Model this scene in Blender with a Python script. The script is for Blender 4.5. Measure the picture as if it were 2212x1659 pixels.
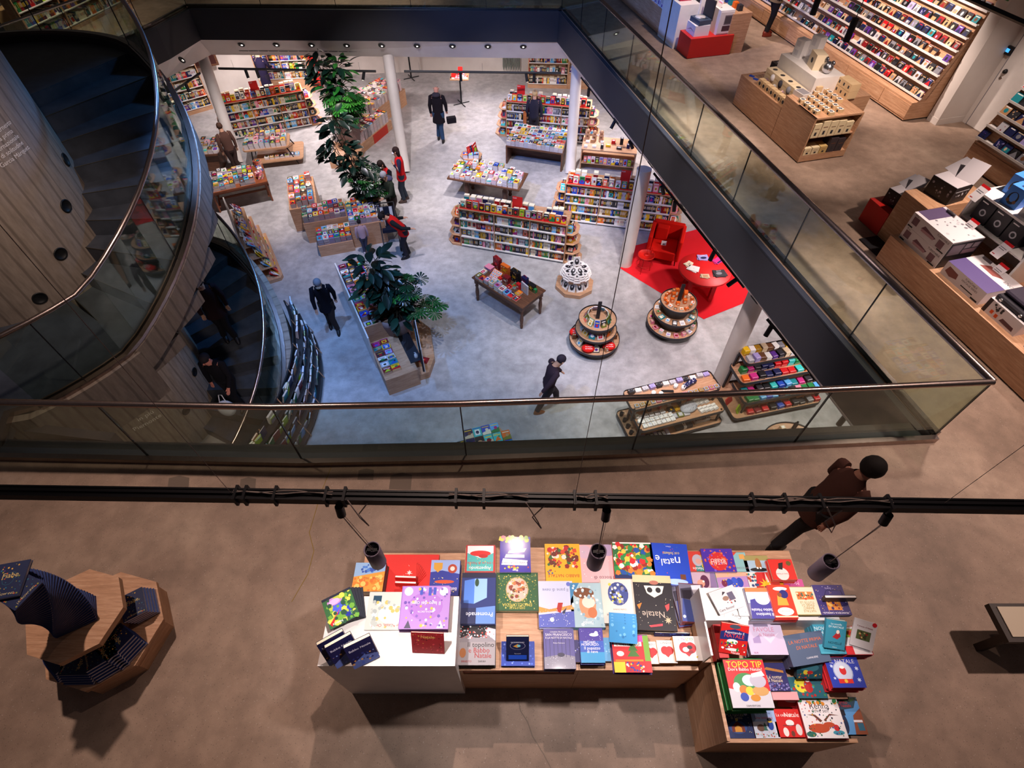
import bpy, math, random
from mathutils import Matrix, Vector
for _o in list(bpy.data.objects): bpy.data.objects.remove(_o)
SC = bpy.context.scene
COL = SC.collection
PI = math.pi
W, HH, FOC, PIT, EYE = 2212, 1659, 1181.0, math.radians(51.5), 5.44
L = -4.0                                   # lower floor level; the gallery deck is z = 0
# ---------------------------------------------------------------- camera
cd = bpy.data.cameras.new('camera'); cam = bpy.data.objects.new('camera', cd); COL.objects.link(cam)
cd.sensor_width = 36; cd.lens = 36 * FOC / W; cd.clip_start = .05; cd.clip_end = 200
cam.location = (0, 0, EYE); cam.rotation_euler = (PI / 2 - PIT, 0, 0)
SC.camera = cam
SC.view_settings.view_transform = 'Standard'; SC.view_settings.look = 'None'
SC.view_settings.gamma = 1; SC.view_settings.use_curve_mapping = False
SC.view_settings.exposure = 0.0
# ---------------------------------------------------------------- world
wd = bpy.data.worlds.new('world'); SC.world = wd; wd.use_nodes = True
wb = wd.node_tree.nodes['Background']; wb.inputs[0].default_value = (.62, .5, .52, 1); wb.inputs[1].default_value = .06
# ---------------------------------------------------------------- lights
def lamp(kind, name, loc, target, power, col, size=.3, angle=60, blend=.6, sy=None):
    d = bpy.data.lights.new(name, kind); o = bpy.data.objects.new(name, d); COL.objects.link(o)
    d.energy = power; d.color = col
    o.location = loc
    v = Vector(target) - Vector(loc); o.rotation_euler = v.to_track_quat('-Z', 'Y').to_euler()
    if kind == 'SPOT': d.spot_size = math.radians(angle); d.spot_blend = blend; d.shadow_soft_size = size
    if kind == 'AREA':
        d.size = size
        if sy: d.shape = 'RECTANGLE'; d.size_y = sy
    return o
WARM = (1, .80, .70); COOL = (.93, .93, 1.0); BLUE = (.22, .45, 1.0); PINK = (1, .82, .84)
# ground floor: ceiling spots under the gallery and beams over the void
for x, y, p in ((-6.5, 19.6, 520), (-1, 20, 420), (2.9, 18.0, 420), (5.2, 16, 300), (6.0, 10.5, 330), (6.6, 6.5, 260), (-9.2, 20, 420)):
    lamp('SPOT', 'ground_floor_spot', (x, y, -1.5), (x, y + .3, L), p, (1, .88, .86), .12, 150, .8)
for x, y, z, tx, ty, p, c, a in (
    (-6.2, 13.6, 3.0, -7.6, 15.6, 2500, (1, .88, .87), 62), (-3.4, 13.5, 3.4, -3.6, 16.6, 1700, (1, .90, .90), 60), (0, 12.5, 3.2, .1, 16.0, 2200, (1, .9, .9), 62), (-.4, 10.5, 3.2, -.2, 13.2, 1300, (.97, .93, 1), 55),
    (2.4, 10.0, 3.2, 3.0, 13.2, 1300, (1, .9, .9), 55), (2.4, 7.4, 3.2, 2.6, 9.0, 1300, (1, .9, .93), 58), (2.3, 5.2, 3.2, 3.4, 6.6, 1100, PINK, 55), (3.6, 5.6, 3.4, 4.9, 6.9, 800, PINK, 48),
    (3.0, 9.6, 3.0, 4.2, 11.4, 950, (1, .88, .88), 50), (-.2, 8.2, 3.2, -.3, 9.7, 700, (.88, .9, 1), 48), (-3.2, 10.5, 3.2, -4.0, 12.8, 1300, (.97, .88, 1), 55),
    (-4.4, 7.6, 3.6, -4.2, 9.4, 1500, BLUE, 60), (-1.6, 5.2, 3.6, -1.6, 7.6, 1250, (.32, .5, 1), 66), (.6, 5.0, 3.4, .5, 6.4, 900, (.75, .84, 1), 58)):
    lamp('SPOT', 'atrium_spot', (x, y, z), (tx, ty, L), p * .86, c, .08, a, .8)
lamp('SPOT', 'stair_blue_spot', (-2.6, 12.0, 4.0), (-5.2, 8.4, 1.5), 800, (.10, .38, 1.0), .2, 40, .7)
lamp('SPOT', 'stair_blue_spot', (-2.6, 10.5, 2.5), (-5.4, 8.2, -3.0), 520, (.10, .40, 1.0), .15, 42, .7)
lamp('SPOT', 'fascia_blue_spot', (-5.0, 8.5, 5.5), (1.0, 15.5, -.2), 3600, (.16, .34, 1.0), .3, 60, .9)
lamp('SPOT', 'stair_warm_spot', (-2.4, 4.2, 5.8), (-5.4, 5.6, -.3), 520, (1, .78, .68), .15, 52, .8)
lamp('SPOT', 'stair_warm_spot', (-4.4, 5.0, 4.6), (-6.8, 6.2, .8), 260, (1, .80, .70), .15, 62, .9)
lamp('SPOT', 'stair_warm_spot', (-3.9, 4.3, -.9), (-6.2, 6.0, -3.0), 130, (1, .80, .70), .15, 80, .9)
# gallery deck
for x, y, tx, ty, p, a in ((5.6, 8.6, 5.9, 10.3, 480, 66), (6.2, 11.6, 8.4, 13.2, 1000, 80), (7.0, 6.2, 6.6, 6.2, 520, 78), (4.6, 13.9, 4.9, 14.8, 420, 78),
                           (5.8, 4.6, 5.9, 4.4, 240, 84), (-4.5, 19.6, -5, 19, 420, 110), (7.9, 9.6, 8.9, 9.9, 260, 75), (-11.0, 15.0, -11.7, 16.6, 300, 80), (6.0, 16.5, 8, 17, 500, 90), (4.2, 10.5, 4.4, 10.2, 160, 80)):
    lamp('SPOT', 'deck_spot', (x, y, 3.4), (tx, ty, 0), p, WARM, .06, a, .7)
lamp('SPOT', 'near_deck_key', (.1, 4.6, 7.6), (.4, 1.2, 0), 1050, (1, .74, .64), .05, 60, .9)
lamp('SPOT', 'near_deck_key', (6.6, 3.6, 6.6), (5.0, 2.4, 0), 1500, (1, .74, .64), .10, 62, 1)
lamp('SPOT', 'near_deck_key', (-4.2, 4.2, 6.8), (-3.6, 1.8, 0), 1150, (1, .74, .63), .10, 56, 1)

# ---------------------------------------------------------------- colour helpers and materials
def lin(c): return c / 12.92 if c <= .04045 else ((c + .055) / 1.055) ** 2.4
def hx(s):
    if not isinstance(s, str): return s
    return tuple(lin(int(s[i:i + 2], 16) / 255) for i in (0, 2, 4)) + (1,)
PAL = {'red': 'c3151c', 'scarlet': 'e0241f', 'dark red': '7d141b', 'orange': 'e2691f', 'yellow': 'f0c21c', 'mustard': 'b98a1e', 'cream': 'ece0c4',
       'white': 'f0edea', 'pale grey': 'bdbcc2', 'grey': '7d7c84', 'black': '141317', 'charcoal': '2b2a30', 'navy': '141b4a', 'blue': '1f49b4', 'sky blue': '58a7e0',
       'teal': '1c8691', 'green': '1f7a40', 'olive': '71752a', 'lime': 'a8cc2a', 'brown': '6d4427', 'tan': 'b98b62', 'pink': 'e88aa2', 'magenta': 'bf2a7d', 'purple': '5a2d8c', 'lilac': 'a598cf',
       'salmon': 'e2735c', 'turquoise': '35b8b4', 'beige': 'cdb899'}
CN = list(PAL)
def pc(n): return hx(PAL.get(n, n))
MATS = {}
def new_mat(name):
    m = bpy.data.materials.new(name); m.use_nodes = True
    nt = m.node_tree; b = nt.nodes['Principled BSDF']; MATS[name] = m
    return m, nt, b
def attr_mat(name, rough, metal=0, spec=.5, coat=0):
    m, nt, b = new_mat(name)
    a = nt.nodes.new('ShaderNodeAttribute'); a.attribute_name = 'Col'
    nt.links.new(a.outputs['Color'], b.inputs['Base Color'])
    n = nt.nodes.new('ShaderNodeTexNoise'); n.inputs['Scale'].default_value = 35
    r = nt.nodes.new('ShaderNodeMapRange'); r.inputs[3].default_value = rough * .85; r.inputs[4].default_value = rough * 1.15
    nt.links.new(n.outputs[0], r.inputs[0]); nt.links.new(r.outputs[0], b.inputs['Roughness'])
    b.inputs['Metallic'].default_value = metal; b.inputs['Specular IOR Level'].default_value = spec
    if coat: b.inputs['Coat Weight'].default_value = coat; b.inputs['Coat Roughness'].default_value = .12
    return m
attr_mat('satin', .5, spec=.4); attr_mat('gloss', .5, coat=.10, spec=.35); attr_mat('matte', .8, spec=.25); attr_mat('metal', .3, metal=1)
m = attr_mat('fabric', .95, spec=.15)
def ramp(nt, fac, stops):
    r = nt.nodes.new('ShaderNodeValToRGB'); e = r.color_ramp.elements
    e[0].position, e[0].color = stops[0][0], hx(stops[0][1]); e[1].position, e[1].color = stops[-1][0], hx(stops[-1][1])
    for p, c in stops[1:-1]:
        k = e.new(p); k.color = hx(c)
    nt.links.new(fac, r.inputs[0]); return r.outputs[0]
def noise(nt, scale, detail=4, rough=.55, vec=None, dist=0):
    n = nt.nodes.new('ShaderNodeTexNoise'); n.inputs['Scale'].default_value = scale; n.inputs['Detail'].default_value = detail
    n.inputs['Roughness'].default_value = rough; n.inputs['Distortion'].default_value = dist
    if vec is not None: nt.links.new(vec, n.inputs['Vector'])
    return n.outputs[0]
def geo(nt): return nt.nodes.new('ShaderNodeNewGeometry').outputs['Position']
def scaled(nt, vec, s, rz=0):
    mp = nt.nodes.new('ShaderNodeMapping'); mp.inputs['Scale'].default_value = s; mp.inputs['Rotation'].default_value = (0, 0, rz)
    nt.links.new(vec, mp.inputs['Vector']); return mp.outputs[0]
def mix(nt, a, b, fac, mode='MIX'):
    x = nt.nodes.new('ShaderNodeMix'); x.data_type = 'RGBA'; x.blend_type = mode
    for k, v in ((6, a), (7, b), (0, fac)):
        if hasattr(v, 'is_output'): nt.links.new(v, x.inputs[k])
        else: x.inputs[k].default_value = v
    return x.outputs[2]
def bump(nt, b, h, s, d=.01):
    u = nt.nodes.new('ShaderNodeBump'); u.inputs['Strength'].default_value = s; u.inputs['Distance'].default_value = d
    nt.links.new(h, u.inputs['Height']); nt.links.new(u.outputs[0], b.inputs['Normal'])
def concrete(name, lo, mid, hi, speck, rough, fleck, stain=None):
    m, nt, b = new_mat(name); g = geo(nt)
    big = noise(nt, .7, 6, .6, g, .6); c = ramp(nt, big, ((.3, lo), (.5, mid), (.72, hi)))
    med = noise(nt, 5, 5, .6, g); c = mix(nt, c, ramp(nt, med, ((.35, '8c8884'), (.65, 'ffffff'))), .35, 'MULTIPLY')
    v = nt.nodes.new('ShaderNodeTexVoronoi'); v.inputs['Scale'].default_value = speck; nt.links.new(g, v.inputs['Vector'])
    c = mix(nt, c, hx(fleck), ramp(nt, v.outputs['Distance'], ((.10, 'b0b0b0'), (.17, '000000'))))
    v2 = nt.nodes.new('ShaderNodeTexVoronoi'); v2.inputs['Scale'].default_value = speck * .7; v2.inputs['Randomness'].default_value = 1; nt.links.new(scaled(nt, g, (1.1, 1, 1), .6), v2.inputs['Vector'])
    c = mix(nt, c, hx('e9e0d8'), ramp(nt, v2.outputs['Distance'], ((.07, '8a8a8a'), (.12, '000000'))))
    fine = noise(nt, 160, 2, .7, g); c = mix(nt, c, ramp(nt, fine, ((.3, '9a9a9a'), (.7, 'ffffff'))), .3, 'MULTIPLY')
    if stain: c = mix(nt, c, hx(stain), ramp(nt, noise(nt, 1.9, 7, .7, g, 1.2), ((.60, '000000'), (.74, '909090'))))
    nt.links.new(c, b.inputs['Base Color']); b.inputs['Roughness'].default_value = rough
    bump(nt, b, fine, .15, .002)
    return m
concrete('deck_concrete', '8a7464', 'a08775', 'b59d89', 34, .62, '3c332e')
concrete('ground_concrete', 'a3a1a3', 'bdbabc', 'd0cccd', 14, .42, '86848a', stain='827f86')
def board_concrete(name, a, bcol, line):
    m, nt, b = new_mat(name); tc = nt.nodes.new('ShaderNodeTexCoord').outputs['UV']
    c = ramp(nt, noise(nt, 3, 5, .6, scaled(nt, tc, (6, 1.2, 1))), ((.3, a), (.7, bcol)))
    w = nt.nodes.new('ShaderNodeTexWave'); w.inputs['Scale'].default_value = 1.6; w.inputs['Distortion'].default_value = 1.2; w.inputs['Detail'].default_value = 3; w.inputs['Detail Scale'].default_value = 2.5
    nt.links.new(scaled(nt, tc, (1, .12, 1)), w.inputs['Vector'])
    c = mix(nt, c, hx(line), ramp(nt, w.outputs['Fac'], ((.02, 'd0d0d0'), (.10, '000000'))))
    p = nt.nodes.new('ShaderNodeTexVoronoi'); p.inputs['Scale'].default_value = 26; nt.links.new(geo(nt), p.inputs['Vector'])
    c = mix(nt, c, hx(line), ramp(nt, p.outputs['Distance'], ((.06, '909090'), (.11, '000000'))))
    nt.links.new(c, b.inputs['Base Color']); b.inputs['Roughness'].default_value = .8
    bump(nt, b, w.outputs['Fac'], .3, .01); return m
board_concrete('board_marked_concrete', '7a6c61', '94867a', '5c5047')
def wood(name, a, c2, dark, rough=.5, sc=1.0):
    m, nt, b = new_mat(name); tc = nt.nodes.new('ShaderNodeTexCoord').outputs['UV']
    v = scaled(nt, tc, (1.2 * sc, 16 * sc, 1))
    c = ramp(nt, noise(nt, 2.2, 6, .62, v, .35), ((.28, a), (.5, c2), (.75, dark)))
    c = mix(nt, c, ramp(nt, noise(nt, 9, 3, .7, v), ((.35, 'c9c0b8'), (.6, 'ffffff'))), .5, 'MULTIPLY')
    nt.links.new(c, b.inputs['Base Color']); b.inputs['Roughness'].default_value = rough; return m
wood('oak', 'd6ae8e', 'c49673', 'a67a59'); wood('walnut', '80563c', '613d29', '3f2618'); wood('cherry_wood', 'a4623a', '8b4a28', '65321b')
m, nt, b = new_mat('white_paint'); nt.links.new(ramp(nt, noise(nt, 2, 3, .5, geo(nt)), ((.3, 'cfc6c0'), (.7, 'dad2cc'))), b.inputs['Base Color']); b.inputs['Roughness'].default_value = .6
m, nt, b = new_mat('white_laminate'); nt.links.new(ramp(nt, noise(nt, 6, 2, .5, geo(nt)), ((.3, 'e2dcd8'), (.7, 'e9e4e0'))), b.inputs['Base Color']); b.inputs['Roughness'].default_value = .35
m, nt, b = new_mat('fascia_paint'); nt.links.new(ramp(nt, noise(nt, .6, 3, .5, geo(nt)), ((.3, '212127'), (.7, '28282f'))), b.inputs['Base Color']); b.inputs['Roughness'].default_value = .7
m, nt, b = new_mat('brushed_steel'); b.inputs['Metallic'].default_value = 1; nt.links.new(ramp(nt, noise(nt, 60, 3, .6, scaled(nt, geo(nt), (1, .1, 1))), ((.3, '978782'), (.7, 'ab9a94'))), b.inputs['Base Color']); b.inputs['Roughness'].default_value = .27
m, nt, b = new_mat('dark_tread'); nt.links.new(ramp(nt, noise(nt, 4, 5, .6, geo(nt)), ((.3, '30333b'), (.7, '434750'))), b.inputs['Base Color']); b.inputs['Roughness'].default_value = .5
def glass_mat(name, tint, refl):
    m = bpy.data.materials.new(name); m.use_nodes = True; nt = m.node_tree; MATS[name] = m; nt.nodes.clear()
    o = nt.nodes.new('ShaderNodeOutputMaterial'); t = nt.nodes.new('ShaderNodeBsdfTransparent'); t.inputs[0].default_value = hx(tint)
    g = nt.nodes.new('ShaderNodeBsdfGlossy'); g.inputs['Roughness'].default_value = .012; g.inputs[0].default_value = (.9, 1, .95, 1)
    f = nt.nodes.new('ShaderNodeFresnel'); f.inputs['IOR'].default_value = 1.5
    gn = nt.nodes.new('ShaderNodeNewGeometry'); io = nt.nodes.new('ShaderNodeMapRange'); io.inputs[3].default_value = 1.5; io.inputs[4].default_value = 1 / 1.5
    nt.links.new(gn.outputs['Backfacing'], io.inputs[0]); nt.links.new(io.outputs[0], f.inputs['IOR'])
    mu = nt.nodes.new('ShaderNodeMath'); mu.operation = 'MULTIPLY'; mu.inputs[1].default_value = refl; nt.links.new(f.outputs[0], mu.inputs[0])
    x = nt.nodes.new('ShaderNodeMixShader'); nt.links.new(mu.outputs[0], x.inputs[0]); nt.links.new(t.outputs[0], x.inputs[1]); nt.links.new(g.outputs[0], x.inputs[2]); nt.links.new(x.outputs[0], o.inputs[0])
glass_mat('balustrade_glass', 'ecf2ea', 1.0); glass_mat('clear_acrylic', 'eef0f0', 1.5)
m, nt, b = new_mat('leaf'); at = nt.nodes.new('ShaderNodeAttribute'); at.attribute_name = 'Col'
nt.links.new(mix(nt, at.outputs['Color'], ramp(nt, noise(nt, 8, 3, .5, geo(nt)), ((.3, 'a0a0a0'), (.7, 'ffffff'))), .5, 'MULTIPLY'), b.inputs['Base Color']); b.inputs['Roughness'].default_value = .3; b.inputs['Specular IOR Level'].default_value = .6
def emit(name, col, s):
    m, nt, b = new_mat(name); b.inputs['Base Color'].default_value = hx(col); b.inputs['Emission Color'].default_value = hx(col); b.inputs['Emission Strength'].default_value = s
emit('lamp_glow', 'fff0e0', 6); emit('screen_glow', '3f9ae0', 1.6)

# ---------------------------------------------------------------- image point -> world point on a plane
def P(u, v, z=0.0):
    x = (u - W / 2) / FOC; y = (HH / 2 - v) / FOC
    dz = -math.sin(PIT) + y * math.cos(PIT); t = (z - EYE) / dz
    return Vector((x * t, (math.cos(PIT) + y * math.sin(PIT)) * t, z))
# ---------------------------------------------------------------- mesh builder
def Rz(a): return Matrix.Rotation(a, 4, 'Z')
def Rx(a): return Matrix.Rotation(a, 4, 'X')
def Ry(a): return Matrix.Rotation(a, 4, 'Y')
def T(x, y=None, z=0): return Matrix.Translation(Vector(x) if y is None else Vector((x, y, z)))
class MB:
    def __init__(s, mat='satin', col='white', M=None):
        s.v = []; s.f = []; s.c = []; s.mi = []; s.uv = []; s.mats = []; s.col = pc(col); s.M = M or Matrix(); s.sm = []; s.use(mat); s.smooth = False
    def use(s, mat=None, col=None):
        if mat:
            if mat not in s.mats: s.mats.append(mat)
            s.m = s.mats.index(mat)
        if col is not None: s.col = pc(col)
        return s
    def add(s, vs, fs, smooth=None, uvs=None):
        n = len(s.v); s.v += [s.M @ Vector(q) for q in vs]
        for k, f in enumerate(fs):
            s.f.append([n + i for i in f]); s.c.append(s.col); s.mi.append(s.m); s.sm.append(s.smooth if smooth is None else smooth)
            if uvs: s.uv.append([uvs[i] for i in f])
            else:
                p = [Vector(vs[i]) for i in f]
                nn = (p[1] - p[0]).cross(p[2] - p[0]); a = [abs(nn.x), abs(nn.y), abs(nn.z)]; k = a.index(max(a))
                if k == 2: s.uv.append([(q.x, q.y) for q in p])
                elif k == 1: s.uv.append([(q.x, q.z) for q in p])
                else: s.uv.append([(q.y, q.z) for q in p])
        return s
    def box(s, x0, y0, z0, x1, y1, z1):
        return s.add([(x0, y0, z0), (x1, y0, z0), (x1, y1, z0), (x0, y1, z0), (x0, y0, z1), (x1, y0, z1), (x1, y1, z1), (x0, y1, z1)],
                     [(0, 3, 2, 1), (4, 5, 6, 7), (0, 1, 5, 4), (1, 2, 6, 5), (2, 3, 7, 6), (3, 0, 4, 7)])
    def cbox(s, x, y, z, sx, sy, sz): return s.box(x - sx / 2, y - sy / 2, z - sz / 2, x + sx / 2, y + sy / 2, z + sz / 2)
    def prism(s, poly, z0, z1):
        n = len(poly); a = sum(poly[i][0] * poly[(i + 1) % n][1] - poly[(i + 1) % n][0] * poly[i][1] for i in range(n))
        if a < 0: poly = poly[::-1]
        return s.add([(p[0], p[1], z0) for p in poly] + [(p[0], p[1], z1) for p in poly],
                     [tuple(range(n))[::-1], tuple(range(n, 2 * n))] + [(i, (i + 1) % n, n + (i + 1) % n, n + i) for i in range(n)])
    def poly(s, pts): return s.add(pts, [tuple(range(len(pts)))])
    def lathe(s, prof, n=24, x=0, y=0, a0=0, a1=2 * PI, cap=True):
        full = abs(a1 - a0 - 2 * PI) < 1e-6; k = n if full else n + 1; vs = []; fs = []
        for r, z in prof:
            for i in range(k):
                a = a0 + (a1 - a0) * i / n; vs.append((x + r * math.cos(a), y + r * math.sin(a), z))
        for j in range(len(prof) - 1):
            for i in range(n):
                i2 = (i + 1) % k; fs.append((j * k + i, j * k + i2, (j + 1) * k + i2, (j + 1) * k + i))
        if cap and full:
            if prof[0][0] > 1e-4: fs.append(tuple(range(k))[::-1])
            if prof[-1][0] > 1e-4: fs.append(tuple(range((len(prof) - 1) * k, len(prof) * k)))
        return s.add(vs, fs, smooth=n > 10)
    def tube(s, pts, r, n=8, cap=True):
        pts = [Vector(p) for p in pts]; rs = r if isinstance(r, (list, tuple)) else [r] * len(pts); vs = []; fs = []
        up = None
        for i, p in enumerate(pts):
            d = (pts[min(i + 1, len(pts) - 1)] - pts[max(i - 1, 0)]).normalized()
            if up is None:
                up = Vector((0, 0, 1)) if abs(d.z) < .9 else Vector((1, 0, 0))
            a = d.cross(up).normalized(); b_ = a.cross(d).normalized(); up = b_
            for k in range(n):
                t = 2 * PI * k / n; vs.append(p + (a * math.cos(t) + b_ * math.sin(t)) * rs[i])
        for i in range(len(pts) - 1):
            for k in range(n):
                k2 = (k + 1) % n; fs.append((i * n + k, i * n + k2, (i + 1) * n + k2, (i + 1) * n + k))
        s.add(vs, fs, smooth=n > 5)
        if cap: s.add(vs[:n], [tuple(range(n))], smooth=False); s.add(vs[-n:], [tuple(range(n))[::-1]], smooth=False)
        return s
    def rings(s, rings, n=14, cap=True):            # [(cx,cy,cz,rx,ry)...]
        vs = []; fs = []
        for cx, cy, cz, rx, ry in rings:
            for k in range(n):
                t = 2 * PI * k / n; vs.append((cx + rx * math.cos(t), cy + ry * math.sin(t), cz))
        for i in range(len(rings) - 1):
            for k in range(n):
                k2 = (k + 1) % n; fs.append((i * n + k, i * n + k2, (i + 1) * n + k2, (i + 1) * n + k))
        if cap: fs += [tuple(range(n))[::-1], tuple(range((len(rings) - 1) * n, len(rings) * n))]
        return s.add(vs, fs, smooth=True)
    def ball(s, x, y, z, rx, ry=None, rz=None, n=12):
        ry = rx if ry is None else ry; rz = rx if rz is None else rz
        m = max(4, n // 2); vs = [(x, y, z - rz)]; fs = []
        for j in range(1, m):
            f = -PI / 2 + PI * j / m
            for k in range(n): t = 2 * PI * k / n; vs.append((x + rx * math.cos(f) * math.cos(t), y + ry * math.cos(f) * math.sin(t), z + rz * math.sin(f)))
        vs.append((x, y, z + rz)); e = len(vs) - 1
        for k in range(n):
            k2 = (k + 1) % n; fs.append((0, 1 + k2, 1 + k)); fs.append((e, 1 + (m - 2) * n + k, 1 + (m - 2) * n + k2))
            for j in range(m - 2): fs.append((1 + j * n + k, 1 + j * n + k2, 1 + (j + 1) * n + k2, 1 + (j + 1) * n + k))
        return s.add(vs, fs, smooth=True)
    def mesh(s, name):
        me = bpy.data.meshes.new(name); me.from_pydata([tuple(q) for q in s.v], [], s.f)
        for m_ in s.mats: me.materials.append(MATS[m_])
        me.polygons.foreach_set('material_index', s.mi); me.polygons.foreach_set('use_smooth', s.sm)
        ca = me.color_attributes.new('Col', 'FLOAT_COLOR', 'CORNER'); buf = []
        for f, c in zip(s.f, s.c): buf += list(c) * len(f)
        ca.data.foreach_set('color', buf)
        uvl = me.uv_layers.new(name='uv'); ub = []
        for u in s.uv:
            for q in u: ub += [q[0], q[1]]
        uvl.data.foreach_set('uv', ub)
        me.update(); return me
    def build(s, name, parent=None, label=None, cat=None, group=None, kind=None, loc=None):
        if loc is not None:                            # verts are in world space: give the object an origin at loc
            s.v = [q - Vector(loc) for q in s.v]
        o = bpy.data.objects.new(name, s.mesh(name)); COL.objects.link(o)
        if loc is not None: o.location = loc
        if parent: o.parent = parent
        return tag(o, label, cat, group, kind)
def tag(o, label=None, cat=None, group=None, kind=None):
    for k, v in (('label', label), ('category', cat), ('group', group), ('kind', kind)):
        if v: o[k] = v
    return o
def thing(name, label, cat, loc=(0, 0, 0), rz=0, group=None, parent=None):
    o = bpy.data.objects.new(name, None); COL.objects.link(o); o.location = loc; o.rotation_euler = (0, 0, rz); o.empty_display_size = .1
    return tag(o, label, cat, group)
def struct(mb, name, loc=None): return mb.build(name, kind='structure', loc=loc)
ORD = ['first', 'second', 'third', 'fourth', 'fifth', 'sixth', 'seventh', 'eighth', 'ninth', 'tenth', 'eleventh', 'twelfth', 'thirteenth', 'fourteenth', 'fifteenth', 'sixteenth',
       'seventeenth', 'eighteenth', 'nineteenth', 'twentieth', 'twenty-first', 'twenty-second', 'twenty-third', 'twenty-fourth', 'twenty-fifth', 'twenty-sixth', 'twenty-seventh', 'twenty-eighth', 'twenty-ninth', 'thirtieth'] + ['%dth' % i for i in range(31, 60)]
# text outlines become small flat meshes (cached)
_tx = {}
def text_mesh(txt):
    if txt not in _tx:
        cu = bpy.data.curves.new('t', 'FONT'); cu.body = txt; cu.align_x = 'CENTER'; cu.align_y = 'CENTER'; cu.resolution_u = 2; cu.size = 1
        o = bpy.data.objects.new('t', cu); COL.objects.link(o); me = bpy.data.meshes.new_from_object(o)
        vs = [tuple(q.co) for q in me.vertices]; fs = [tuple(p.vertices) for p in me.polygons]
        wd_ = max([abs(q[0]) for q in vs] + [.1]) * 2
        bpy.data.objects.remove(o); bpy.data.curves.remove(cu); bpy.data.meshes.remove(me); _tx[txt] = (vs, fs, wd_)
    return _tx[txt]
def put_text(mb, txt, M, size, col, width=None):
    vs, fs, w = text_mesh(txt)
    k = size if width is None else min(size, width / w)
    mb.use(col=col); old = mb.M; mb.M = old @ M
    mb.add([(q[0] * k, q[1] * k, 0) for q in vs], fs, smooth=False); mb.M = old
# ================================================================ BUILDING SHELL
FRONT = [(-13, 3.34), (-5.95, 3.28), (-2.39, 3.20), (-.52, 3.24), (1.38, 3.32), (4.95, 3.52)]
CR, CF = (4.95, 3.52), (1.38, 17.64)
CZ = -1.35
FARL = (-9.11, 17.82); LEFT = [FARL, (-9.5, 16.4), (-9.98, 15.3), (-10.95, 13.3), (-11.5, 11.2), (-11.5, 5.4)]
RA = math.radians(-75.7)
SCX, SCY, SRX, SRY = -7.6, 6.7, 2.93, 3.40; ST0, ST1 = 1.034, -.558; CORE = 1.45
def ell(t, k=0.0): return (SCX + (SRX + k) * math.cos(t), SCY + (SRY + k) * math.sin(t))
def zline(t): return 2 - 2 * min(max((ST0 - t) / (ST0 - ST1), 0), 1)
# floors
fl = MB('ground_concrete'); fl.poly([(-16, -2, L), (16, -2, L), (16, 31, L), (-16, 31, L)]); fl.box(-16, -2, L - .3, 16, 31, L - .02); struct(fl, 'floor')
dk = MB('deck_concrete')
def slab(poly): dk.prism(poly, -.16, 0)
slab([CR, CF, (1.38, 31), (16, 31), (16, 3.52)])
slab([(-16, 31), (-16, 17.8), FARL, (1.38, 17.64), (1.38, 31)])
slab([(-16, 17.8)] + LEFT + [(-16, 5.4)])
slab([(16, -7), (16, 3.52)] + FRONT[::-1] + [(-16, 3.34), (-16, -7)])
struct(dk, 'floor.001')
ld = MB('dark_tread')
arc = [ell(t) for t in [ST1 - .36 * i / 6 for i in range(7)]]
ld.prism([(SCX, SCY)] + [ell(ST1 + .02)] + arc + [(-6.13, 3.86), (-6.0, 3.36), (-16, 3.36), (-16, 5.6), (-11.5, 5.6)], -.18, -.01); struct(ld, 'floor.002')
# ceiling of the ground floor (underside of the deck), downlight band, fascias
cl = MB('white_paint')
for p_ in ([(5.35, 3.40), (1.83, 18.05), (1.83, 31), (16, 31), (16, 3.40)], [(-16, 31), (-16, 18.1), (-9.5, 18.22), (1.83, 18.05), (1.83, 31)], [(-16, 18.1), (-9.5, 18.22), (-9.9, 16.5), (-10.4, 15.2), (-11.35, 13.2), (-11.9, 11.2), (-11.9, 5.4), (-16, 5.4)],
           [(16, -2), (16, 3.40), (5.35, 3.40)] + [(x_, y_ - .02) for x_, y_ in FRONT[::-1]] + [(-16, 3.3), (-16, -2)]): cl.prism(p_, CZ, CZ + .05)
struct(cl, 'ceiling')
def strip(mb, pts, off, th, z0, z1, z0b=None):
    # vertical band running along a polyline, pushed sideways by off
    pts = [Vector((p[0], p[1], 0)) for p in pts]; ns = []
    for i in range(len(pts)):
        d = (pts[min(i + 1, len(pts) - 1)] - pts[max(i - 1, 0)]).normalized(); ns.append(Vector((-d.y, d.x, 0)))
    a = [p + n * off for p, n in zip(pts, ns)]; b_ = [p + n * (off + th) for p, n in zip(pts, ns)]
    f0 = z0 if isinstance(z0, list) else [z0] * len(pts); f1 = z1 if isinstance(z1, list) else [z1] * len(pts); s_ = 0
    for i in range(len(pts) - 1):
        l = (pts[i + 1] - pts[i]).length
        vs = [(a[i].x, a[i].y, f0[i]), (a[i + 1].x, a[i + 1].y, f0[i + 1]), (b_[i + 1].x, b_[i + 1].y, f0[i + 1]), (b_[i].x, b_[i].y, f0[i]),
              (a[i].x, a[i].y, f1[i]), (a[i + 1].x, a[i + 1].y, f1[i + 1]), (b_[i + 1].x, b_[i + 1].y, f1[i + 1]), (b_[i].x, b_[i].y, f1[i])]
        for f in ((0, 3, 2, 1), (4, 5, 6, 7), (0, 1, 5, 4), (1, 2, 6, 5), (2, 3, 7, 6), (3, 0, 4, 7)):
            mb.add([vs[k] for k in f], [(0, 1, 2, 3)], smooth=False, uvs=[(s_ + (l if k in (1, 2, 5, 6) else 0), vs[k][2]) for k in f])
        s_ += l
fs = MB('fascia_paint')
for e_ in ([CR, CF], [CF, FARL], LEFT): strip(fs, e_, .03, .07, -.77, -.012)
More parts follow.
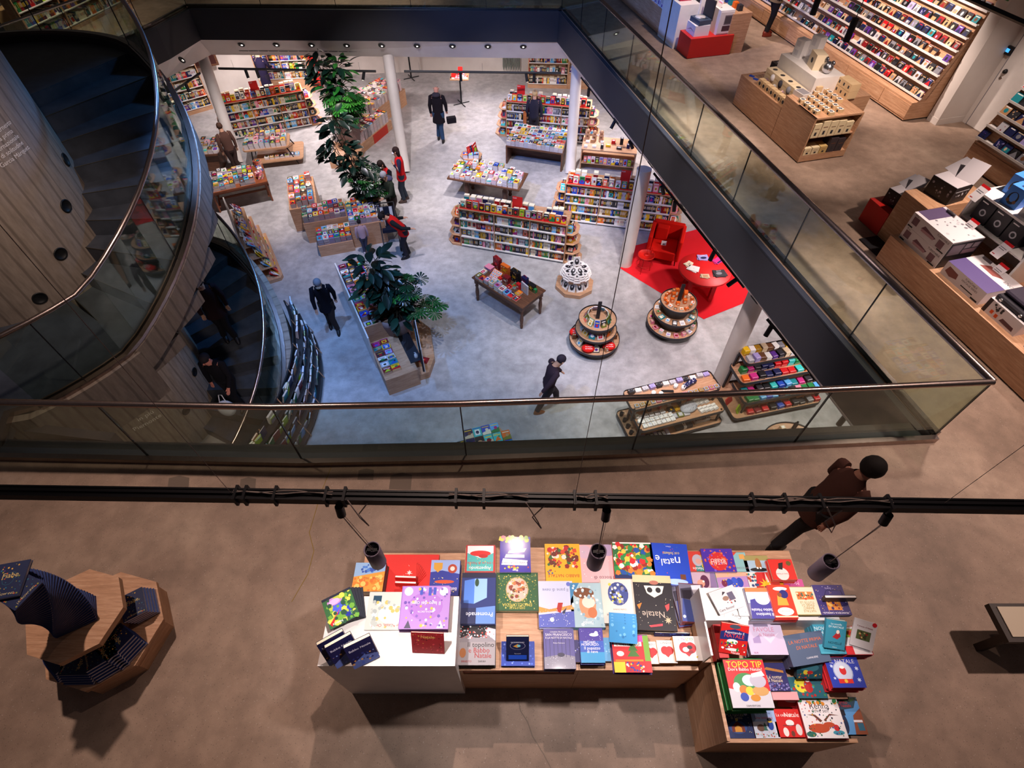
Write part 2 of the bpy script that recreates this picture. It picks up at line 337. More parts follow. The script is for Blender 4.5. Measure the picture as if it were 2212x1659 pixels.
strip(fs, FRONT[1:], .0, .2, -.77, -.02); fs.use('satin', '14171c'); strip(fs, FRONT[1:], .02, .2, -.019, -.004)
struct(fs, 'trim_1')
def slope(mb, pts, a, b_, za, zb):                # inclined band between two offsets of a polyline
    pts = [Vector((p[0], p[1], 0)) for p in pts]; A = []; B = []
    for i in range(len(pts)):
        d = (pts[min(i + 1, len(pts) - 1)] - pts[max(i - 1, 0)]).normalized(); n = Vector((-d.y, d.x, 0)); A.append(pts[i] + n * a + Vector((0, 0, za))); B.append(pts[i] + n * b_ + Vector((0, 0, zb)))
    for i in range(len(pts) - 1): mb.poly([A[i], A[i + 1], B[i + 1], B[i]])
EDGE = [CR, CF, FARL] + LEFT[1:]
wb_ = MB('white_paint'); slope(wb_, EDGE, .10, -.41, -.77, CZ); struct(wb_, 'trim_2')
def on_band(x, k, da=0.0):                          # point on the far inclined band, k = 0 top .. 1 bottom
    t_ = (x - CF[0]) / (FARL[0] - CF[0]); return Vector((x, CF[1] + (FARL[1] - CF[1]) * t_ - .10 + .51 * k - da, -.77 + (CZ + .77) * k))
vt = MB('matte', 'charcoal'); 
for xa in [-8.2 + .3 * i for i in range(27)]: vt.poly([on_band(xa, .70, .01), on_band(xa + .27, .70, .01), on_band(xa + .27, .735, .01), on_band(xa, .735, .01)])
struct(vt, 'trim_3')
# walls
def wall(name, x0, y0, x1, y1, z0, z1, mat='white_paint', th=.15):
    w = MB(mat); strip(w, [(x0, y0), (x1, y1)], 0, th, z0, z1); return struct(w, name)
wall('wall_far', -4.3, 23.6, 3.2, 23.3, L, CZ); wall('wall_far_left', -9.9, 23.0, -4.3, 23.6, L, CZ); wall('wall_left', -13.2, 20.6, -9.5, 22.2, L, CZ)
wall('wall_far_right', 3.2, 23.3, 12, 22.6, L, CZ)
for i, (x, y, r, tx, ty) in enumerate([(-8.92, 16.75, .165, -9.39, 18.1), (-3.41, 16.17, .165, -3.76, 18.1), (1.84, 16.08, .165, 1.99, 18.1), (3.02, 11.6, .17, 3.06, 11.75), (4.56, 7.5, .175, 4.52, 7.55)]):
    c = MB('white_paint'); c.tube([(0, 0, -.02), (tx - x, ty - y, CZ - L)], r, 32)
    o = c.build('column', label='slim white round column ' + ['beside the far-left bookcase', 'beside the woman in a red vest shading her face', 'at the right end of the high dark book table', 'at the corner of the red carpet', 'between the two tiered stationery stands'][i], cat='column', group='white round columns')
    o.location = (x, y, L)
# recessed downlights in the pale band of the far edge
BT = math.atan2(.51, -.77 - CZ)
def downlight(pos, rz, label, group=None):
    t = thing('recessed_downlight', label, 'light', pos, rz, group)
    M_ = Rx(PI / 2 + BT)
    for nm, mt, cl_, pr, sh in (('trim_ring', 'satin', 'black', [(.075, .0), (.1, .002), (.095, .016), (.065, .02), (.06, .0)], 0), ('housing', 'satin', 'black', [(.075, .004), (.001, .004)], 0), ('lens', 'lamp_glow', None, [(.028, 0), (.024, .008), (.0, .01)], -.025)):
        b_ = MB(mt, cl_ or 'white'); b_.M = M_ @ T(0, sh, .006); b_.lathe(pr, 20, cap=False); b_.build(nm, t)
for i in range(9):
    q = P(516 + 76.8 * i, 98 + i * .55, -.9); x = q.x * 17.66 / q.y
    downlight(on_band(x, .28), 0, 'small black recessed downlight, %s from the left on the far gallery edge' % ORD[i], 'downlights along the far gallery edge')
downlight((-9.30, 16.75, -.93), -math.radians(-107) - PI / 2 - 1.9, 'single black recessed downlight on the slanting left gallery edge')
for i, yy in enumerate((15.3, 13.2, 11.2, 9.6, 8.2, 6.9)):
    k = (yy - CR[1]) / (CF[1] - CR[1]); x = CR[0] + (CF[0] - CR[0]) * k
    downlight((x - .097 + .126, yy - .025 + .03, -.93), math.radians(104.3) + PI, 'black recessed downlight under the right gallery edge, %s from the far end' % ORD[i], 'downlights under the right gallery edge')
# ---------------------------------------------------------------- balustrades
def cut(pts, step):
    out = [Vector((*p, 0)) if len(p) == 2 else Vector(p) for p in pts]; res = []
    tot = sum((out[i + 1] - out[i]).length for i in range(len(out) - 1)); n = max(1, round(tot / step))
    for k in range(n + 1):
        d = tot * k / n; i = 0
        while i < len(out) - 2 and d > (out[i + 1] - out[i]).length: d -= (out[i + 1] - out[i]).length; i += 1
        res.append(out[i].lerp(out[i + 1], min(1, d / (out[i + 1] - out[i]).length)))
    return res
def balustrade(label, pts, step, rr=.033, joints=None, off=-.02):
    t = thing('glass_balustrade', label, 'balustrade', (0, 0, 0)); js = joints or cut(pts, step)
    for a, b2 in zip(js[:-1], js[1:]):
        a = Vector(a[:2] + (0,)) if isinstance(a, tuple) else a; b2 = Vector(b2[:2] + (0,)) if isinstance(b2, tuple) else b2
        d = (b2 - a).normalized() * .006
        g = MB('balustrade_glass'); strip(g, [(a + d)[:2], (b2 - d)[:2]], -.008, .016, .04, 1.03); g.build('glass_pane', t)
        s_ = MB('satin', 'black'); strip(s_, [(b2 - d)[:2], (b2 + d)[:2]], -.009, .018, .04, 1.02); s_.build('pane_seal', t)
    r = MB('brushed_steel'); r.tube([(p[0], p[1], 1.05) for p in pts], rr, 16); r.build('handrail', t)
    s_ = MB('brushed_steel'); strip(s_, pts, -.075, .06, 0, .085); s_.use('satin', '262a33'); strip(s_, pts, .012, .092, -.015, .01); s_.build('base_channel', t)
    return t
balustrade('long glass balustrade with brown steel handrail along the near edge of the void', [FRONT[1]] + FRONT[2:], 1.85, .034, joints=[(-5.95, 3.28), (-4.15, 3.24), (-2.39, 3.2), (-.52, 3.24), (1.38, 3.32), (3.28, 3.425), (4.95, 3.52)])
balustrade('diagonal glass balustrade running along the right edge of the void', [CR, CF], 1.62, .04)
balustrade('glass balustrade along the far edge of the void', [CF, FARL], 2.0, .03)
balustrade('glass balustrade on the far left deck edge beside the bookshelves', LEFT[:5], 1.7, .03)
# ---------------------------------------------------------------- spiral stair
core = MB('board_marked_concrete'); n = 64; vs = []; fs_ = []; uv = []
for z in (L, -1.0, 2.0, 5.2):
    for i in range(n + 1): a = 2 * PI * i / n; vs.append((SCX + CORE * math.cos(a), SCY + CORE * math.sin(a), z)); uv.append((a * CORE, z))
for j in range(3):
    for i in range(n): fs_.append((j * (n + 1) + i, j * (n + 1) + i + 1, (j + 1) * (n + 1) + i + 1, (j + 1) * (n + 1) + i))
core.add(vs, fs_, smooth=True, uvs=uv); core.build('concrete_stair_core', label='big round board-marked concrete core at the centre of the winding stair', cat='stair core')
NS = 8; DT = (ST0 - ST1) / NS
def flight(dz, label):
    t = thing('winding_stair_flight', label, 'stair', (SCX, SCY, dz)); M0 = T(-SCX, -SCY, 0)
    for i in range(NS):
        a0 = ST0 - DT * i; a1 = a0 - DT; z = 2 - (i + 1) * (2 / NS) - .02; zi = z
        pts = [(SCX + (CORE - .1) * math.cos(a), SCY + (CORE - .1) * math.sin(a)) for a in (a1, a0)] + [ell(a0 - DT * k / 3, .05) for k in range(4)]
        c = MB('board_marked_concrete', M=M0); c.prism(pts, zi - .50, zi - .27); c.build('concrete_step', t)
        pts = [(SCX + (CORE - .02) * math.cos(a), SCY + (CORE - .02) * math.sin(a)) for a in (a1, a0 + .02)] + [ell(a0 + .02 - (DT + .02) * k / 3, -.05) for k in range(4)]
        c = MB('dark_tread', M=M0); c.prism(pts, zi - .27, zi); c.use('satin', '3a3224')
        c.tube([(pts[0][0], pts[0][1], zi + .002), (pts[-1][0], pts[-1][1], zi + .002)], .005, 6); c.build('tread', t)
    # half landing
    la = [ell(ST0 + 1.75 * k / 12) for k in range(13)]
    c = MB('dark_tread', M=M0); c.prism([(SCX, SCY)] + la, 1.5, 1.88); c.build('landing_slab', t)
    c = MB('dark_tread', M=M0); c.prism([(SCX, SCY)] + [ell(ST0 + 1.75 * k / 12, -.06) for k in range(13)], 1.88, 1.90); c.build('landing_floor', t)
    ts = [ST0 + 1.75 - (1.75 + ST0 - ST1 + .36) * k / 44 for k in range(45)]; pl = [ell(q) for q in ts]
    zs = [zline(q) for q in ts]
    c = MB('fascia_paint', M=M0); strip(c, pl, -.07, .05, [z - .34 for z in zs], [z + .0 for z in zs]); c.build('inner_stringer', t)
    c = MB('board_marked_concrete', M=M0); strip(c, pl, .03, .07, [z - .42 for z in zs], [z - .03 for z in zs]); c.build('concrete_edge', t)
    c = MB('brushed_steel', M=M0); strip(c, pl, -.035, .022, [z - .02 for z in zs], [z + .05 for z in zs]); strip(c, pl, .012, .075, [z - .02 for z in zs], [z + .035 for z in zs]); c.build('base_channel', t)
    step = 7
    for k in range(0, 44, step):
        e = min(44, k + step); g = MB('balustrade_glass', M=M0); strip(g, pl[k:e + 1], -.008, .014, [z + .04 for z in zs[k:e + 1]], [z + 1.03 for z in zs[k:e + 1]]); g.build('glass_pane', t)
        if e < 44:
            g = MB('satin', 'black', M=M0); g.tube([(pl[e][0], pl[e][1], zs[e] + .04), (pl[e][0], pl[e][1], zs[e] + 1.02)], .008, 6); g.build('pane_seal', t)
    c = MB('brushed_steel', M=M0); c.tube([(p[0], p[1], z + 1.05) for p, z in zip(pl, zs)] + ([(-6.0, 3.95, 1.05)] if dz == 0 else []), .03, 14); c.build('handrail', t)
    return t, pl, zs
f1, PLc, ZSc = flight(0, 'upper winding stair flight with dark treads, glass side and curved steel handrail')
f2, _, _ = flight(L, 'lower winding stair flight going down to the ground floor with people on it')
# corner of the landing balustrade
c = MB('brushed_steel'); strip(c, [ell(ST1 - .36), (-6.13, 3.86), (-6.0, 3.36)], -.03, .09, -.02, .05); c.build('landing_edge_channel', label='pale steel edge channel with a corner where the landing meets the near balustrade', cat='trim')
# landing skirt + curved wall below the lower flight
c = MB('board_marked_concrete'); strip(c, [ell(ST1 + .02 - .42 * k / 6, .05) for k in range(7)] + [(-6.2, 3.8)], -.01, .1, -.85, -.02); struct(c, 'wall_landing')
c = MB('board_marked_concrete'); ts = [ST0 + .5 - (ST0 - ST1 + 1.1) * k / 40 for k in range(41)]
strip(c, [ell(q, .12) for q in ts], -.08, .16, [L] * 41, [zline(q) + L - .02 for q in ts]); struct(c, 'wall_stair')
c = MB('fascia_paint'); strip(c, [(-8.6, 5.1), (-7.2, 3.9), (-4.9, 3.6)], 0, .12, L, -.2); struct(c, 'wall_stair_lower')
c = MB('brushed_steel'); strip(c, [(-6.62, 4.0), (-6.30, 3.9)], -.16, .12, L + .4, -.5); c.build('lift_door_frame', label='grey metal frame on the dark wall below the landing', cat='frame')
# lettering on the concrete
def on_core(txt, ang, z, size, col, tilt=0, r=CORE + .006, base=None):
    mb = MB('matte', col); vs, fs2, w = text_mesh(txt); a0 = ang
    mb.add([(SCX + r * math.cos(a0 + q[0] * size / r), SCY + r * math.sin(a0 + q[0] * size / r), z + q[1] * size) for q in vs], fs2, smooth=False)
    return mb
def core_angle(u, v, z):
    q = P(u, v, z); return math.atan2(q.y - SCY, q.x - SCX)
# ================================================================ BOOKS AND COVER ART
def draw(mb, M, w, h, items, z=.0004):
    old = mb.M; base = old @ M; k = 0
    def flat(pts, col):
        a = sum(pts[i][0] * pts[(i + 1) % len(pts)][1] - pts[(i + 1) % len(pts)][0] * pts[i][1] for i in range(len(pts)))
        if a < 0: pts = pts[::-1]
        mb.use(col=col); mb.add([((x - .5) * w, (y - .5) * h, 0) for x, y in pts], [tuple(range(len(pts)))], smooth=False)
    for it in items:
        k += 1; mb.M = base @ T(0, 0, z + k * .00022); t = it[0]; asp = w / h
        if t == 'r': flat([(it[1], it[2]), (it[3], it[2]), (it[3], it[4]), (it[1], it[4])], it[5])
        elif t in 'ce':
            cx, cy = it[1], it[2]; rx, ry = (it[3], it[3] * asp) if t == 'c' else (it[3], it[4]); col = it[4] if t == 'c' else it[5]
            flat([(cx + rx * math.cos(2 * PI * i / 18), cy + ry * math.sin(2 * PI * i / 18)) for i in range(18)], col)
        elif t == 'p': flat(list(it[1]), it[2])
        elif t == 's':
            cx, cy, r, col = it[1:5]; n = it[5] if len(it) > 5 else 5
            for j in range(n):
                mb.M = mb.M @ T(0, 0, .00003); a = PI / 2 + 2 * PI * j / n; b_ = PI / n
                flat([(cx, cy), (cx + .42 * r * math.cos(a - b_), cy + .42 * r * asp * math.sin(a - b_)), (cx + r * math.cos(a), cy + r * asp * math.sin(a)), (cx + .42 * r * math.cos(a + b_), cy + .42 * r * asp * math.sin(a + b_))], col)
        elif t == 'd':
            rr = random.Random(it[3]); x0, y0, x1, y1 = it[5] if len(it) > 5 else (.05, .04, .95, .96)
            for _ in range(it[1]):
                mb.M = mb.M @ T(0, 0, .00003); cx, cy = rr.uniform(x0, x1), rr.uniform(y0, y1); r = it[2] * rr.uniform(.5, 1.2); c = rr.choice(it[4]); m = rr.choice((4, 5, 6, 8)); a0 = rr.random() * 6
                flat([(cx + r * math.cos(a0 + 2 * PI * i / m), cy + r * asp * math.sin(a0 + 2 * PI * i / m)) for i in range(m)], c)
        elif t == 't':
            put_text(mb, it[1], T((it[2] - .5) * w, (it[3] - .5) * h, 0), it[4] * w, it[5], width=(it[6] if len(it) > 6 else .88) * w)
        elif t == 'tree':
            cx, cy, s, col = it[1:5]
            for j in range(3): mb.M = mb.M @ T(0, 0, .00004); flat([(cx - s * (.5 - .1 * j), cy + s * asp * .4 * j), (cx + s * (.5 - .1 * j), cy + s * asp * .4 * j), (cx, cy + s * asp * (.4 * j + .65))], col)
        elif t == 'swirl':                                # curling stroke
            cx, cy, r, wd_, col, turns = it[1:7]; n = 14
            for i in range(n):
                a, a2 = turns * 2 * PI * i / n, turns * 2 * PI * (i + 1) / n; r1, r2 = r * (1 - .75 * i / n), r * (1 - .75 * (i + 1) / n)
                flat([(cx + r1 * math.cos(a), cy + r1 * asp * math.sin(a)), (cx + (r1 + wd_) * math.cos(a), cy + (r1 + wd_) * asp * math.sin(a)), (cx + (r2 + wd_) * math.cos(a2), cy + (r2 + wd_) * asp * math.sin(a2)), (cx + r2 * math.cos(a2), cy + r2 * asp * math.sin(a2))], col)
    mb.M = old
def book_geo(cv, pg, w, h, t, ct=.0022):
    cv.box(-w / 2, -h / 2, 0, w / 2, h / 2, ct); cv.box(-w / 2, -h / 2, t - ct, w / 2, h / 2, t); cv.box(-w / 2, -h / 2, ct, -w / 2 + ct, h / 2, t - ct)
    pg.box(-w / 2 + ct, -h / 2 + .003, ct, w / 2 - .003, h / 2 - .003, t - ct)
def book(label, M, w, h, t, cover, art=None, pages='cream', group=None, name='picture_book', cat='book', fin='gloss'):
    o = bpy.data.objects.new(name, None); COL.objects.link(o); o.matrix_world = M; o.empty_display_size = .05; tag(o, label, cat, group)
    c = MB(fin, cover); p = MB('matte', pages); book_geo(c, p, w, h, t); c.build('cover', o); p.build('page_block', o)
    if art: a = MB(fin); draw(a, T(0, 0, t), w, h, art); a.build('cover_print', o)
    return o
def place(px, zb, t, n, title, look, cover, art, rot=0, flip=True, rots=None, pages='cream', under=True, dx=.004):
    """book whose top cover fills the pixel box px on the plane zb + n*t; n counts the pile"""
    u0, v0, u1, v1 = px; zt = zb + n * t; c = P((u0 + u1) / 2, (v0 + v1) / 2, zt); w = (P(u1, (v0 + v1) / 2, zt) - P(u0, (v0 + v1) / 2, zt)).x; h = (P((u0 + u1) / 2, v0, zt) - P((u0 + u1) / 2, v1, zt)).y
    rr = random.Random(title); a = math.radians(rot) + (PI if flip else 0)
    for k in range(n):
        top = k == n - 1; jx, jy, ja = (0, 0, 0) if top else (rr.uniform(-dx, dx), rr.uniform(-dx, dx), rr.uniform(-.02, .02))
        M = T(c.x + jx, c.y + jy, zb + k * t) @ Rz(a + ja)
        if top: book(look, M, w, h, t, cover, art, pages)
        else: book(('%s copy below the top one in the pile of %s' % (ORD[n - 2 - k], title)), M, w, h, t, cover, None, pages, group='pile of ' + title)
    return c, w, h
def lean(u, v, z0, w, h, t, tilt, yaw, label, cover, art, pages='cream', flip=False, name='picture_book', group=None):
    c = P(u, v, z0); M = T(c.x, c.y, z0) @ Rz(math.radians(yaw)) @ Rx(math.radians(tilt)) @ T(0, h / 2, 0) @ (Rz(PI) if flip else Matrix())
    return book(label, M, w, h, t, cover, art, pages, name=name, group=group)

# ---------------------------------------------------------------- near display units
t = thing('display_plinth', 'tall white laminate plinth with open picture books on it, near left end', 'display unit', (-.905, 1.105, 0))
b = MB('white_laminate'); b.box(-.495, -.245, 0, .495, .245, 1.1); b.build('body', t)
t = thing('display_unit', 'low oak unit with a red-lined top behind the white plinth', 'display unit', (-.86, 1.62, 0))
b = MB('oak'); b.box(-.44, -.26, 0, .448, .23, .70); b.build('body', t)
b = MB('satin', 'scarlet'); b.box(-.30, -.255, .70, .22, .20, .74); b.build('red_top_box', t)
t = thing('display_unit', 'wide oak display unit in the middle of the near book island', 'display unit', (.53, 1.39, 0))
b = MB('oak'); b.box(-.94, -.49, 0, -.012, .49, .60); b.box(-.94, -.49, .72, -.012, .49, .75); b.box(-.94, -.40, .60, -.012, .49, .72); b.box(-.94, -.49, .60, -.915, -.40, .72); b.box(-.037, -.49, .60, -.012, -.40, .72); b.build('left_cabinet', t)
b = MB('oak'); b.box(-.009, -.49, 0, .915, .49, .75); b.build('right_cabinet', t)
t = thing('display_unit', 'low oak shelf unit behind the white riser, carrying the far-right row of picture books', 'display unit', (1.965, 1.645, 0))
b = MB('oak'); b.box(-.51, -.225, 0, .515, .235, .66); b.box(-.51, -.225, .66, .515, .235, .68); b.build('body', t)
t = thing('display_riser', 'white laminate riser box full of picture books at the right end of the island', 'display riser', (1.965, 1.17, 0))
b = MB('white_laminate'); b.box(-.51, -.002, .85, .50, .238, 1.12); b.box(-.51, -.235, .85, -.495, -.002, 1.08); b.build('body', t)
b = MB('oak'); b.box(-.51, -.235, 0, .46, .238, .85); b.build('base', t)
t = thing('display_unit', 'oak display unit stepping toward the camera with a dark shadow gap, near right end', 'display unit', (2.02, .68, 0))
b = MB('oak'); b.box(-.5, -.25, 0, -.475, .25, .85); b.build('side_panel', t)
b = MB('oak'); b.box(-.475, -.25, 0, .48, .25, .66); b.build('base', t)
b = MB('oak'); b.box(-.475, -.25, .66, .48, -.225, .74); b.build('front_rail', t)
b = MB('oak'); b.box(-.475, .02, .66, .48, .25, .80); b.build('rear_step', t)
WH, RED_, NV = 'white', 'scarlet', 'navy'
# --- plinth books
place((793, 1278, 893, 1360), 1.1, .012, 1, 'Buon Natale Orso', 'silvery grey landscape picture book titled Buon Natale, Orso! on the white plinth', 'c9cfc8', [('r', 0, 0, 1, 1, 'cdd3cc'), ('d', 46, .05, 3, ['b9c2bd', 'e6ebe6', 'dcbc6a', 'a9b4b2'], (.1, .25, .9, .95)), ('e', .45, .6, .3, .25, 'e9eeea'), ('r', .72, .1, .9, .3, '12425a'), ('t', 'Buon Natale, Orso!', .5, .88, .09, 'b5452e')])
place((867, 1266, 971, 1358), 1.112, .016, 4, 'Il lago dei cigni', 'purple picture book titled Il lago dei cigni, topmost of its pile on the white plinth', '9a6fbe', [('r', 0, 0, 1, 1, 'b186cf'), ('d', 70, .03, 5, ['d9b84a', '6a4ba8', 'e7dff2', '7f5cb5']), ('e', .5, .47, .36, .33, 'a873c8'), ('c', .14, .12, .09, 'e7e9ee'), ('c', .88, .12, .09, 'e7e9ee'), ('r', .30, .02, .36, .2, '3b4fb5'), ('r', .40, .02, .46, .22, '3b4fb5'), ('r', .58, .02, .64, .2, '3b4fb5'), ('p', [(.1, .98), (.24, .98), (.17, .8)], 'e9eaf2'), ('p', [(.76, .98), (.9, .98), (.83, .8)], '4a4560'), ('t', 'Il lago dei cigni', .5, .4, .13, 'f6f0f4', .62), ('t', 'NOVA DICTA', .5, .6, .05, 'f6f0f4')], dx=.012)
c = P(733.6, 1311, 1.19)
for k in range(5):
    book('glossy picture book with a blue and red peacock cover, topmost of the fanned pile' if k == 4 else '%s copy under the peacock book, fanned out to the right' % ORD[3 - k], T(c.x + .05 - .012 * k, c.y + .03 - .008 * k, 1.1 + .015 * k) @ Rz(math.radians(28 - 4 * (4 - k) * .8) + PI), .225, .235, .0145, '1d2433',
         [('r', 0, 0, 1, 1, '2f6a3a'), ('d', 60, .09, 8, ['6fae3d', 'e3dc58', '24543a', 'b7c94b']), ('e', .42, .65, .24, .2, '2b3fc4'), ('e', .55, .45, .2, .16, '4a63e0'), ('e', .6, .2, .26, .14, 'c58fd0'), ('e', .62, .22, .18, .09, 'e3b8e6'), ('p', [(.95, .85), (.5, .5), (.9, .95)], 'd8262c'), ('s', .3, .8, .14, '1c2fa0', 7), ('r', .0, .0, 1, .08, '162035'), ('t', 'Natura', .7, .9, .12, 'ffffff')] if k == 4 else None)
for k, (u, v, yaw) in enumerate(((745, 1418, 30), (762, 1424, 30), (800, 1427, 26))):
    lean(u - 8, v - 2, 1.1, .19, .24, .030, 66, yaw, 'dark blue Babbo Natale book leaning back on the plinth, ' + ('leftmost of the three', 'middle one of the three', 'rightmost of the three')[k], '171540',
         [('r', 0, 0, 1, 1, '1b1a48'), ('d', 24, .05, 4 + k, ['4e62b5', '7f92d8', 'd59a5a', '2b2f72'], (.05, .04, .95, .5)), ('p', [(0, 0), (1, 0), (1, .25), (.5, .4), (0, .2)], '5f6fb0'), ('t', 'Babbo Natale', .5, .75, .15, 'e9e3f4')], group='dark blue books leaning on the plinth')
lean(926, 1408, 1.1, .235, .20, .012, 62, -2, 'dark red picture book leaning at the front edge of the plinth', '8e1a20', [('r', 0, 0, 1, 1, 'a32028'), ('d', 50, .03, 21, ['c9993c', 'd6434a', '6e1218']), ('t', 'Natale', .5, .8, .16, 'e7c56a')])
place((764, 1215, 830, 1277), .70, .03, 6, 'the orange landscape book', 'picture book with an orange and blue painted cover at the far left end', '3a3030', [('r', 0, 0, 1, 1, 'e39a3a'), ('p', [(0, 0), (1, 0), (1, .5), (0, .3)], '8fb4dc'), ('d', 40, .08, 31, ['e8832a', 'f0c766', 'd9702a'], (.05, .5, .95, .97)), ('d', 14, .06, 33, ['4a7fd0', '2f55ae'], (.1, .05, .8, .35)), ('t', 'NELLA NOTTE', .5, .55, .11, 'a63f1c')])
for k in range(8):
    a = math.radians(-38 + 6 * k); c = P(888, 1252, .9)
    book('fanned scarlet booklet behind the plinth, %s of eight' % ORD[k], T(c.x - .03, c.y + .03, .74 + .012 * k) @ Rz(a) @ T(0, .03, 0), .12, .20, .0115, 'e02a22', [('s', .5, .6, .2, 'f2e4de', 6), ('d', 16, .03, k, ['f2e4de'])] if k == 7 else None, group='fan of scarlet booklets')
lean(878, 1262, .85, .175, .05, .02, 80, -2, 'scarlet booklet standing on edge in front of the fan, nearer one', 'd8261f', None, pages='white'); lean(878, 1250, .85, .175, .05, .02, 80, -2, 'scarlet booklet standing on edge in front of the fan, farther one', 'd8261f', None, pages='white')
place((929, 1209, 992, 1286), .70, .03, 5, 'the blue Babbo Natale book', 'blue Babbo Natale picture book with bunting, beside the red box', '27307f', [('r', 0, 0, 1, 1, '2c3a9c'), ('p', [(0, 0), (1, 0), (1, .35), (.6, .3), (0, .4)], '9db6ea'), ('c', .25, .25, .16, 'b5452e'), ('p', [(.6, .08), (.9, .08), (.9, .25), (.75, .36), (.6, .25)], 'd9a13c'), ('c', .25, .25, .08, 'eadfd2'), ('d', 20, .02, 9, ['f0e7a8'], (.05, .5, .95, .95)), ('e', .5, .62, .34, .05, 'd9562e'), ('t', 'Babbo Natale', .5, .82, .17, 'f2ecf6')])
# --- middle unit, rear row (upside down)
place((1006, 1177, 1069, 1235), .75, .02, 2, 'the teal Natale book', 'teal and white Natale picture book with a red sash, red border', 'b8252a', [('r', .05, .03, .95, .97, '4fb3b0'), ('p', [(.05, .03), (.95, .03), (.95, .3), (.5, .5), (.05, .3)], 'f1eeee'), ('e', .5, .32, .36, .11, 'd4272a'), ('e', .4, .42, .16, .07, 'b81e22'), ('t', 'Aspettando', .5, .86, .16, 'f3f3ee'), ('t', 'i tre re di Natale', .5, .68, .14, 'b8252a'), ('d', 22, .015, 3, ['e86a4a', 'f6d25a'], (.1, .5, .9, .95))])
place((1080, 1159, 1146, 1235), .75, .02, 5, 'the violet ribbon book', 'deep violet picture book with a curling white ribbon title', '2a1f7c', [('r', 0, 0, 1, 1, '3426a0'), ('d', 20, .09, 14, ['7fae3a', 'b9c63f', 'd88a9a', 'e7d24a'], (.02, .0, .98, .14)), ('e', .45, .22, .17, .06, 'e6edf4'), ('p', [(.12, .33), (.7, .4), (.75, .48), (.2, .44)], 'e9ddb8'), ('p', [(.2, .52), (.8, .5), (.85, .6), (.2, .6)], 'f4efe9'), ('p', [(.1, .68), (.9, .62), (.95, .8), (.12, .82)], 'f7f3ef'), ('t', 'SE VIENI SULLA TERRA', .5, .74, .12, '3a3a8a'), ('d', 9, .05, 17, ['c94a3a', 'e7c43a'], (.08, .84, .92, .92)), ('t', 'Blum', .5, .95, .09, 'ffffff')])
place((1178, 1174, 1254, 1258), .75, .02, 2, 'the yellow Babbo Natale book', 'bright yellow Babbo Natale picture book with a crowd of reds', 'e0a21c', [('r', 0, 0, 1, 1, 'f0b323'), ('d', 75, .07, 6, ['c3202a', '8f1a1e', 'f2e3d0', '356a3a', 'd94a2e', '6d2b1c'], (.1, .08, .95, .6)), ('t', 'BABBO NATALE', .5, .82, .13, 'c43a1e'), ('d', 8, .03, 8, ['b5402a', '5a6a8c'], (.72, .68, .96, .82))])
place((1253, 1176, 1330, 1257), .75, .018, 2, 'the pink fiocco book', 'pale pink picture book titled Il fiocco di, below the hanging lamp', 'd8a0a8', [('r', 0, 0, 1, 1, 'e8b7bb'), ('e', .2, .15, .3, .16, 'b7a0c2'), ('e', .85, .2, .2, .18, 'd7b7c9'), ('t', 'Il fiocco di', .35, .88, .14, '4a3440', .6), ('d', 14, .012, 2, ['7fc4cf', 'ffffff'])])
place((1325, 1171, 1412, 1249), .75, .024, 4, 'the Natale medallion book', 'crowded Natale picture book with a golden round title medallion', 'b5302a', [('r', 0, 0, 1, 1, '2c6e3a'), ('d', 110, .07, 12, ['d4272a', 'f3ece2', '2f8a45', 'e07a2e', '1f4f9a', 'f0c14a', '8a2a20']), ('c', .5, .6, .29, '9a7a1e'), ('t', 'NATALE', .5, .66, .13, 'd6401e'), ('t', 'MERAVIGLIE', .5, .52, .08, 'd6401e'), ('p', [(.0, .9), (1, .9), (1, 1), (0, 1)], '1d2a5c'), ('r', .02, .0, .98, .04, 'f0e9e2')], rot=-1, dx=.008)
place((1407, 1173, 1489, 1263), .75, .024, 4, 'the folletti book', 'royal blue picture book titled natale coi folletti with scattered white letters', '1c3fae', [('r', 0, 0, 1, 1, '1f47c0'), ('t', 'n', .3, .42, .36, 'ffffff'), ('t', 'a', .44, .44, .26, 'ffffff'), ('t', 'tal', .62, .46, .26, 'ffffff'), ('t', 'e', .82, .38, .28, 'ffffff'), ('t', 'coi folletti', .45, .24, .11, 'e6d24a'), ('e', .4, .92, .3, .07, 'a9c8f4'), ('e', .82, .86, .14, .05, 'a9c8f4'), ('r', .14, .74, .28, .86, '6d3f2a'), ('d', 10, .012, 5, ['e24a3a', '5ab84a']), ('t', 'Chiara', .5, .08, .05, 'dfe6ff')], rot=-3, dx=.012)
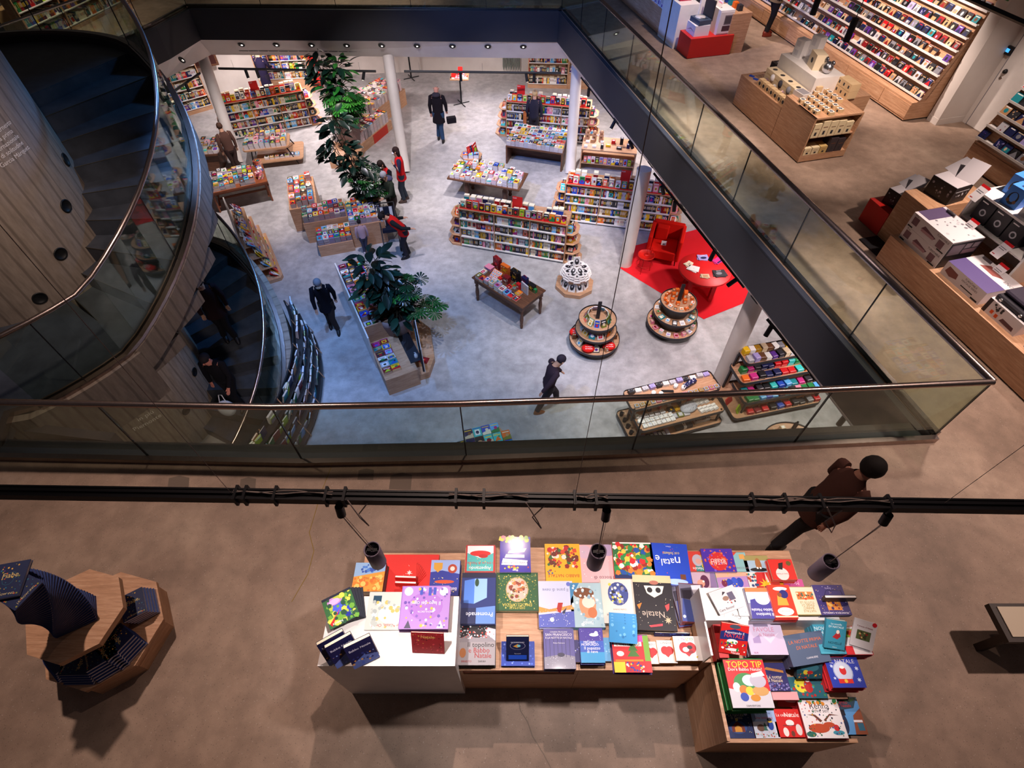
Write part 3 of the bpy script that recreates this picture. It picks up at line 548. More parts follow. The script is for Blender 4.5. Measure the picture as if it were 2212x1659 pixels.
# --- middle unit, centre row
place((996, 1236, 1070, 1346), .75, .02, 7, 'Promenade', 'dark blue book titled Promenade with a lit doorway and floating leaf', '1b2a5e', [('r', 0, 0, 1, 1, '1c2f6e'), ('p', [(.25, .12), (.62, .12), (.62, .62), (.25, .5)], '8fb8ea'), ('p', [(.62, .12), (.92, .16), (.92, .6), (.62, .62)], '4a7bd0'), ('e', .55, .2, .06, .08, '24462f'), ('p', [(0, .66), (.55, .7), (.55, 1), (0, 1)], '5f87d4'), ('r', .55, .7, 1, 1, '162250'), ('r', 0, 0, 1, .1, '141a3a'), ('t', 'Promenade', .45, .82, .17, 'e8ecfa')])
place((1071, 1236, 1163, 1319), .75, .035, 2, 'Enciclopedia delle fate', 'green and gold book with an oval portrait titled Enciclopedia delle fate', '234a2c', [('r', .02, .03, .98, .97, '2a5a34'), ('d', 150, .016, 4, ['b5a545', '7f8c3a', 'd0c36a'], (.05, .05, .95, .95)), ('e', .5, .45, .27, .33, 'a9925a'), ('e', .5, .45, .25, .31, 'd9b3a4'), ('d', 30, .05, 7, ['8a3f2c', 'c9714a', 'f0d9c8', '6d3a2c', '7f9a55'], (.33, .25, .67, .65)), ('t', 'ENCICLOPEDIA', .5, .84, .1, 'cdbb55'), ('t', 'DELLE FATE', .5, .92, .07, 'cdbb55')])
place((1163, 1254, 1239, 1354), .75, .022, 3, 'the snowy hill book', 'pale lilac snow picture book with an orange hill and small red figures', 'b9bfe0', [('r', 0, 0, 1, 1, 'cfd4ee'), ('p', [(0, .52), (.7, .62), (1, .56), (1, .7), (0, .62)], 'd99a4a'), ('p', [(0, .66), (1, .74), (1, 1), (0, 1)], '5a66bd'), ('d', 60, .01, 9, ['ffffff'], (.02, .5, .98, .98)), ('p', [(.3, .48), (.44, .48), (.5, .66), (.38, .7)], 'b5261f'), ('p', [(.2, .58), (.34, .68), (.28, .74)], '2c3355'), ('c', .63, .84, .06, 'f4f4ff'), ('c', .12, .07, .06, '6a74c8'), ('t', 'Il pane di neve', .5, .2, .13, '7a7fa8')])
place((1233, 1258, 1303, 1354), .75, .022, 3, 'the sleeping child book', 'pale blue picture book with a painted curly-haired child', '4f8fae', [('r', 0, 0, 1, 1, 'a9c6cf'), ('d', 50, .05, 5, ['c4d9dd', '8fb3c4', 'dfe9ea']), ('p', [(.7, 0), (1, 0), (1, .4), (.85, .2)], '3f86b5'), ('e', .48, .5, .26, .3, 'dc9a72'), ('e', .58, .24, .32, .13, '7a4a2c'), ('e', .45, .45, .2, .13, 'efe0d0'), ('e', .35, .68, .14, .12, 'c9764a'), ('t', 'Bimbi', .5, .9, .14, 'f4f7f7')])
place((1301, 1250, 1373, 1345), .75, .03, 3, 'Un canto di Natale', 'cream book titled Un canto di Natale with a small dark town picture', 'cdbfae', [('r', 0, 0, 1, 1, 'ddd2c6'), ('e', .5, .34, .31, .27, '3d4a86'), ('d', 46, .05, 15, ['2a2a30', 'd9c44a', '5a6ab5', 'eee6d8', '8a8a98'], (.25, .12, .75, .55)), ('t', 'Un canto di Natale', .5, .82, .14, '2b2730', .8), ('t', 'Charles Dickens', .5, .7, .06, '6a5f5a')])
place((1371, 1241, 1455, 1360), .75, .028, 4, 'the black Natale book', 'large black Natale picture book with ornaments and a cream top edge', '19171c', [('r', 0, 0, 1, 1, '242126'), ('r', 0, 0, 1, .14, 'd2bd92'), ('p', [(.2, .2), (.72, .2), (.66, .34), (.48, .42), (.27, .34)], 'e6dccb'), ('c', .36, .28, .07, '242126'), ('c', .58, .28, .07, '242126'), ('e', .45, .14, .12, .04, 'a86a5a'), ('s', .2, .82, .1, 'b8a98a', 8), ('t', 'Natale', .55, .72, .22, 'b7a89a'), ('p', [(.12, .52), (.24, .56), (.2, .66), (.14, .62)], 'd8484a'), ('p', [(.82, .52), (.95, .56), (.9, .64)], 'e07a2e'), ('p', [(.35, .88), (.7, .92), (.66, .95), (.36, .92)], 'd8404a'), ('d', 40, .008, 2, ['e9dcc4'])], rot=-2, dx=.01)
for k, (x, y, r, zz) in enumerate(((-14, 6, 8, .75), (-9, 0, 6, .775), (0, 0, -3, .80), (3, -2, -4, .825))):
    c = P(1492 + x, 1306 + y, zz)
    book(('slate blue and grey book with a house picture, topmost beside the black Natale book', 'maroon-edged copy just below the house picture book', 'maroon-edged copy, second below the house picture book', 'maroon-edged copy at the bottom under the house picture book')[3 - k], T(c.x, c.y, zz) @ Rz(math.radians(r) + PI), .20, .31, .024, '6d1c2c',
         [('r', .04, .02, 1, .98, '6f6c80'), ('p', [(.1, .5), (.9, .4), (1, .98), (.3, .98)], '3f4f92'), ('p', [(.1, .02), (.5, .05), (.4, .35), (.1, .4)], 'd8d8e2'), ('p', [(.5, .1), (.95, .15), (.95, .4), (.5, .42)], '343040'), ('c', .9, .86, .06, 'e9e9f4')])
# --- middle unit, front row
place((983, 1350, 1070, 1436), .75, .022, 4, 'Il topolino e Babbo Natale', 'grey and black picture book titled Il topolino e Babbo Natale', '1d1a20', [('r', 0, 0, 1, .68, '9a9498'), ('p', [(0, .6), (.3, .75), (.55, .66), (.8, .78), (1, .7), (1, .58), (0, .56)], '8d888e'), ('d', 70, .02, 6, ['e9e9ee', 'd6453c', 'c9c9d4'], (.05, .66, .98, .97)), ('p', [(.75, .8), (1, .6), (1, .9), (.8, .95)], 'c9c4cc'), ('t', 'Il topolino', .64, .5, .16, '1c181c', .66), ('t', 'e Babbo', .6, .36, .16, '9e1d22', .6), ('t', 'Natale', .7, .23, .16, '9e1d22', .6), ('e', .2, .3, .08, .12, 'a86a3a'), ('t', 'ERNESTO', .3, .09, .06, '9e1d22', .3), ('t', 'SARAH', .68, .09, .06, '3a3438', .3)], flip=False)
place((1083, 1385, 1155, 1438), .75, .02, 2, 'the blue swirl box', 'deep blue booklet with white swirls under the dark emblem book', '1b3fa8', [('d', 40, .03, 3, ['7f9be6', '4a6fd8', '12308a'])], flip=False)
lean(1118, 1423, .79, .175, .215, .02, 52, 0, 'dark navy book with an oval emblem, leaning on a stand', '10142e', [('r', .03, .02, .97, .98, '141a3c'), ('e', .5, .62, .34, .16, '8a86a0'), ('e', .5, .62, .32, .15, '161c40'), ('p', [(.3, .6), (.5, .7), (.62, .6), (.48, .54)], 'b8863a'), ('e', .55, .62, .08, .05, '6fb5c0'), ('t', 'RICOMINCIAMO', .5, .76, .08, 'd6d6e2'), ('r', .1, .06, .9, .24, '1f49b4'), ('t', 'Racconti', .5, .3, .08, 'a9a9bf')])
place((1175, 1357, 1241, 1444), .75, .022, 4, 'San Francesco', 'violet-grey forest book titled San Francesco e la notte di Natale', '4a4680', [('r', 0, 0, 1, 1, '5a5498'), ('p', [(0, 0), (1, 0), (1, .3), (.6, .36), (0, .28)], '8d8a9c'), ('d', 26, .012, 4, ['cfcbe2', 'e4e1f0'], (.03, .05, .97, .3))] + [('r', .06 + .13 * i, .28, .075 + .13 * i, .78, '35305f') for i in range(7)] + [('e', .55, .34, .12, .05, '2a2648'), ('t', 'SAN FRANCESCO', .5, .84, .15, 'f2eef4'), ('t', 'E LA NOTTE DI NATALE', .5, .76, .09, 'f2eef4'), ('t', 'CHIARA FRUGONI', .5, .91, .07, 'e2deea'), ('t', 'Felice Feltracco', .5, .63, .06, 'e2deea')], flip=False)
place((1253, 1356, 1304, 1431), .75, .022, 5, 'Il pupazzo di neve', 'small blue to violet book by Michael Morpurgo titled Il pupazzo di neve', '38338a', [('r', 0, 0, 1, .3, '3f9fd6'), ('r', 0, .3, 1, .62, '3a5fc0'), ('r', 0, .62, 1, 1, '4a3a9c'), ('e', .62, .8, .2, .05, 'eaf0fa'), ('c', .72, .85, .08, 'f4f7fd'), ('t', 'MICHAEL', .42, .58, .13, 'ffffff'), ('t', 'MORPURGO', .42, .51, .13, 'ffffff'), ('t', 'Il pupazzo', .5, .41, .17, 'ffffff'), ('t', 'di neve', .5, .31, .16, 'ffffff'), ('d', 30, .012, 3, ['e6ecff'], (.05, .45, .95, .98))], flip=False, dx=.008)
place((1240, 1382, 1256, 1430), .75, .05, 1, 'spare', 'narrow dark violet book beside the Il pupazzo di neve pile', '2b2666', [('d', 12, .1, 2, ['e9e9f4', '5a54b0'])], flip=False)
place((1300, 1377, 1318, 1428), .75, .04, 1, 'spare', 'narrow pale blue book beside the Il pupazzo di neve pile', '62a4d2', [('d', 6, .1, 3, ['9cc9ea'])], flip=False)
for k in range(4):
    c = P(1348, 1358 - 7 * (3 - k) + 8, .85 + .02 * k)
    book('thin sky blue book lying at the %s of the blue fan pile' % ('bottom', 'second level', 'third level', 'top')[k], T(c.x - .01, c.y, .83 + .028 * k) @ Rz(math.radians(-4)) @ Rx(.30), .215, .15, .02, '3f8fc6', [('d', 12, .05, 3, ['6fb4de', '2f74ac'])])
place((1324, 1372, 1404, 1452), .75, .02, 5, "the colourful L'inverno book", 'red, yellow and green patchwork picture book with a fir tree', '4a2a7c', [('r', 0, 0, 1, 1, 'c7262a'), ('r', 0, .82, .3, 1, 'e6a524'), ('r', .3, .82, .6, 1, '2f7fb5'), ('r', .6, .82, .85, 1, 'd8459a'), ('r', .85, .3, 1, 1, '6f9c35'), ('r', .05, .7, .8, .82, 'f1ede2'), ('t', "L'INVERNO", .43, .76, .13, 'b5262a', .7), ('tree', .55, .42, .34, '3f6a2c'), ('e', .2, .5, .1, .07, 'f2e6d6'), ('r', 0, .0, .3, .28, 'e9c22f'), ('r', .3, 0, .85, .28, 'b32028'), ('d', 22, .03, 5, ['f0e6da', '2c3a8c', 'e9c22f'], (.35, .02, .8, .26)), ('r', .05, .29, .8, .34, 'e07a1e')], flip=False, dx=.012)
for k, (px, n, lb) in enumerate((((1388, 1386, 1424, 1434), 3, 'white book with a dark red heart, half hidden by the patchwork book'), ((1421, 1383, 1460, 1432), 4, 'white book with an orange-red heart, between its two twins'), ((1500, 1384, 1520, 1430), 2, 'narrow white book at the right end of the oak unit'))):
    place(px, .75, .02, n, 'white heart book %s' % ('left', 'middle', 'right')[k], lb, 'd0872c', [('r', 0, 0, 1, 1, 'efe8e2'), ('c', .4, .55, .22, 'b5262a'), ('c', .66, .55, .22, 'b5262a'), ('p', [(.2, .5), (.86, .5), (.53, .24)], 'b5262a'), ('t', "L'INIZIO", .5, .88, .16, '3a2f3a')] if k < 2 else [('r', 0, 0, 1, 1, 'e9e4e0'), ('t', 'LIEVE', .5, .5, .3, 'b5262a')], flip=False)
place((1457, 1374, 1514, 1427), .79, .02, 4, "L'inizio heart book", "white book titled L'inizio with a red heart and two animals, topmost", 'd0872c', [('r', 0, 0, 1, 1, 'f3eee9'), ('c', .38, .52, .2, 'b32028'), ('c', .62, .52, .2, 'b32028'), ('p', [(.2, .47), (.8, .47), (.5, .16)], 'b32028'), ('e', .42, .45, .12, .1, 'f2efe9'), ('e', .58, .54, .1, .08, '2a2226'), ('e', .6, .35, .1, .07, '8a1a22'), ('t', "L", .22, .87, .14, '2f7fb5'), ('t', "IN", .36, .87, .14, 'd8459a'), ('t', 'IZ', .52, .87, .14, 'e6a524'), ('t', 'IO', .68, .87, .14, '3f8a2c'), ('p', [(.75, .15), (.85, .2), (.8, .1)], 'e6c43a')], flip=False)
lean(1450, 1372, .76, .28, .05, .012, 75, -1, 'thin navy book lying on edge behind the heart books', '182a66', [('d', 10, .03, 1, ['4a6fd8'])])
for k, u in enumerate((1042, 1197)):
    c = P(u, 1452, .62); book('red-spined picture book lying inside the shadow gap, %s' % ('left one', 'right one')[k], T(c.x, .965, .605), .30, .11, .045, 'c7262a', [('d', 30, .04, k, ['e9c22f', 'f0e6da', '2c3a8c'])])
# --- rear shelf right
for px, lb, cv, art, n in (
    ((1483, 1191, 1527, 1234), 'red and teal picture book with a grey bearded face', 'c23a30', [('r', 0, 0, 1, 1, 'cf3f34'), ('r', 0, .62, .6, 1, '2f8a86'), ('e', .45, .45, .26, .3, 'b7b4c2'), ('e', .42, .5, .14, .14, 'd8a59a'), ('d', 12, .06, 2, ['2a6a5a', 'e6b83c'], (0, .1, .25, .9)), ('t', 'Natale', .5, .86, .2, 'f4f4ee')], 2),
    ((1577, 1193, 1614, 1235), 'pale teal picture book half covered by the reindeer book', '5fa8a8', [('r', 0, 0, 1, 1, '8cc0c2'), ('p', [(.5, 0), (1, 0), (1, .4)], 'd6452f'), ('r', .1, .1, .4, .35, 'dfa65a'), ('t', 'RACCONTI', .4, .8, .16, '7a5f6a')], 2),
    ((1608, 1200, 1662, 1236), 'olive and sky blue picture book with an upside-down moose', '8c8a5a', [('r', 0, 0, 1, 1, 'a8c7dc'), ('r', 0, 0, 1, .3, 'a39a5e'), ('e', .45, .55, .12, .4, 'a96f3f'), ('e', .48, .85, .35, .12, '1f2024'), ('c', .4, .75, .04, 'ffffff'), ('c', .52, .75, .04, 'ffffff')], 2),
    ((1518, 1185, 1586, 1235), 'violet picture book with a red circle titled Babbo Natale', '3d1f8c', [('r', 0, 0, 1, 1, '4a2aa6'), ('d', 40, .035, 5, ['d64a3a', 'e0703a', '7f5ad0']), ('c', .52, .55, .3, 'cf2a2e'), ('t', 'BABBO', .52, .5, .15, 'f2e4e0', .5), ('t', 'NATALE', .52, .62, .15, 'f2e4e0', .5)], 3),
    ((1664, 1208, 1716, 1252), 'scarlet Canto di Natale book with a running silhouette, topmost of its pile', 'c8201c', [('r', 0, 0, 1, 1, 'db2a20'), ('c', .55, .72, .26, 'f2e6e0'), ('p', [(.4, .15), (.6, .2), (.66, .48), (.5, .52), (.45, .35)], '241a1c'), ('c', .18, .2, .1, '6a5a1e'), ('t', 'Canto di Natale', .55, .72, .12, 'b5201c', .5)], 5),
    ((1496, 1236, 1555, 1276), 'picture book with a purple owl-like figure and a green spine', '2f8a3a', [('r', .12, 0, 1, 1, 'cdb3c4'), ('p', [(.12, 0), (.3, 0), (.4, 1), (.12, 1)], '8f7aa8'), ('e', .55, .5, .16, .35, '5f2a4c'), ('e', .7, .6, .14, .2, 'e2a08a'), ('c', .6, .5, .04, 'f4f0e8')], 2),
    ((1549, 1236, 1624, 1276), 'violet landscape book with a row of blue camels and a crimson spine', 'b01f3c', [('r', .1, 0, 1, 1, 'b98fc9'), ('p', [(.1, 0), (1, 0), (1, .3), (.1, .2)], 'e3b39a'), ('e', .35, .55, .1, .26, '2f49b8'), ('e', .5, .55, .1, .28, '3a59d0'), ('e', .65, .6, .1, .25, '2f49b8'), ('e', .8, .6, .08, .2, '7a2a4c'), ('d', 16, .02, 1, ['f0c24a'])], 2),
    ((1615, 1236, 1690, 1270), 'red, white and yellow starburst picture book with an orange spine', 'd9951f', [('r', .1, 0, 1, 1, 'e9e6e4'), ('p', [(.1, 0), (.45, 0), (.35, 1), (.1, 1)], 'd2453a'), ('p', [(.45, 0), (.7, 0), (.8, 1), (.5, 1)], 'cf2a2a'), ('s', .5, .8, .2, 'f0c22a', 9), ('d', 20, .04, 3, ['3a8a8a', 'b5452e', '2f4a7c'], (.7, .1, .97, .9))], 2),
    ((1693, 1251, 1735, 1268), 'small magenta book at the right end of the rear shelf', 'b53a86', [('r', 0, 0, 1, 1, 'd0559c'), ('t', 'Magia', .5, .5, .25, 'f0c9e0')], 1)):
    place(px, .68, .022, n, lb.split(' with')[0].split(' half')[0][:40], lb, cv, art)
# --- white riser
place((1616, 1269, 1676, 1336), 1.12, .02, 3, 'Il bambino e Babbo Natale', 'book with a white beard over violet titled Il bambino e Babbo Natale', '8c8aa0', [('r', .04, 0, 1, .14, 'df7a4a'), ('r', .04, .14, 1, .5, 'b9cbe2'), ('p', [(.1, .45), (.4, .3), (.9, .4), (1, 1), (0, 1)], '45408c'), ('e', .45, .38, .26, .18, 'eff3f8'), ('t', 'Il bambino', .5, .86, .15, 'f2f2fa'), ('t', 'e Babbo Natale', .5, .72, .14, 'f2f2fa')], pages='white')
place((1666, 1263, 1714, 1335), 1.12, .02, 4, 'the red snow queen book', 'red book with a gold-gowned figure and white cloud label', 'b3211c', [('r', 0, 0, 1, 1, 'db3a24'), ('e', .45, .12, .32, .06, 'f4efe9'), ('p', [(.3, .3), (.65, .3), (.75, .62), (.25, .62)], 'c99a3c'), ('e', .35, .28, .2, .13, '2a2a6c'), ('e', .55, .3, .1, .07, '8a4a2c'), ('e', .48, .8, .36, .12, 'f4efe9'), ('t', 'Lo Schiaccianoci', .48, .8, .1, '8a4a3c'), ('r', 0, .93, 1, .97, 'f2c9b0')], pages='white', dx=.01)
place((1712, 1267, 1772, 1328), 1.12, .02, 3, 'the cream fables book', 'cream and gold book titled Tutte le fiabe di Babbo Natale', '9c8a4a', [('r', .03, .02, .97, .98, 'd8cdb2'), ('r', .2, .18, .8, .46, 'c9763c'), ('d', 22, .04, 6, ['e8d9b0', '7a4a2c', '3f6a5c', 'd64a2e'], (.22, .2, .78, .44)), ('t', 'TUTTE LE', .5, .56, .12, '9a7a2c'), ('t', 'FIABE DI', .5, .66, .12, '9a7a2c'), ('t', 'BABBO', .5, .76, .12, '9a7a2c'), ('t', 'NATALE', .5, .86, .12, '9a7a2c')], pages='white')
place((1764, 1263, 1829, 1328), 1.12, .022, 3, 'the starry violet book', 'dark violet starry book with an orange picture square, under an acrylic stand', '37305c', [('r', 0, 0, 1, 1, '3f3670'), ('d', 50, .012, 2, ['dcd6f0', 'e0b85a']), ('r', .25, .5, .72, .84, 'd9853a'), ('d', 14, .05, 3, ['8a2a1c', 'f0c06a', '3a2a5c'], (.3, .54, .68, .8)), ('t', 'FRANCESCA CAVALLO', .5, .93, .08, 'f0ecf8'), ('t', 'Storia', .5, .12, .09, 'b7acd8')], pages='white')
place((1566, 1318, 1616, 1345), 1.12, .004, 1, 'x', 'loose white leaflet sticking out under the Care Renne book', 'e6e4e2', [('t', 'Care', .5, .5, .2, '3a343a')], rot=-20)
place((1590, 1268, 1640, 1330), 1.12, .012, 2, 'the pale booklets', 'pale grey-white booklet between the Care Renne book and its neighbour', 'd6d6d8', [('d', 10, .03, 2, ['b0b0b8'])], flip=True)
c = P(1570, 1294, 1.17); book('pale grey book titled Care Renne! turned at an angle, with a reindeer sleigh', T(c.x, c.y, 1.146) @ Rz(math.radians(18)), .21, .17, .012, 'b9b4b6', [('r', 0, 0, 1, 1, 'c9c4c6'), ('t', 'Care Renne!', .1, .5, .001, '2a242a'), ('r', .62, .4, .85, .75, '5a5468'), ('e', .5, .55, .12, .1, '8a6a5a'), ('p', [(.42, .7), (.6, .8), (.5, .86)], '2a242a'), ('d', 7, .03, 3, ['c9402e', '2a242a'], (.4, .2, .8, .5))] + [('t', 'Care Renne!', .35, .14, .12, '2a242a')])
t = thing('book_easel', 'clear acrylic easel standing on the starry violet book', 'book stand', tuple(P(1800, 1300, 1.19)))
b = MB('clear_acrylic'); b.tube([(-.08, 0, .004), (-.055, .07, .05), (.055, .07, .05), (.09, 0, .004)], .0025, 6); b.build('wire', t)
c = P(1813, 1288, 1.25); book('book standing on the acrylic easel with only its page edge showing', T(c.x, c.y, 1.235) @ Rx(PI / 2 - .15) @ T(0, .0, 0), .235, .06, .022, '2a2226', None, pages='white')
# --- front row of the white riser
lean(1580, 1410, 1.0, .20, .22, .02, 38, -8, 'red Natale picture book with a blue banner, leaning at the riser corner', 'b81c20', [('r', 0, 0, 1, 1, 'c9211f'), ('e', .5, .92, .2, .07, '3f4a5c'), ('p', [(0, .45), (1, .5), (1, .75), (.5, .84), (0, .72)], '1f2a6c'), ('t', 'Aspettando il', .5, .72, .13, 'f2e6e6'), ('t', 'NATALE', .5, .6, .2, 'e0403a'), ('e', .45, .42, .2, .08, 'f2eee9'), ('d', 30, .04, 4, ['e6c23a', 'f2eee9', '24307a', '2f8a4a'], (.05, .12, .95, .4)), ('e', .5, .15, .22, .05, 'f2eee9'), ('t', 'Natale', .6, .05, .12, 'ffffff')])
place((1546, 1338, 1566, 1420), .85, .022, 7, 'red spines', 'tall red-spined pile at the left end of the white riser', 'a81c22', [('r', 0, 0, 1, 1, 'c42024')], flip=False)
place((1614, 1345, 1694, 1414), .85, .028, 6, 'the lilac tales book', 'pale lilac hardback with a house silhouette and pink title', 'b3a2bf', [('r', 0, 0, 1, 1, 'c7b8d2'), ('p', [(.15, .5), (.35, .62), (.35, .36), (.15, .36)], '9d8ab5'), ('p', [(.3, .75), (.6, .5), (.9, .7), (.6, .35)], 'd9cbe0'), ('r', .25, .88, .65, .98, '7c6f8c'), ('t', 'FAVOLE', .5, .78, .16, 'c47f9a'), ('t', 'di Natale', .55, .62, .12, 'c47f9a'), ('t', 'BUR', .15, .06, .06, '9a4a7a')], flip=False)
c = P(1740, 1392, 1.02); 
for k in range(2):
    cc = P(1725 + 12 * k, 1393 - 2 * k, 1.02)
    book('grey-violet slipcase book lying %s in the leaning pair' % ('lower', 'upper')[k], T(c.x + .01, c.y - .01, .86 + .075 * k) @ Rz(math.radians(8)) @ Rx(.20), .30, .21, .07, '5d5a74', [('r', 0, 0, 1, 1, '57657f'), ('t', 'LA NOTTE PRIMA', .5, .75, .11, 'd6723c'), ('t', 'DI NATALE', .5, .55, .11, 'd6723c'), ('t', 'CAVALIERE', .55, .2, .06, 'e9e6ee')], pages='6d6684')
place((1764, 1348, 1822, 1412), .85, .026, 6, 'the teal Novelle book', 'turquoise Novelle book lying under the leaning teal book', '3f93ab', [('r', 0, 0, 1, 1, '4aa3bb'), ('t', 'NOVELLE', .4, .85, .18, 'eef6f8'), ('t', 'DI NATALE', .4, .72, .16, 'eef6f8')], flip=False)
lean(1798, 1398, 1.02, .145, .21, .028, 36, -8, 'teal Le novelle di Natale book with a red reading figure, leaning on a wire stand', '2f7f96', [('r', 0, 0, 1, 1, '3a8ca4'), ('t', 'Le novelle', .5, .86, .13, 'e2f0f2'), ('t', 'DI NATALE', .5, .76, .15, 'e2f0f2'), ('p', [(.35, .4), (.65, .66), (.75, .45), (.6, .34)], 'a82a2e'), ('e', .6, .6, .08, .07, 'e6d2c4'), ('t', 'NOVELLE', .5, .2, .16, '1a2a30'), ('t', 'Sellerio', .5, .06, .07, 'dfeef0')])
place((1820, 1352, 1876, 1414), .85, .02, 8, 'the red and white box books', 'white book with red trim at the right end of the white riser', 'b3242c', [('r', .03, .02, .97, .98, 'e6dfe0'), ('r', .1, .6, .6, .9, '8aa03a'), ('c', .4, .75, .12, 'd64a2e'), ('r', .0, .02, .3, .3, 'd2212c'), ('t', 'Natale', .5, .45, .18, 'a34a5a')], flip=False, pages='white')
lean(1858, 1398, 1.02, .16, .2, .012, 32, -18, 'white book with a dark green painting leaning outwards at the riser end', 'd8d4d6', [('r', .2, .28, .8, .62, '55603a'), ('d', 12, .06, 6, ['8a2a24', '3a3a24', 'c9a86a'], (.25, .3, .75, .6)), ('c', .88, .93, .1, 'c9202c'), ('t', 'Il pranzo di Natale', .5, .76, .09, '8a2a34')], pages='white')
# --- lower right unit
M0 = P(1614, 1476, .95)
place((1572, 1424, 1660, 1528), .80, .017, 11, 'Topo Tip', "large red picture book titled Topo Tip, Dov'e Babbo Natale? with a winter scene", '1f7a34', [('r', 0, 0, 1, 1, 'c9232a'), ('p', [(0, 0), (1, 0), (1, .34), (.5, .3), (0, .4)], 'c9c6ce'), ('e', .45, .5, .3, .22, '3f8a4a'), ('e', .55, .56, .18, .12, 'dfe6ee'), ('e', .2, .42, .09, .1, 'f0e9e4'), ('e', .36, .36, .11, .1, 'e07a2e'), ('e', .5, .34, .1, .09, 'e6c93a'), ('e', .34, .22, .1, .09, '2f49a8'), ('e', .76, .34, .2, .1, 'c99a5a'), ('e', .75, .55, .2, .14, 'b9b4c4'), ('p', [(.62, .62), (.95, .66), (.9, .76), (.62, .7)], 'f2eef0'), ('e', .6, .2, .12, .07, 'c9852a'), ('t', 'TOPO TIP', .5, .89, .21, 'f0d42a'), ('t', "Dov'\u00e8 Babbo Natale?", .5, .79, .1, 'f6f0ea'), ('t', 'DAMI EDITORE', .5, .04, .05, '2a242a')], flip=False, dx=.016)
place((1642, 1428, 1700, 1492), .80, .02, 2, 'La notte di Natale', 'dark blue book titled La notte di Natale with a golden sleigh', '2a2458', [('r', 0, 0, 1, 1, '2c2a66'), ('p', [(.2, .72), (.9, .6), (.9, .68), (.3, .8)], 'c9853a'), ('t', 'La notte', .5, .46, .16, 'e9d9b8'), ('t', 'di Natale', .5, .34, .16, 'e9d9b8'), ('d', 50, .035, 4, ['6d66a8', '8f8ac0', '4a4490'], (.03, .02, .97, .26)), ('d', 14, .015, 5, ['c94a2e', 'e9d96a'])], flip=False)
place((1704, 1462, 1782, 1508), .80, .02, 1, 'x', 'dark teal book with a yellow moon and red-coated figure lying flat', '1d4a58', [('r', 0, 0, 1, 1, '24606e'), ('c', .35, .6, .18, 'e0d23a'), ('e', .55, .55, .12, .3, 'b3282a'), ('e', .56, .85, .07, .1, 'f2eee9'), ('d', 26, .04, 7, ['b3282a', '3f8a4a', '3f93ab'])], flip=False)
lean(1742, 1459, .84, .19, .14, .04, 42, 0, 'dark teal box book with a garland and red-coated figure, leaning behind', '12303c', [('r', 0, 0, 1, 1, '1f4f5e'), ('e', .5, .6, .36, .22, '3a7684'), ('c', .35, .35, .1, 'e0c83a'), ('e', .52, .34, .12, .1, 'b3282a'), ('d', 26, .03, 9, ['b3282a', '3f8a4a', 'e6a53a'], (.05, .05, .95, .3))])
place((1789, 1419, 1861, 1485), .80, .018, 9, 'Il Natale', 'blue picture book titled Il Natale with a snow globe on a red base', 'c3222a', [('r', 0, 0, 1, 1, '2238a4'), ('r', .15, .9, .6, 1, '3a3658'), ('c', .45, .52, .29, '9aa6c8'), ('c', .45, .52, .26, 'c4cde2'), ('r', .24, .14, .66, .28, 'cf2a24'), ('c', .45, .21, .05, 'e6b83a'), ('e', .45, .55, .1, .14, 'c9262a'), ('e', .45, .66, .07, .05, 'f4eeea'), ('s', .15, .7, .06, 'c9d6f4', 6), ('s', .88, .62, .07, 'c9d6f4', 6), ('s', .85, .25, .07, 'c9d6f4', 6), ('s', .14, .3, .05, 'c9d6f4', 6), ('t', 'IL NATALE', .5, .85, .16, 'c9c9d8')], flip=False, pages='white', dx=.01)
place((1561, 1530, 1624, 1594), .66, .02, 4, 'La nascita di Gesu', 'dark blue book titled La nascita di Gesu with a glowing stable', '161f4a', [('r', 0, 0, 1, 1, '1a2a5e'), ('e', .5, .36, .3, .22, '2a4a8c'), ('p', [(.28, .2), (.72, .2), (.72, .38), (.5, .56), (.28, .38)], '7a2a1e'), ('p', [(.38, .2), (.62, .2), (.62, .34), (.5, .44), (.38, .34)], 'e69a2e'), ('c', .5, .62, .05, 'f0d46a'), ('e', .16, .85, .07, .1, 'c9c4dc'), ('e', .84, .85, .07, .1, 'c9c4dc'), ('t', 'La nascita', .5, .78, .14, 'd9cdb0', .6), ('t', 'di Ges\u00f9', .5, .68, .13, 'd9cdb0', .6), ('d', 18, .012, 2, ['e9dc9a'])], flip=False)
place((1626, 1530, 1678, 1594), .66, .02, 4, 'the letterina book', 'pale blue and white book with animals and a child in a yellow scarf', '8c2a34', [('r', 0, 0, 1, 1, 'd6dbe8'), ('r', 0, .55, 1, 1, '9fb9e2'), ('t', 'Caro Babbo', .5, .84, .13, '2c3a7c'), ('t', 'Una letterina', .5, .68, .14, 'd2456a'), ('e', .3, .34, .16, .12, '6d4a3a'), ('e', .72, .42, .12, .16, '2a4aa8'), ('e', .72, .56, .1, .05, 'e6c43a'), ('e', .72, .62, .1, .06, '2a1f24'), ('tree', .48, .25, .2, '3a6a5c'), ('d', 30, .025, 6, ['3f8a4a', 'c9402e', 'e9e4da'], (.03, .03, .97, .2))], flip=False)
place((1674, 1531, 1738, 1592), .66, .02, 4, 'La cena di Natale', 'scarlet book titled La cena di Natale with white animals', 'a8181c', [('r', 0, 0, 1, 1, 'd3231f'), ('t', 'La cena di', .35, .78, .15, 'f4eee9', .5), ('t', 'Natale', .62, .78, .2, 'f4eee9', .5), ('e', .5, .5, .14, .11, 'f2eeea'), ('r', .25, .4, .7, .42, '4a3a3a'), ('e', .3, .18, .09, .16, 'f0e6e0'), ('e', .75, .26, .1, .2, 'e6dcd8'), ('e', .52, .12, .06, .1, '6a3a2c')], flip=False)
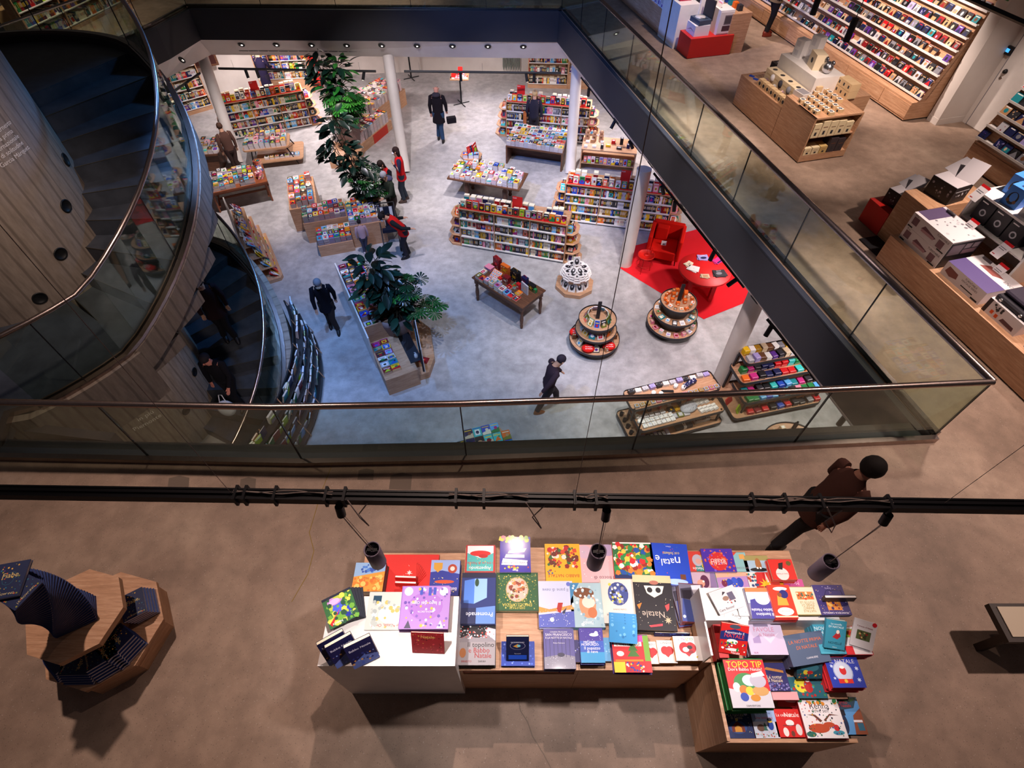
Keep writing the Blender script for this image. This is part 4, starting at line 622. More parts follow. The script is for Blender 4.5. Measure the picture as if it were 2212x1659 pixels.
place((1733, 1510, 1820, 1594), .66, .018, 7, 'Renna dove sei', 'large white picture book titled Renna dove sei? with a red-brown reindeer', 'a8262c', [('r', 0, 0, 1, 1, 'e9e3e4'), ('t', 'Renna', .5, .82, .2, '2a2a34'), ('t', 'dove sei?', .5, .7, .12, '3a3a44'), ('e', .35, .25, .26, .12, 'b84a2a'), ('e', .62, .34, .14, .07, 'b84a2a'), ('p', [(.42, .4), (.3, .56), (.14, .6), (.34, .6), (.48, .44)], '6a3a2a'), ('p', [(.55, .42), (.7, .58), (.92, .58), (.7, .62), (.52, .46)], '6a3a2a'), ('e', .12, .1, .12, .07, '2f6a5c'), ('e', .8, .14, .14, .06, '3f93ab'), ('c', .78, .26, .07, 'c9262a'), ('d', 60, .02, 9, ['2f6a4a', 'c9402e', 'e6a53a', '3a4a8c', '2a2a34']), ('d', 16, .045, 3, ['2f7a45', 'd98a2e'], (.0, .88, 1, .99))], flip=False, dx=.01)
place((1797, 1505, 1862, 1586), .66, .018, 5, 'the blue Canto di Natale book', 'blue Canto di Natale picture book with a top-hatted figure in a street', '27455c', [('r', 0, 0, 1, 1, '5a9ad6'), ('p', [(0, .6), (.8, .7), (1, 1), (0, 1)], '2c4a5e'), ('e', .3, .3, .16, .3, '1d2a4a'), ('r', .28, .5, .46, .66, '1a1c2c'), ('e', .22, .36, .12, .05, 'df8a2c'), ('p', [(.6, 0), (1, 0), (1, .7), (.7, .5)], '8a4a30'), ('r', .66, .32, .95, .38, 'e9e4e9'), ('r', .75, .1, .95, .3, '2f6a86'), ('t', 'Canto', .45, .86, .16, 'c9302e', .6), ('t', 'di Natale', .5, .76, .13, 'c9302e', .6), ('d', 16, .05, 5, ['2f5a34', '1f3a2a'], (.3, .9, 1, .99))], flip=False)
lean(1702, 1525, .70, .16, .14, .012, 40, -4, 'small red book with a sleeping white animal, leaning between the piles', 'b5282e', [('r', 0, 0, 1, 1, 'c9343a'), ('e', .6, .35, .3, .1, 'e9cfcf'), ('t', 'SOGNI', .35, .8, .12, 'f2e4e4')])
place((1668, 1494, 1724, 1512), .80, .012, 2, 'the pink booklets', 'thin pink-white booklet lying behind the small red book', 'c9343a', [('r', 0, 0, 1, 1, 'e2a4a8')], flip=False)

# ---------------------------------------------------------------- blue twisted tower
c0 = (-3.66, 1.34)
t = thing('octagonal_display', 'two-tier octagonal oak display carrying a twisted tower of dark blue books', 'display stand', (c0[0], c0[1], 0))
def octa(mb, R, z0, z1, rot=.2, x=0, y=0): return mb.prism([(x + R * math.cos(rot + PI * i / 4), y + R * math.sin(rot + PI * i / 4)) for i in range(8)], z0, z1)
b = MB('oak'); octa(b, .49, 0, .20, .15); b.build('lower_tier', t)
b = MB('oak'); octa(b, .51, .20, .24, .15); b.build('lower_rim', t)
b = MB('oak'); octa(b, .22, .24, .60, .15); b.build('neck', t)
b = MB('oak'); octa(b, .385, .60, .66, .15); b.build('upper_tier', t)
BK = [('r', 0, 0, 1, 1, '10204a'), ('d', 34, .03, 3, ['c9582e', '7a3a9c', '8a8a3a', '1f5a7a', 'e0b04a', '1a6a8c']), ('swirl', .5, .5, .3, .015, '1c5a74', 1.4), ('t', 'Fiabe', .5, .62, .26, 'd9c27a'), ('t', 'J.K. ROWLING', .5, .1, .1, 'e0cf95')]
for k in range(34):
    f = k / 33; a = math.radians(-62 + 128 * f)
    book('dark blue patterned hardback at the very top of the twisted tower' if k == 33 else 'dark blue hardback in the twisted tower, %s layer up from the oak tier' % ORD[k], T(c0[0] + .03, c0[1] - .02, .66 + .0215 * k) @ Rz(a), .22, .30, .021, '17306a', BK if k in (33, 32) else [('d', 16, .03, k, ['c9582e', '7a3a9c', '1f5a7a', 'e0b04a'])], pages='5f586c', group='dark blue hardbacks twisted into a tower', fin='satin')
c = (c0[0], c0[1], 1.687)
book('dark blue hardback crossing the tower top at an angle', T(c0[0] - .02, c0[1] + .03, 1.392) @ Rz(.2), .21, .27, .026, '17306a', BK, pages='d8cfd8', fin='satin')
for j, (ang, n, dx, nm) in enumerate(((-.55, 6, .0, 'right'), (-.95, 6, .0, 'front right'), (-1.55, 5, 0, 'front'), (.55, 5, 0, 'rear right'), (-2.2, 5, 0, 'front left'))):
    for k in range(n):
        x = .36 * math.cos(ang); y = .36 * math.sin(ang)
        book('dark blue hardback, %s pile on the lower oak tier, %s from bottom' % (nm, ORD[k]), T(c0[0] + x, c0[1] + y, .24 + .0285 * k) @ Rz(ang) @ T(-.012 * k, 0, 0), .19, .25, .028, '17306a', BK if k == n - 1 else None, pages='d8cfd8', group='dark blue hardbacks on the lower oak tier', fin='satin')
# ================================================================ GROUND FLOOR FURNITURE
RB = random.Random(77)
SPINES = ['black', 'black', 'black', 'charcoal', 'charcoal', 'navy', 'dark red', 'black', 'white', 'cream', 'red', 'yellow', 'navy', 'blue', 'orange', 'grey', 'teal', 'brown', 'pale grey', 'dark red', 'green', 'mustard', 'purple', 'sky blue', 'pink', 'white', 'black']
stuff = MB('satin'); stuff.use('matte'); stuff.use('satin')          # every book beyond the 300 that show largest
paper_n = [0]
def mini(mb, w, h, t, cv, pages='cream', seed=0, art=True):          # book lying flat, centred, cover up
    mb.use('satin', cv); mb.box(-w / 2, -h / 2, t - .003, w / 2, h / 2, t); mb.box(-w / 2, -h / 2, 0, -w / 2 + .003, h / 2, t - .003); mb.box(-w / 2, -h / 2, 0, w / 2, h / 2, .003)
    mb.use('matte', pages); mb.box(-w / 2 + .003, -h / 2 + .002, .003, w / 2 - .003, h / 2 - .002, t - .003); mb.use('satin')
    if art:
        r = random.Random(seed); cs = [c for c in CN if c != cv]; a = []
        k = r.randrange(6); c1, c2, c3 = r.choice(cs), r.choice(cs), r.choice(('white', 'cream', 'yellow', 'black') if cv not in ('white', 'cream') else ('black', 'red', 'navy'))
        if k == 0: a = [('r', .1, .12, .9, .6, c1), ('e', .5, .36, .22, .16, c2), ('r', .15, .72, .85, .8, c3), ('r', .25, .86, .75, .9, c3)]
        elif k == 1: a = [('r', 0, 0, 1, .42, c1), ('r', .12, .7, .88, .8, c3), ('e', .5, .4, .28, .2, c2)]
        elif k == 2: a = [('p', [(0, 0), (1, 0), (1, .5), (0, .25)], c1), ('e', .6, .5, .2, .16, c2), ('r', .1, .78, .9, .86, c3)]
        elif k == 3: a = [('r', .08, .06, .92, .94, c1), ('r', .2, .6, .8, .7, c3), ('e', .5, .32, .2, .16, c2)]
        elif k == 4: a = [('r', .2, .15, .8, .75, c3), ('e', .5, .45, .2, .18, c1), ('r', 0, .84, 1, .92, c2)]
        else: a = [('p', [(.1, .1), (.5, .6), (.9, .15)], c1), ('r', .1, .7, .9, .78, c3), ('r', .1, .84, .6, .88, c3), ('c', .7, .55, .12, c2)]
        draw(mb, T(0, 0, t), w, h, a, .0006)
def paperback(label, M, w, h, t, cv, group, pages='cream', seed=None, frame=False):
    mb = MB('satin'); paper_n[0] += 1
    mini(mb, w, h, t, cv, pages, paper_n[0] if seed is None else seed)
    o = mb.build('paperback', label=label, cat='book', group=group); o.matrix_world = M; return o
def stuff_at(M): stuff.M = M; return stuff
def lab_place(c): return c
class Frame:                                            # furniture frame: origin at a floor corner, X along the front, Y to the back
    def __init__(s, ox, oy, ang, z=L): s.M = T(ox, oy, z) @ Rz(ang); s.ang = ang
    def at(s, x, y, z): return s.M @ T(x, y, z)
def face_on(M, w, h, t, back=12):                       # upright book, cover toward local -Y, leaning back a little
    return M @ Rx(math.radians(90 - back)) @ T(0, h / 2, -t)
def spines(F, x0, x1, y, z, hmax, depth=.15):           # a run of upright books with spines toward -Y
    x = x0 + .004
    while x < x1 - .02:
        if RB.random() < .08 and x < x1 - .16:           # face-out title in the run
            w = .125; stuff_at(F.at(x + w / 2, y + .03, z) @ Rx(math.radians(82)) @ T(0, .1, -.03)); mini(stuff, w, .195, .03, RB.choice(SPINES), seed=RB.random()); x += w + .006; continue
        run = RB.choice((1, 1, 2, 3, 5)); cv = RB.choice(SPINES); wd_ = RB.uniform(.016, .038); hh = RB.uniform(.165, min(.215, hmax))
        for _ in range(run):
            if x + wd_ > x1: break
            stuff_at(F.at(x + wd_ / 2, y, z)); stuff.use('satin', cv); stuff.box(-wd_ / 2 + .0008, 0, .001, wd_ / 2 - .0008, depth, hh)
            if cv not in ('white', 'cream', 'pale grey') and RB.random() < .8: stuff.use(col=RB.choice(('white', 'cream', 'yellow'))); stuff.box(-wd_ * .2, -.001, hh * .35, wd_ * .2, 0, hh * .8)
            elif RB.random() < .8: stuff.use(col=RB.choice(('black', 'red', 'navy'))); stuff.box(-wd_ * .18, -.001, hh * .4, wd_ * .18, 0, hh * .75)
            stuff.use('matte', 'cream'); stuff.box(-wd_ / 2 + .003, .003, hh, wd_ / 2 - .003, depth - .003, hh + .001); x += wd_
def gondola(name_label, ox, oy, ang, length, signs, where, depth=.62, h=1.2, bays=3, tops=True, cap='both', short=''):
    F = Frame(ox, oy, ang); t = thing('bookcase', name_label, 'bookcase', (ox, oy, L), ang, group=None)
    bw = length / bays
    b = MB('matte', 'charcoal'); b.box(.02, .03, 0, length - .02, depth - .03, .06); b.build('plinth', t)
    b = MB('oak'); b.box(-.015, -.01, h - .03, length + .015, depth + .01, h); b.build('top', t)
    b = MB('satin', '2a2527'); b.box(0, depth / 2 - .01, .06, length, depth / 2 + .01, h - .03); b.build('back_panel', t)
    for k in range(bays + 1):
        b = MB('oak'); x = k * bw; b.box(x - .012, 0, .0, x + .012, depth, h - .03); b.build('upright', t)
    nz = 4; pitch = (h - .03 - .07) / nz
    for k in range(bays):
        for j in range(nz):
            z = .07 + j * pitch; b = MB('white_laminate'); b.box(k * bw + .013, -.006, z - .012, (k + 1) * bw - .013, depth / 2 - .012, z); b.box(k * bw + .013, -.012, z - .026, (k + 1) * bw - .013, -.006, z + .010); b.build('shelf', t)
            spines(F, k * bw + .02, (k + 1) * bw - .02, .03, z + .002, pitch - .05)
    b = MB('satin', 'scarlet'); b.box(.03, .005, h, length - .03, .05, h + .022); b.build('red_rail', t)
    x = .05; n = 0
    while tops and x < length - .12:
        w = RB.uniform(.12, .14); hh = RB.uniform(.18, .205); th = RB.uniform(.04, .11)
        cv = RB.choice(SPINES)
        if RB.random() < .22:
            b = MB('satin', 'scarlet'); b.M = T(x + w / 2, .045, h + .022) @ Rx(math.radians(80)) @ T(0, 0, 0); b.box(-w / 2 - .015, 0, -.006, w / 2 + .015, hh + .035, 0); b.build('red_header_card', t)
        paperback('%s book standing %s from left on top of %s' % (cv, ORD[n], short), F.at(x + w / 2, .05, h + .022) @ Rx(math.radians(80)) @ T(0, hh / 2, .0), w, hh, min(th, .034), cv, 'books standing on ' + short)
        stuff_at(F.at(x + w / 2, .06, h + .002)); stuff.use('matte', 'cream'); stuff.box(-w / 2, .02, 0, w / 2, .02 + th, hh * .94); stuff.use('satin', cv); stuff.box(-w / 2 - .001, .02 + th, 0, w / 2 + .001, .025 + th, hh * .95)
        if RB.random() < .75 and x < length - .2: stuff_at(F.at(x + w / 2 + .02, .30, h)); stuff.use('matte', 'cream'); stuff.box(-w / 2, 0, 0, w / 2, RB.uniform(.05, .14), RB.uniform(.17, .24)); stuff.use('satin', RB.choice(SPINES)); stuff.box(-w / 2 - .002, -.004, 0, w / 2 + .002, 0, .17)
        x += w + RB.uniform(.012, .05); n += 1
    for i, sx in enumerate(signs):
        b = MB('satin', 'scarlet'); b.M = T(sx, .19, h) @ Rx(math.radians(-6)); b.box(-.13, -.004, .1, .13, .004, .44); b.use('satin', 'white'); put_text(b, 'Gialli', Rx(PI / 2) @ T(-.07, .40, .005), .05, 'white'); b.build('section_sign', t)
        b = MB('metal', 'grey'); b.M = T(sx, .19, h); b.box(-.02, -.02, 0, .02, .02, .1); b.build('sign_stand', t)
    for side in ((0, 1) if cap == 'both' else ((0,) if cap == 'left' else (1,))):
        e = thing('end_display', 'oak half-octagon tiered magazine stand at the %s end of %s' % (('left', 'right')[side], short), 'display stand', tuple(F.at(0 if side == 0 else length, depth / 2, 0).translation), ang)
        sg = -1 if side == 0 else 1
        for j in range(4):
            z = .05 + .29 * j; R = .42 - .045 * j
            po = [(sg * .02, -depth / 2), (sg * R * .62, -depth / 2), (sg * R, -depth / 4), (sg * R, depth / 4), (sg * R * .62, depth / 2), (sg * .02, depth / 2)]
            b = MB('oak'); b.prism(po, z - (.05 if j == 0 else .015), z); b.build('tier', e)
            for (px, py, a) in ((sg * (R * .62 - .1), -depth / 2 + .08, 0), (sg * (R - .08), -.02, sg * PI / 2), (sg * (R * .86 - .1), -depth / 2 + .15, sg * PI / 4), (sg * (R * .62 - .12), depth / 2 - .1, PI)):
                m = e.location; MM = T(m.x, m.y, L) @ Rz(ang) @ T(px, py, z) @ Rz(a)
                for q in range(3): stuff_at(MM @ T(RB.uniform(-.01, .01), .018 * q, 0) @ Rx(math.radians(62)) @ T(0, .1, -.008)); mini(stuff, .15, .2, .010, RB.choice(SPINES + ['white', 'cream', 'yellow']), 'white', seed=RB.random())
        b = MB('oak'); b.box(sg * .005, -depth / 2 + .03, 0, sg * .02, depth / 2 - .03, 1.15); b.build('spine_board', e)
    return F
def ang_of(a, b): return math.atan2(b[1] - a[1], b[0] - a[0])
gondola('low oak and white bookcase in the centre of the ground floor, topped with face-out books', -1.39, 12.37, ang_of((-1.39, 12.37), (1.39, 11.62)), 2.86, [1.52], 'centre', short='the centre bookcase')
gondola('low oak and white bookcase behind the red armchair and the white column', 1.47, 13.52, ang_of((1.47, 13.52), (4.29, 12.93)), 2.9, [1.55], 'right', short='the bookcase behind the armchair')
gondola('low oak and white bookcase behind the high dark book table', -.19, 18.38, ang_of((-.19, 18.38), (2.49, 17.88)), 2.75, [.45, 2.25], 'far right', short='the far-right bookcase')
gondola('low oak and white bookcase crossed by the far-left column', -9.45, 18.17, ang_of((-9.26, 18.25), (-7.05, 19.16)), 2.6, [1.15], 'far left', short='the far-left bookcase')
# ---------------------------------------------------------------- book-covered tables
def piles(F, x0, y0, x1, y1, z, nx, ny, hlo, hhi, short, colors=None, indiv=True, pages='d9cfd2', w=.135, h=.19, skip=0.06, rise=0):
    dx = (x1 - x0) / nx; dy = (y1 - y0) / ny
    for j in range(ny):
        for i in range(nx):
            if RB.random() < skip: continue
            hh = RB.uniform(hlo, hhi) + rise * j; bw = min(w, dx * .96); bh = min(h, dy * .97); M = F.at(x0 + dx * (i + .5), y0 + dy * (j + .5), z) @ Rz(RB.uniform(-.05, .05))
            cv = RB.choice(colors or SPINES); stuff_at(M); stuff.use('matte', pages); n = max(1, int(hh / .03)); tt = hh / n
            for k in range(n):
                stuff_at(M @ T(RB.uniform(-.003, .003), RB.uniform(-.003, .003), k * tt)); stuff.use('matte', pages); stuff.box(-bw / 2, -bh / 2, 0, bw / 2, bh / 2, tt - .002)
                stuff.use('satin', cv); stuff.box(-bw / 2 - .001, -bh / 2 - .001, tt - .002, bw / 2 + .001, bh / 2 + .001, tt)
            Mt = M @ T(0, 0, hh)
            if indiv: paperback('%s book, %s from left, %s row back, on %s' % (cv, ORD[i], ORD[j], short), Mt, bw, bh, .022, cv, 'books lying on ' + short)
            else: stuff_at(Mt); mini(stuff, bw, bh, .022, cv, seed=RB.random())
def leg_table(label, ox, oy, ang, lx, ly, h, mat, legs='square', top=.05, shelf=None, apron=.07):
    t = thing('book_table', label, 'table', (ox, oy, L), ang)
    b = MB(mat); b.box(0, 0, h - top, lx, ly, h); b.build('tabletop', t)
    b = MB(mat); b.box(.06, .05, h - top - apron, lx - .06, .08, h - top); b.box(.06, ly - .08, h - top - apron, lx - .06, ly - .05, h - top); b.box(.05, .06, h - top - apron, .08, ly - .06, h - top); b.box(lx - .08, .06, h - top - apron, lx - .05, ly - .06, h - top); b.build('apron', t)
    for (x, y, sx, sy) in ((.08, .08, -1, -1), (lx - .08, .08, 1, -1), (.08, ly - .08, -1, 1), (lx - .08, ly - .08, 1, 1)):
        b = MB(mat)
        if legs == 'turned': b.box(x - .04, y - .04, h - top - .16, x + .04, y + .04, h - top); b.lathe([(.022, 0), (.034, .02), (.026, .05), (.04, .08), (.03, .1), (.034, .12), (.047, .3), (.032, h - top - .26), (.045, h - top - .23), (.03, h - top - .2), (.04, h - top - .16)], 14, x, y)
        else: b.tube([(x + sx * .02, y + sy * .01, 0), (x, y, h - top)], [.026, .04], 4)
        b.build('leg', t)
    if legs == 'square':
        b = MB(mat); b.box(.10, .08, .14, .14, ly - .08, .19); b.box(lx - .14, .08, .14, lx - .10, ly - .08, .19); b.box(.12, ly / 2 - .025, .14, lx - .12, ly / 2 + .025, .185); b.build('stretcher', t)
    return t, Frame(ox, oy, ang)
a1 = ang_of((-8.54, 13.89), (-7.07, 14.53))
t, F = leg_table('warm brown wooden table crowded with book piles, nearest of the three left tables', -8.60, 13.87, a1, 1.62, 1.05, .66, 'cherry_wood')
piles(F, .06, .03, 1.3, 1.0, .66, 9, 5, .06, .17, 'the warm brown table', pages='d6ccd0'); 
for k in range(9):
    paperback('pink booklet in the twisted pink stack at the table end, %s up' % ORD[k], F.at(1.46, .28, .66 + .022 * k) @ Rz(.25 * k), .13, .19, .021, 'pink', 'twisted pink stack on the warm brown table', pages='white')
for k in range(5): paperback('blue and white booklet in the fanned blue stack at the table end, %s up' % ORD[k], F.at(1.5, .62, .66 + .03 * k) @ Rz(-.5 + .18 * k), .13, .2, .028, 'blue', 'fanned blue stack on the warm brown table', pages='white')
for k in range(8): paperback('salmon booklet in the twisted salmon stack, %s up' % ORD[k], F.at(1.5, .93, .66 + .025 * k) @ Rz(.14 * k), .14, .19, .024, 'salmon', 'twisted salmon stack on the warm brown table')
a2 = ang_of((-8.36, 16.29), (-7.15, 16.57))
t = thing('book_table', 'rounded pale oak two-level table in front of the far-left bookcase', 'table', (-8.42, 16.3, L), a2); F = Frame(-8.42, 16.3, a2)
def rrect(x0, y0, x1, y1, r=.12, n=5):
    p = []
    for cx, cy, a0 in ((x1 - r, y0 + r, -PI / 2), (x1 - r, y1 - r, 0), (x0 + r, y1 - r, PI / 2), (x0 + r, y0 + r, PI)):
        for i in range(n + 1): a = a0 + PI / 2 * i / n; p.append((cx + r * math.cos(a), cy + r * math.sin(a)))
    return p
b = MB('oak'); b.prism(rrect(0, 0, 1.42, .9), .56, .6); b.build('tabletop', t); b = MB('oak'); b.prism(rrect(.3, -.12, 1.75, 1.0), .20, .235); b.build('lower_shelf', t)
for (x, y, dx, dy) in ((.25, .1, -.1, -.08), (1.3, .1, .25, -.12), (.25, .8, -.1, .1), (1.3, .8, .25, .12)):
    b = MB('satin', 'black'); b.tube([(x + dx, y + dy, 0), (x, y, .56)], [.014, .022], 8); b.build('leg', t)
piles(F, .05, .04, 1.35, .86, .6, 8, 4, .08, .2, 'the rounded oak table', indiv=False, skip=.03); piles(F, .55, -.05, 1.65, .3, .235, 7, 1, .04, .06, 'lower', indiv=False)
a3 = ang_of((-9.61, 16.09), (-8.76, 16.23))
t = thing('book_table', 'dark wooden table left of the blurred visitor near the far-left column', 'table', (-9.75, 16.05, L), a3); F = Frame(-9.75, 16.05, a3)
b = MB('walnut'); b.box(0, 0, .55, .66, .95, .6); b.build('tabletop', t); b = MB('walnut'); b.box(.1, .12, 0, .56, .83, .55); b.build('pedestal', t)
piles(F, .03, .03, .64, .92, .6, 4, 4, .05, .14, 'the dark pedestal table', indiv=False)
a4 = ang_of((-.18, 16.69), (1.55, 16.2))
t = thing('book_table', 'high dark wooden table with grey book piles before the far-right bookcase', 'table', (-.2, 16.66, L), a4); F = Frame(-.2, 16.66, a4)
b = MB('walnut'); b.box(0, 0, .56, 1.85, 1.15, .6); b.build('tabletop', t)
for x in (0, 1.80): b = MB('walnut'); b.box(x, 0, 0, x + .05, 1.15, .56); b.build('side_panel', t)
b = MB('walnut'); b.box(.05, .6, 0, 1.8, .63, .56); b.build('back_panel', t)
piles(F, .02, .02, 1.83, 1.12, .6, 13, 5, .13, .17, 'the high dark table', colors=['white', 'white', 'cream', 'pale grey', 'yellow', 'red', 'black', 'sky blue', 'charcoal'], pages='b7afb6', rise=.012, w=.138, skip=.01, indiv=False)
a5 = ang_of((-1.88, 14.62), (.26, 13.97))
t = thing('book_table', 'dark table on turned legs heaped with mixed book piles behind the centre bookcase', 'table', (-1.9, 14.62, L), a5); F = Frame(-1.9, 14.62, a5)
b = MB('walnut'); b.prism([(0, 0), (2.2, 0), (2.2, .95), (0, .95)], .66, .70); b.build('tabletop', t)
for x, y in ((.5, .25), (1.7, .25), (.5, .75), (1.7, .75)): b = MB('walnut'); b.lathe([(.04, 0), (.06, .03), (.04, .1), (.075, .2), (.085, .45), (.045, .52), (.06, .58), (.06, .66)], 12, x, y); b.build('leg', t)
piles(F, .05, .04, 2.15, .9, .70, 13, 4, .05, .2, 'the turned-leg table', skip=.04, indiv=False, colors=['white', 'white', 'cream', 'pale grey', 'yellow', 'red', 'black', 'pink', 'teal'])
for k in range(6): stuff_at(F.at(.12 + .03 * k, .42, .70) @ Rx(math.radians(75)) @ T(0, .1, 0)); mini(stuff, .15, .21, .02, 'white', 'white', seed=k)
# small octagonal tower behind that table
t = thing('octagonal_display', 'small octagonal oak tower with tall magazines behind the turned-leg table', 'display stand', (-1.25, 15.9, L))
for j, (R, z) in enumerate(((.5, .1), (.42, .42), (.34, .72))): b = MB('oak'); octa(b, R, z - .04, z); b.build('tier', t)
b = MB('oak'); octa(b, .2, 0, .7); b.build('core', t); F = Frame(-1.25, 15.9, 0)
for j, (R, z) in enumerate(((.40, .1), (.33, .42))):
    for k in range(8):
        for q in range(3): stuff_at(F.at(R * math.cos(PI * k / 4), R * math.sin(PI * k / 4), z + .03 * q)); mini(stuff, .15, .2, .028, RB.choice(['blue', 'sky blue', 'navy', 'white', 'yellow', 'black']), seed=RB.random())
for k in range(4): stuff_at(F.at(-.02 + .05 * k, -.05 + .04 * k, .72) @ Rz(1.2) @ Rx(math.radians(78)) @ T(0, .16, 0)); mini(stuff, .24, .32, .03, RB.choice(['white', 'navy', 'red']), 'white', seed=k)
piles(F, -.25, -.28, .25, .0, .72, 3, 1, .08, .1, 'x', indiv=False, colors=['blue', 'sky blue', 'red'])
# ---------------------------------------------------------------- brown table with Christmas gifts
ab = ang_of((-.97, 10.21), (.23, 9.13))
t, F = leg_table('dark brown table on turned legs covered with red Christmas books and gift boxes', -.97, 10.19, ab, 1.62, .84, .75, 'walnut', 'turned', top=.03, apron=.13)
GB = [('red and black gift bag standing at the rear left corner', .22, .68, .22, .10, .30, 'dark red', 'scarlet'), ('orange gift box with a gold ribbon behind the advent box', .50, .66, .24, .10, .24, 'orange', 'yellow'),
      ('tall black gift bag with red handles', .86, .62, .24, .12, .30, 'black', 'mustard'), ('dark blue gift bag with a red heart', 1.12, .66, .16, .10, .22, 'navy', 'red'), ('black and yellow gift box at the rear right', 1.36, .64, .18, .1, .16, 'black', 'yellow'),
      ('pale pink boxed puzzle standing upright near the right end', 1.30, .45, .24, .03, .26, 'pale grey', 'beige'), ('red tin with a cream label', 1.10, .46, .11, .08, .15, 'red', 'cream'), ('small green gift box with red ribbon at the right corner', 1.48, .62, .07, .07, .10, 'green', 'red'),
      ('flat pink and blue boxed set at the left end', .10, .52, .2, .16, .07, 'pink', 'blue'), ('red patterned gift box in the middle', .74, .44, .16, .12, .17, 'dark red', 'cream'), ('small red box beside the advent box', .60, .36, .09, .07, .11, 'scarlet', 'white')]
for lb, x, y, w, d_, h_, c1, c2 in GB:
    g = thing('gift_box' if 'bag' not in lb else 'gift_bag', lb + ' on the brown table', 'gift', tuple(F.at(x, y, .75).translation), ab + RB.uniform(-.2, .1))
    b = MB('satin', c1); b.box(-w / 2, -d_ / 2, 0, w / 2, d_ / 2, h_); b.build('body', g)
    b = MB('satin', c2); draw(b, T(0, -d_ / 2, h_ / 2) @ Rx(PI / 2), w, h_, [('d', 26, .05, x, [c2, 'cream', c2]), ('r', .3, .35, .7, .6, c2)]); b.build('printed_front', g)
    if 'bag' in lb:
        b = MB('satin', c2); b.tube([(-w * .25, 0, h_), (-w * .2, 0, h_ + .06), (w * .2, 0, h_ + .06), (w * .25, 0, h_)], .005, 6); b.build('handle', g)
g = thing('advent_calendar', 'red and white advent box with a grid of little pictures on the brown table', 'advent calendar', tuple(F.at(.42, .40, .77).translation), ab)
b = MB('satin', 'orange'); b.M = Rx(.55); b.box(-.14, -.15, 0, .14, .15, .03); b.build('tray', g)
b = MB('satin', 'white'); b.M = Rx(.55)
for i in range(4):
    for j in range(4): b.use(col='white'); b.cbox(-.1 + .067 * i, -.105 + .07 * j, .033, .052, .055, .008); b.use(col=RB.choice(['teal', 'red', 'blue', 'green'])); b.cbox(-.1 + .067 * i, -.105 + .07 * j, .038, .025, .025, .003)
b.build('picture_blocks', g)
for k, (x, y, n, cv) in enumerate(((.14, .12, 3, 'dark red'), (.28, .10, 3, 'red'), (.42, .13, 4, 'pink'), (.58, .13, 5, 'white'), (.60, .28, 2, 'pale grey'), (.76, .12, 5, 'lilac'), (.90, .12, 4, 'white'), (.94, .30, 2, 'red'), (1.04, .13, 3, 'sky blue'), (1.16, .14, 2, 'navy'), (1.30, .16, 1, 'red'), (1.0, .45, 2, 'teal'), (1.24, .30, 2, 'orange'), (.1, .30, 2, 'white'))):
    for q in range(n - 1): stuff_at(F.at(x, y, .75 + .03 * q)); mini(stuff, .12, .17, .029, RB.choice(SPINES), art=False)
    paperback('%s Christmas book on the brown table, %s along its near edge' % (cv, ORD[k]), F.at(x, y, .75 + .03 * (n - 1)), .125, .17, .028, cv, 'Christmas books on the brown table')
# ---------------------------------------------------------------- octagon with the white book pile
t = thing('octagonal_display', 'octagonal oak base stacked with a beehive of black and white photo books', 'display stand', (1.60, 10.72, L)); b = MB('oak'); octa(b, .50, 0, .11, .2); b.build('base', t); b = MB('oak'); octa(b, .30, .11, .42, .2); b.build('core', t)
F = Frame(1.60, 10.72, 0); bwart = [('r', .08, .06, .92, .94, 'c9c6cc'), ('e', .5, .5, .3, .32, '1c1a20'), ('e', .5, .6, .12, .12, 'd9d4da'), ('r', .15, .08, .85, .16, 'f2eeea')]
def bw(label, M, group='black and white photo books in the beehive pile'):
    mb = MB('satin'); mini(mb, .17, .24, .024, 'white', 'e3c9cf', art=False); draw(mb, T(0, 0, .024), .17, .24, bwart, .0006); o = mb.build('photo_book', label=label, cat='book', group=group); o.matrix_world = M
for k in range(6):
    a = -PI / 2 + (k - 2.5) * .62
    bw('photo book leaning on the octagon base, %s from the left' % ORD[k], F.at(.36 * math.cos(a), .36 * math.sin(a), .11) @ Rz(a + PI / 2) @ Rx(math.radians(66)) @ T(0, .12, -.024))
for j in range(6):
    R = .27 - .012 * j
    for k in range(8):
        a = PI / 4 * k + .39 * (j % 2); M = F.at(R * math.cos(a), R * math.sin(a), .42 + .026 * j) @ Rz(a + PI / 2)
        if j == 5 or math.sin(a) < .1 and j > 3: bw('photo book in the ring of the beehive pile, layer %s, %s around' % (ORD[j], ORD[k]), M)
        else: stuff_at(M); mini(stuff, .17, .24, .024, 'white', 'e3c9cf', art=False)
for k in range(5):
    a = 2 * PI * k / 5 + .3; bw('photo book tilted around the crown of the beehive pile, %s' % ORD[k], F.at(.14 * math.cos(a), .14 * math.sin(a), .58) @ Rz(a + PI / 2) @ Rx(.5))
bw('photo book standing upright as the crown of the beehive pile', F.at(0, 0, .66) @ Rz(.1) @ Rx(math.radians(70)) @ T(0, .12, 0))
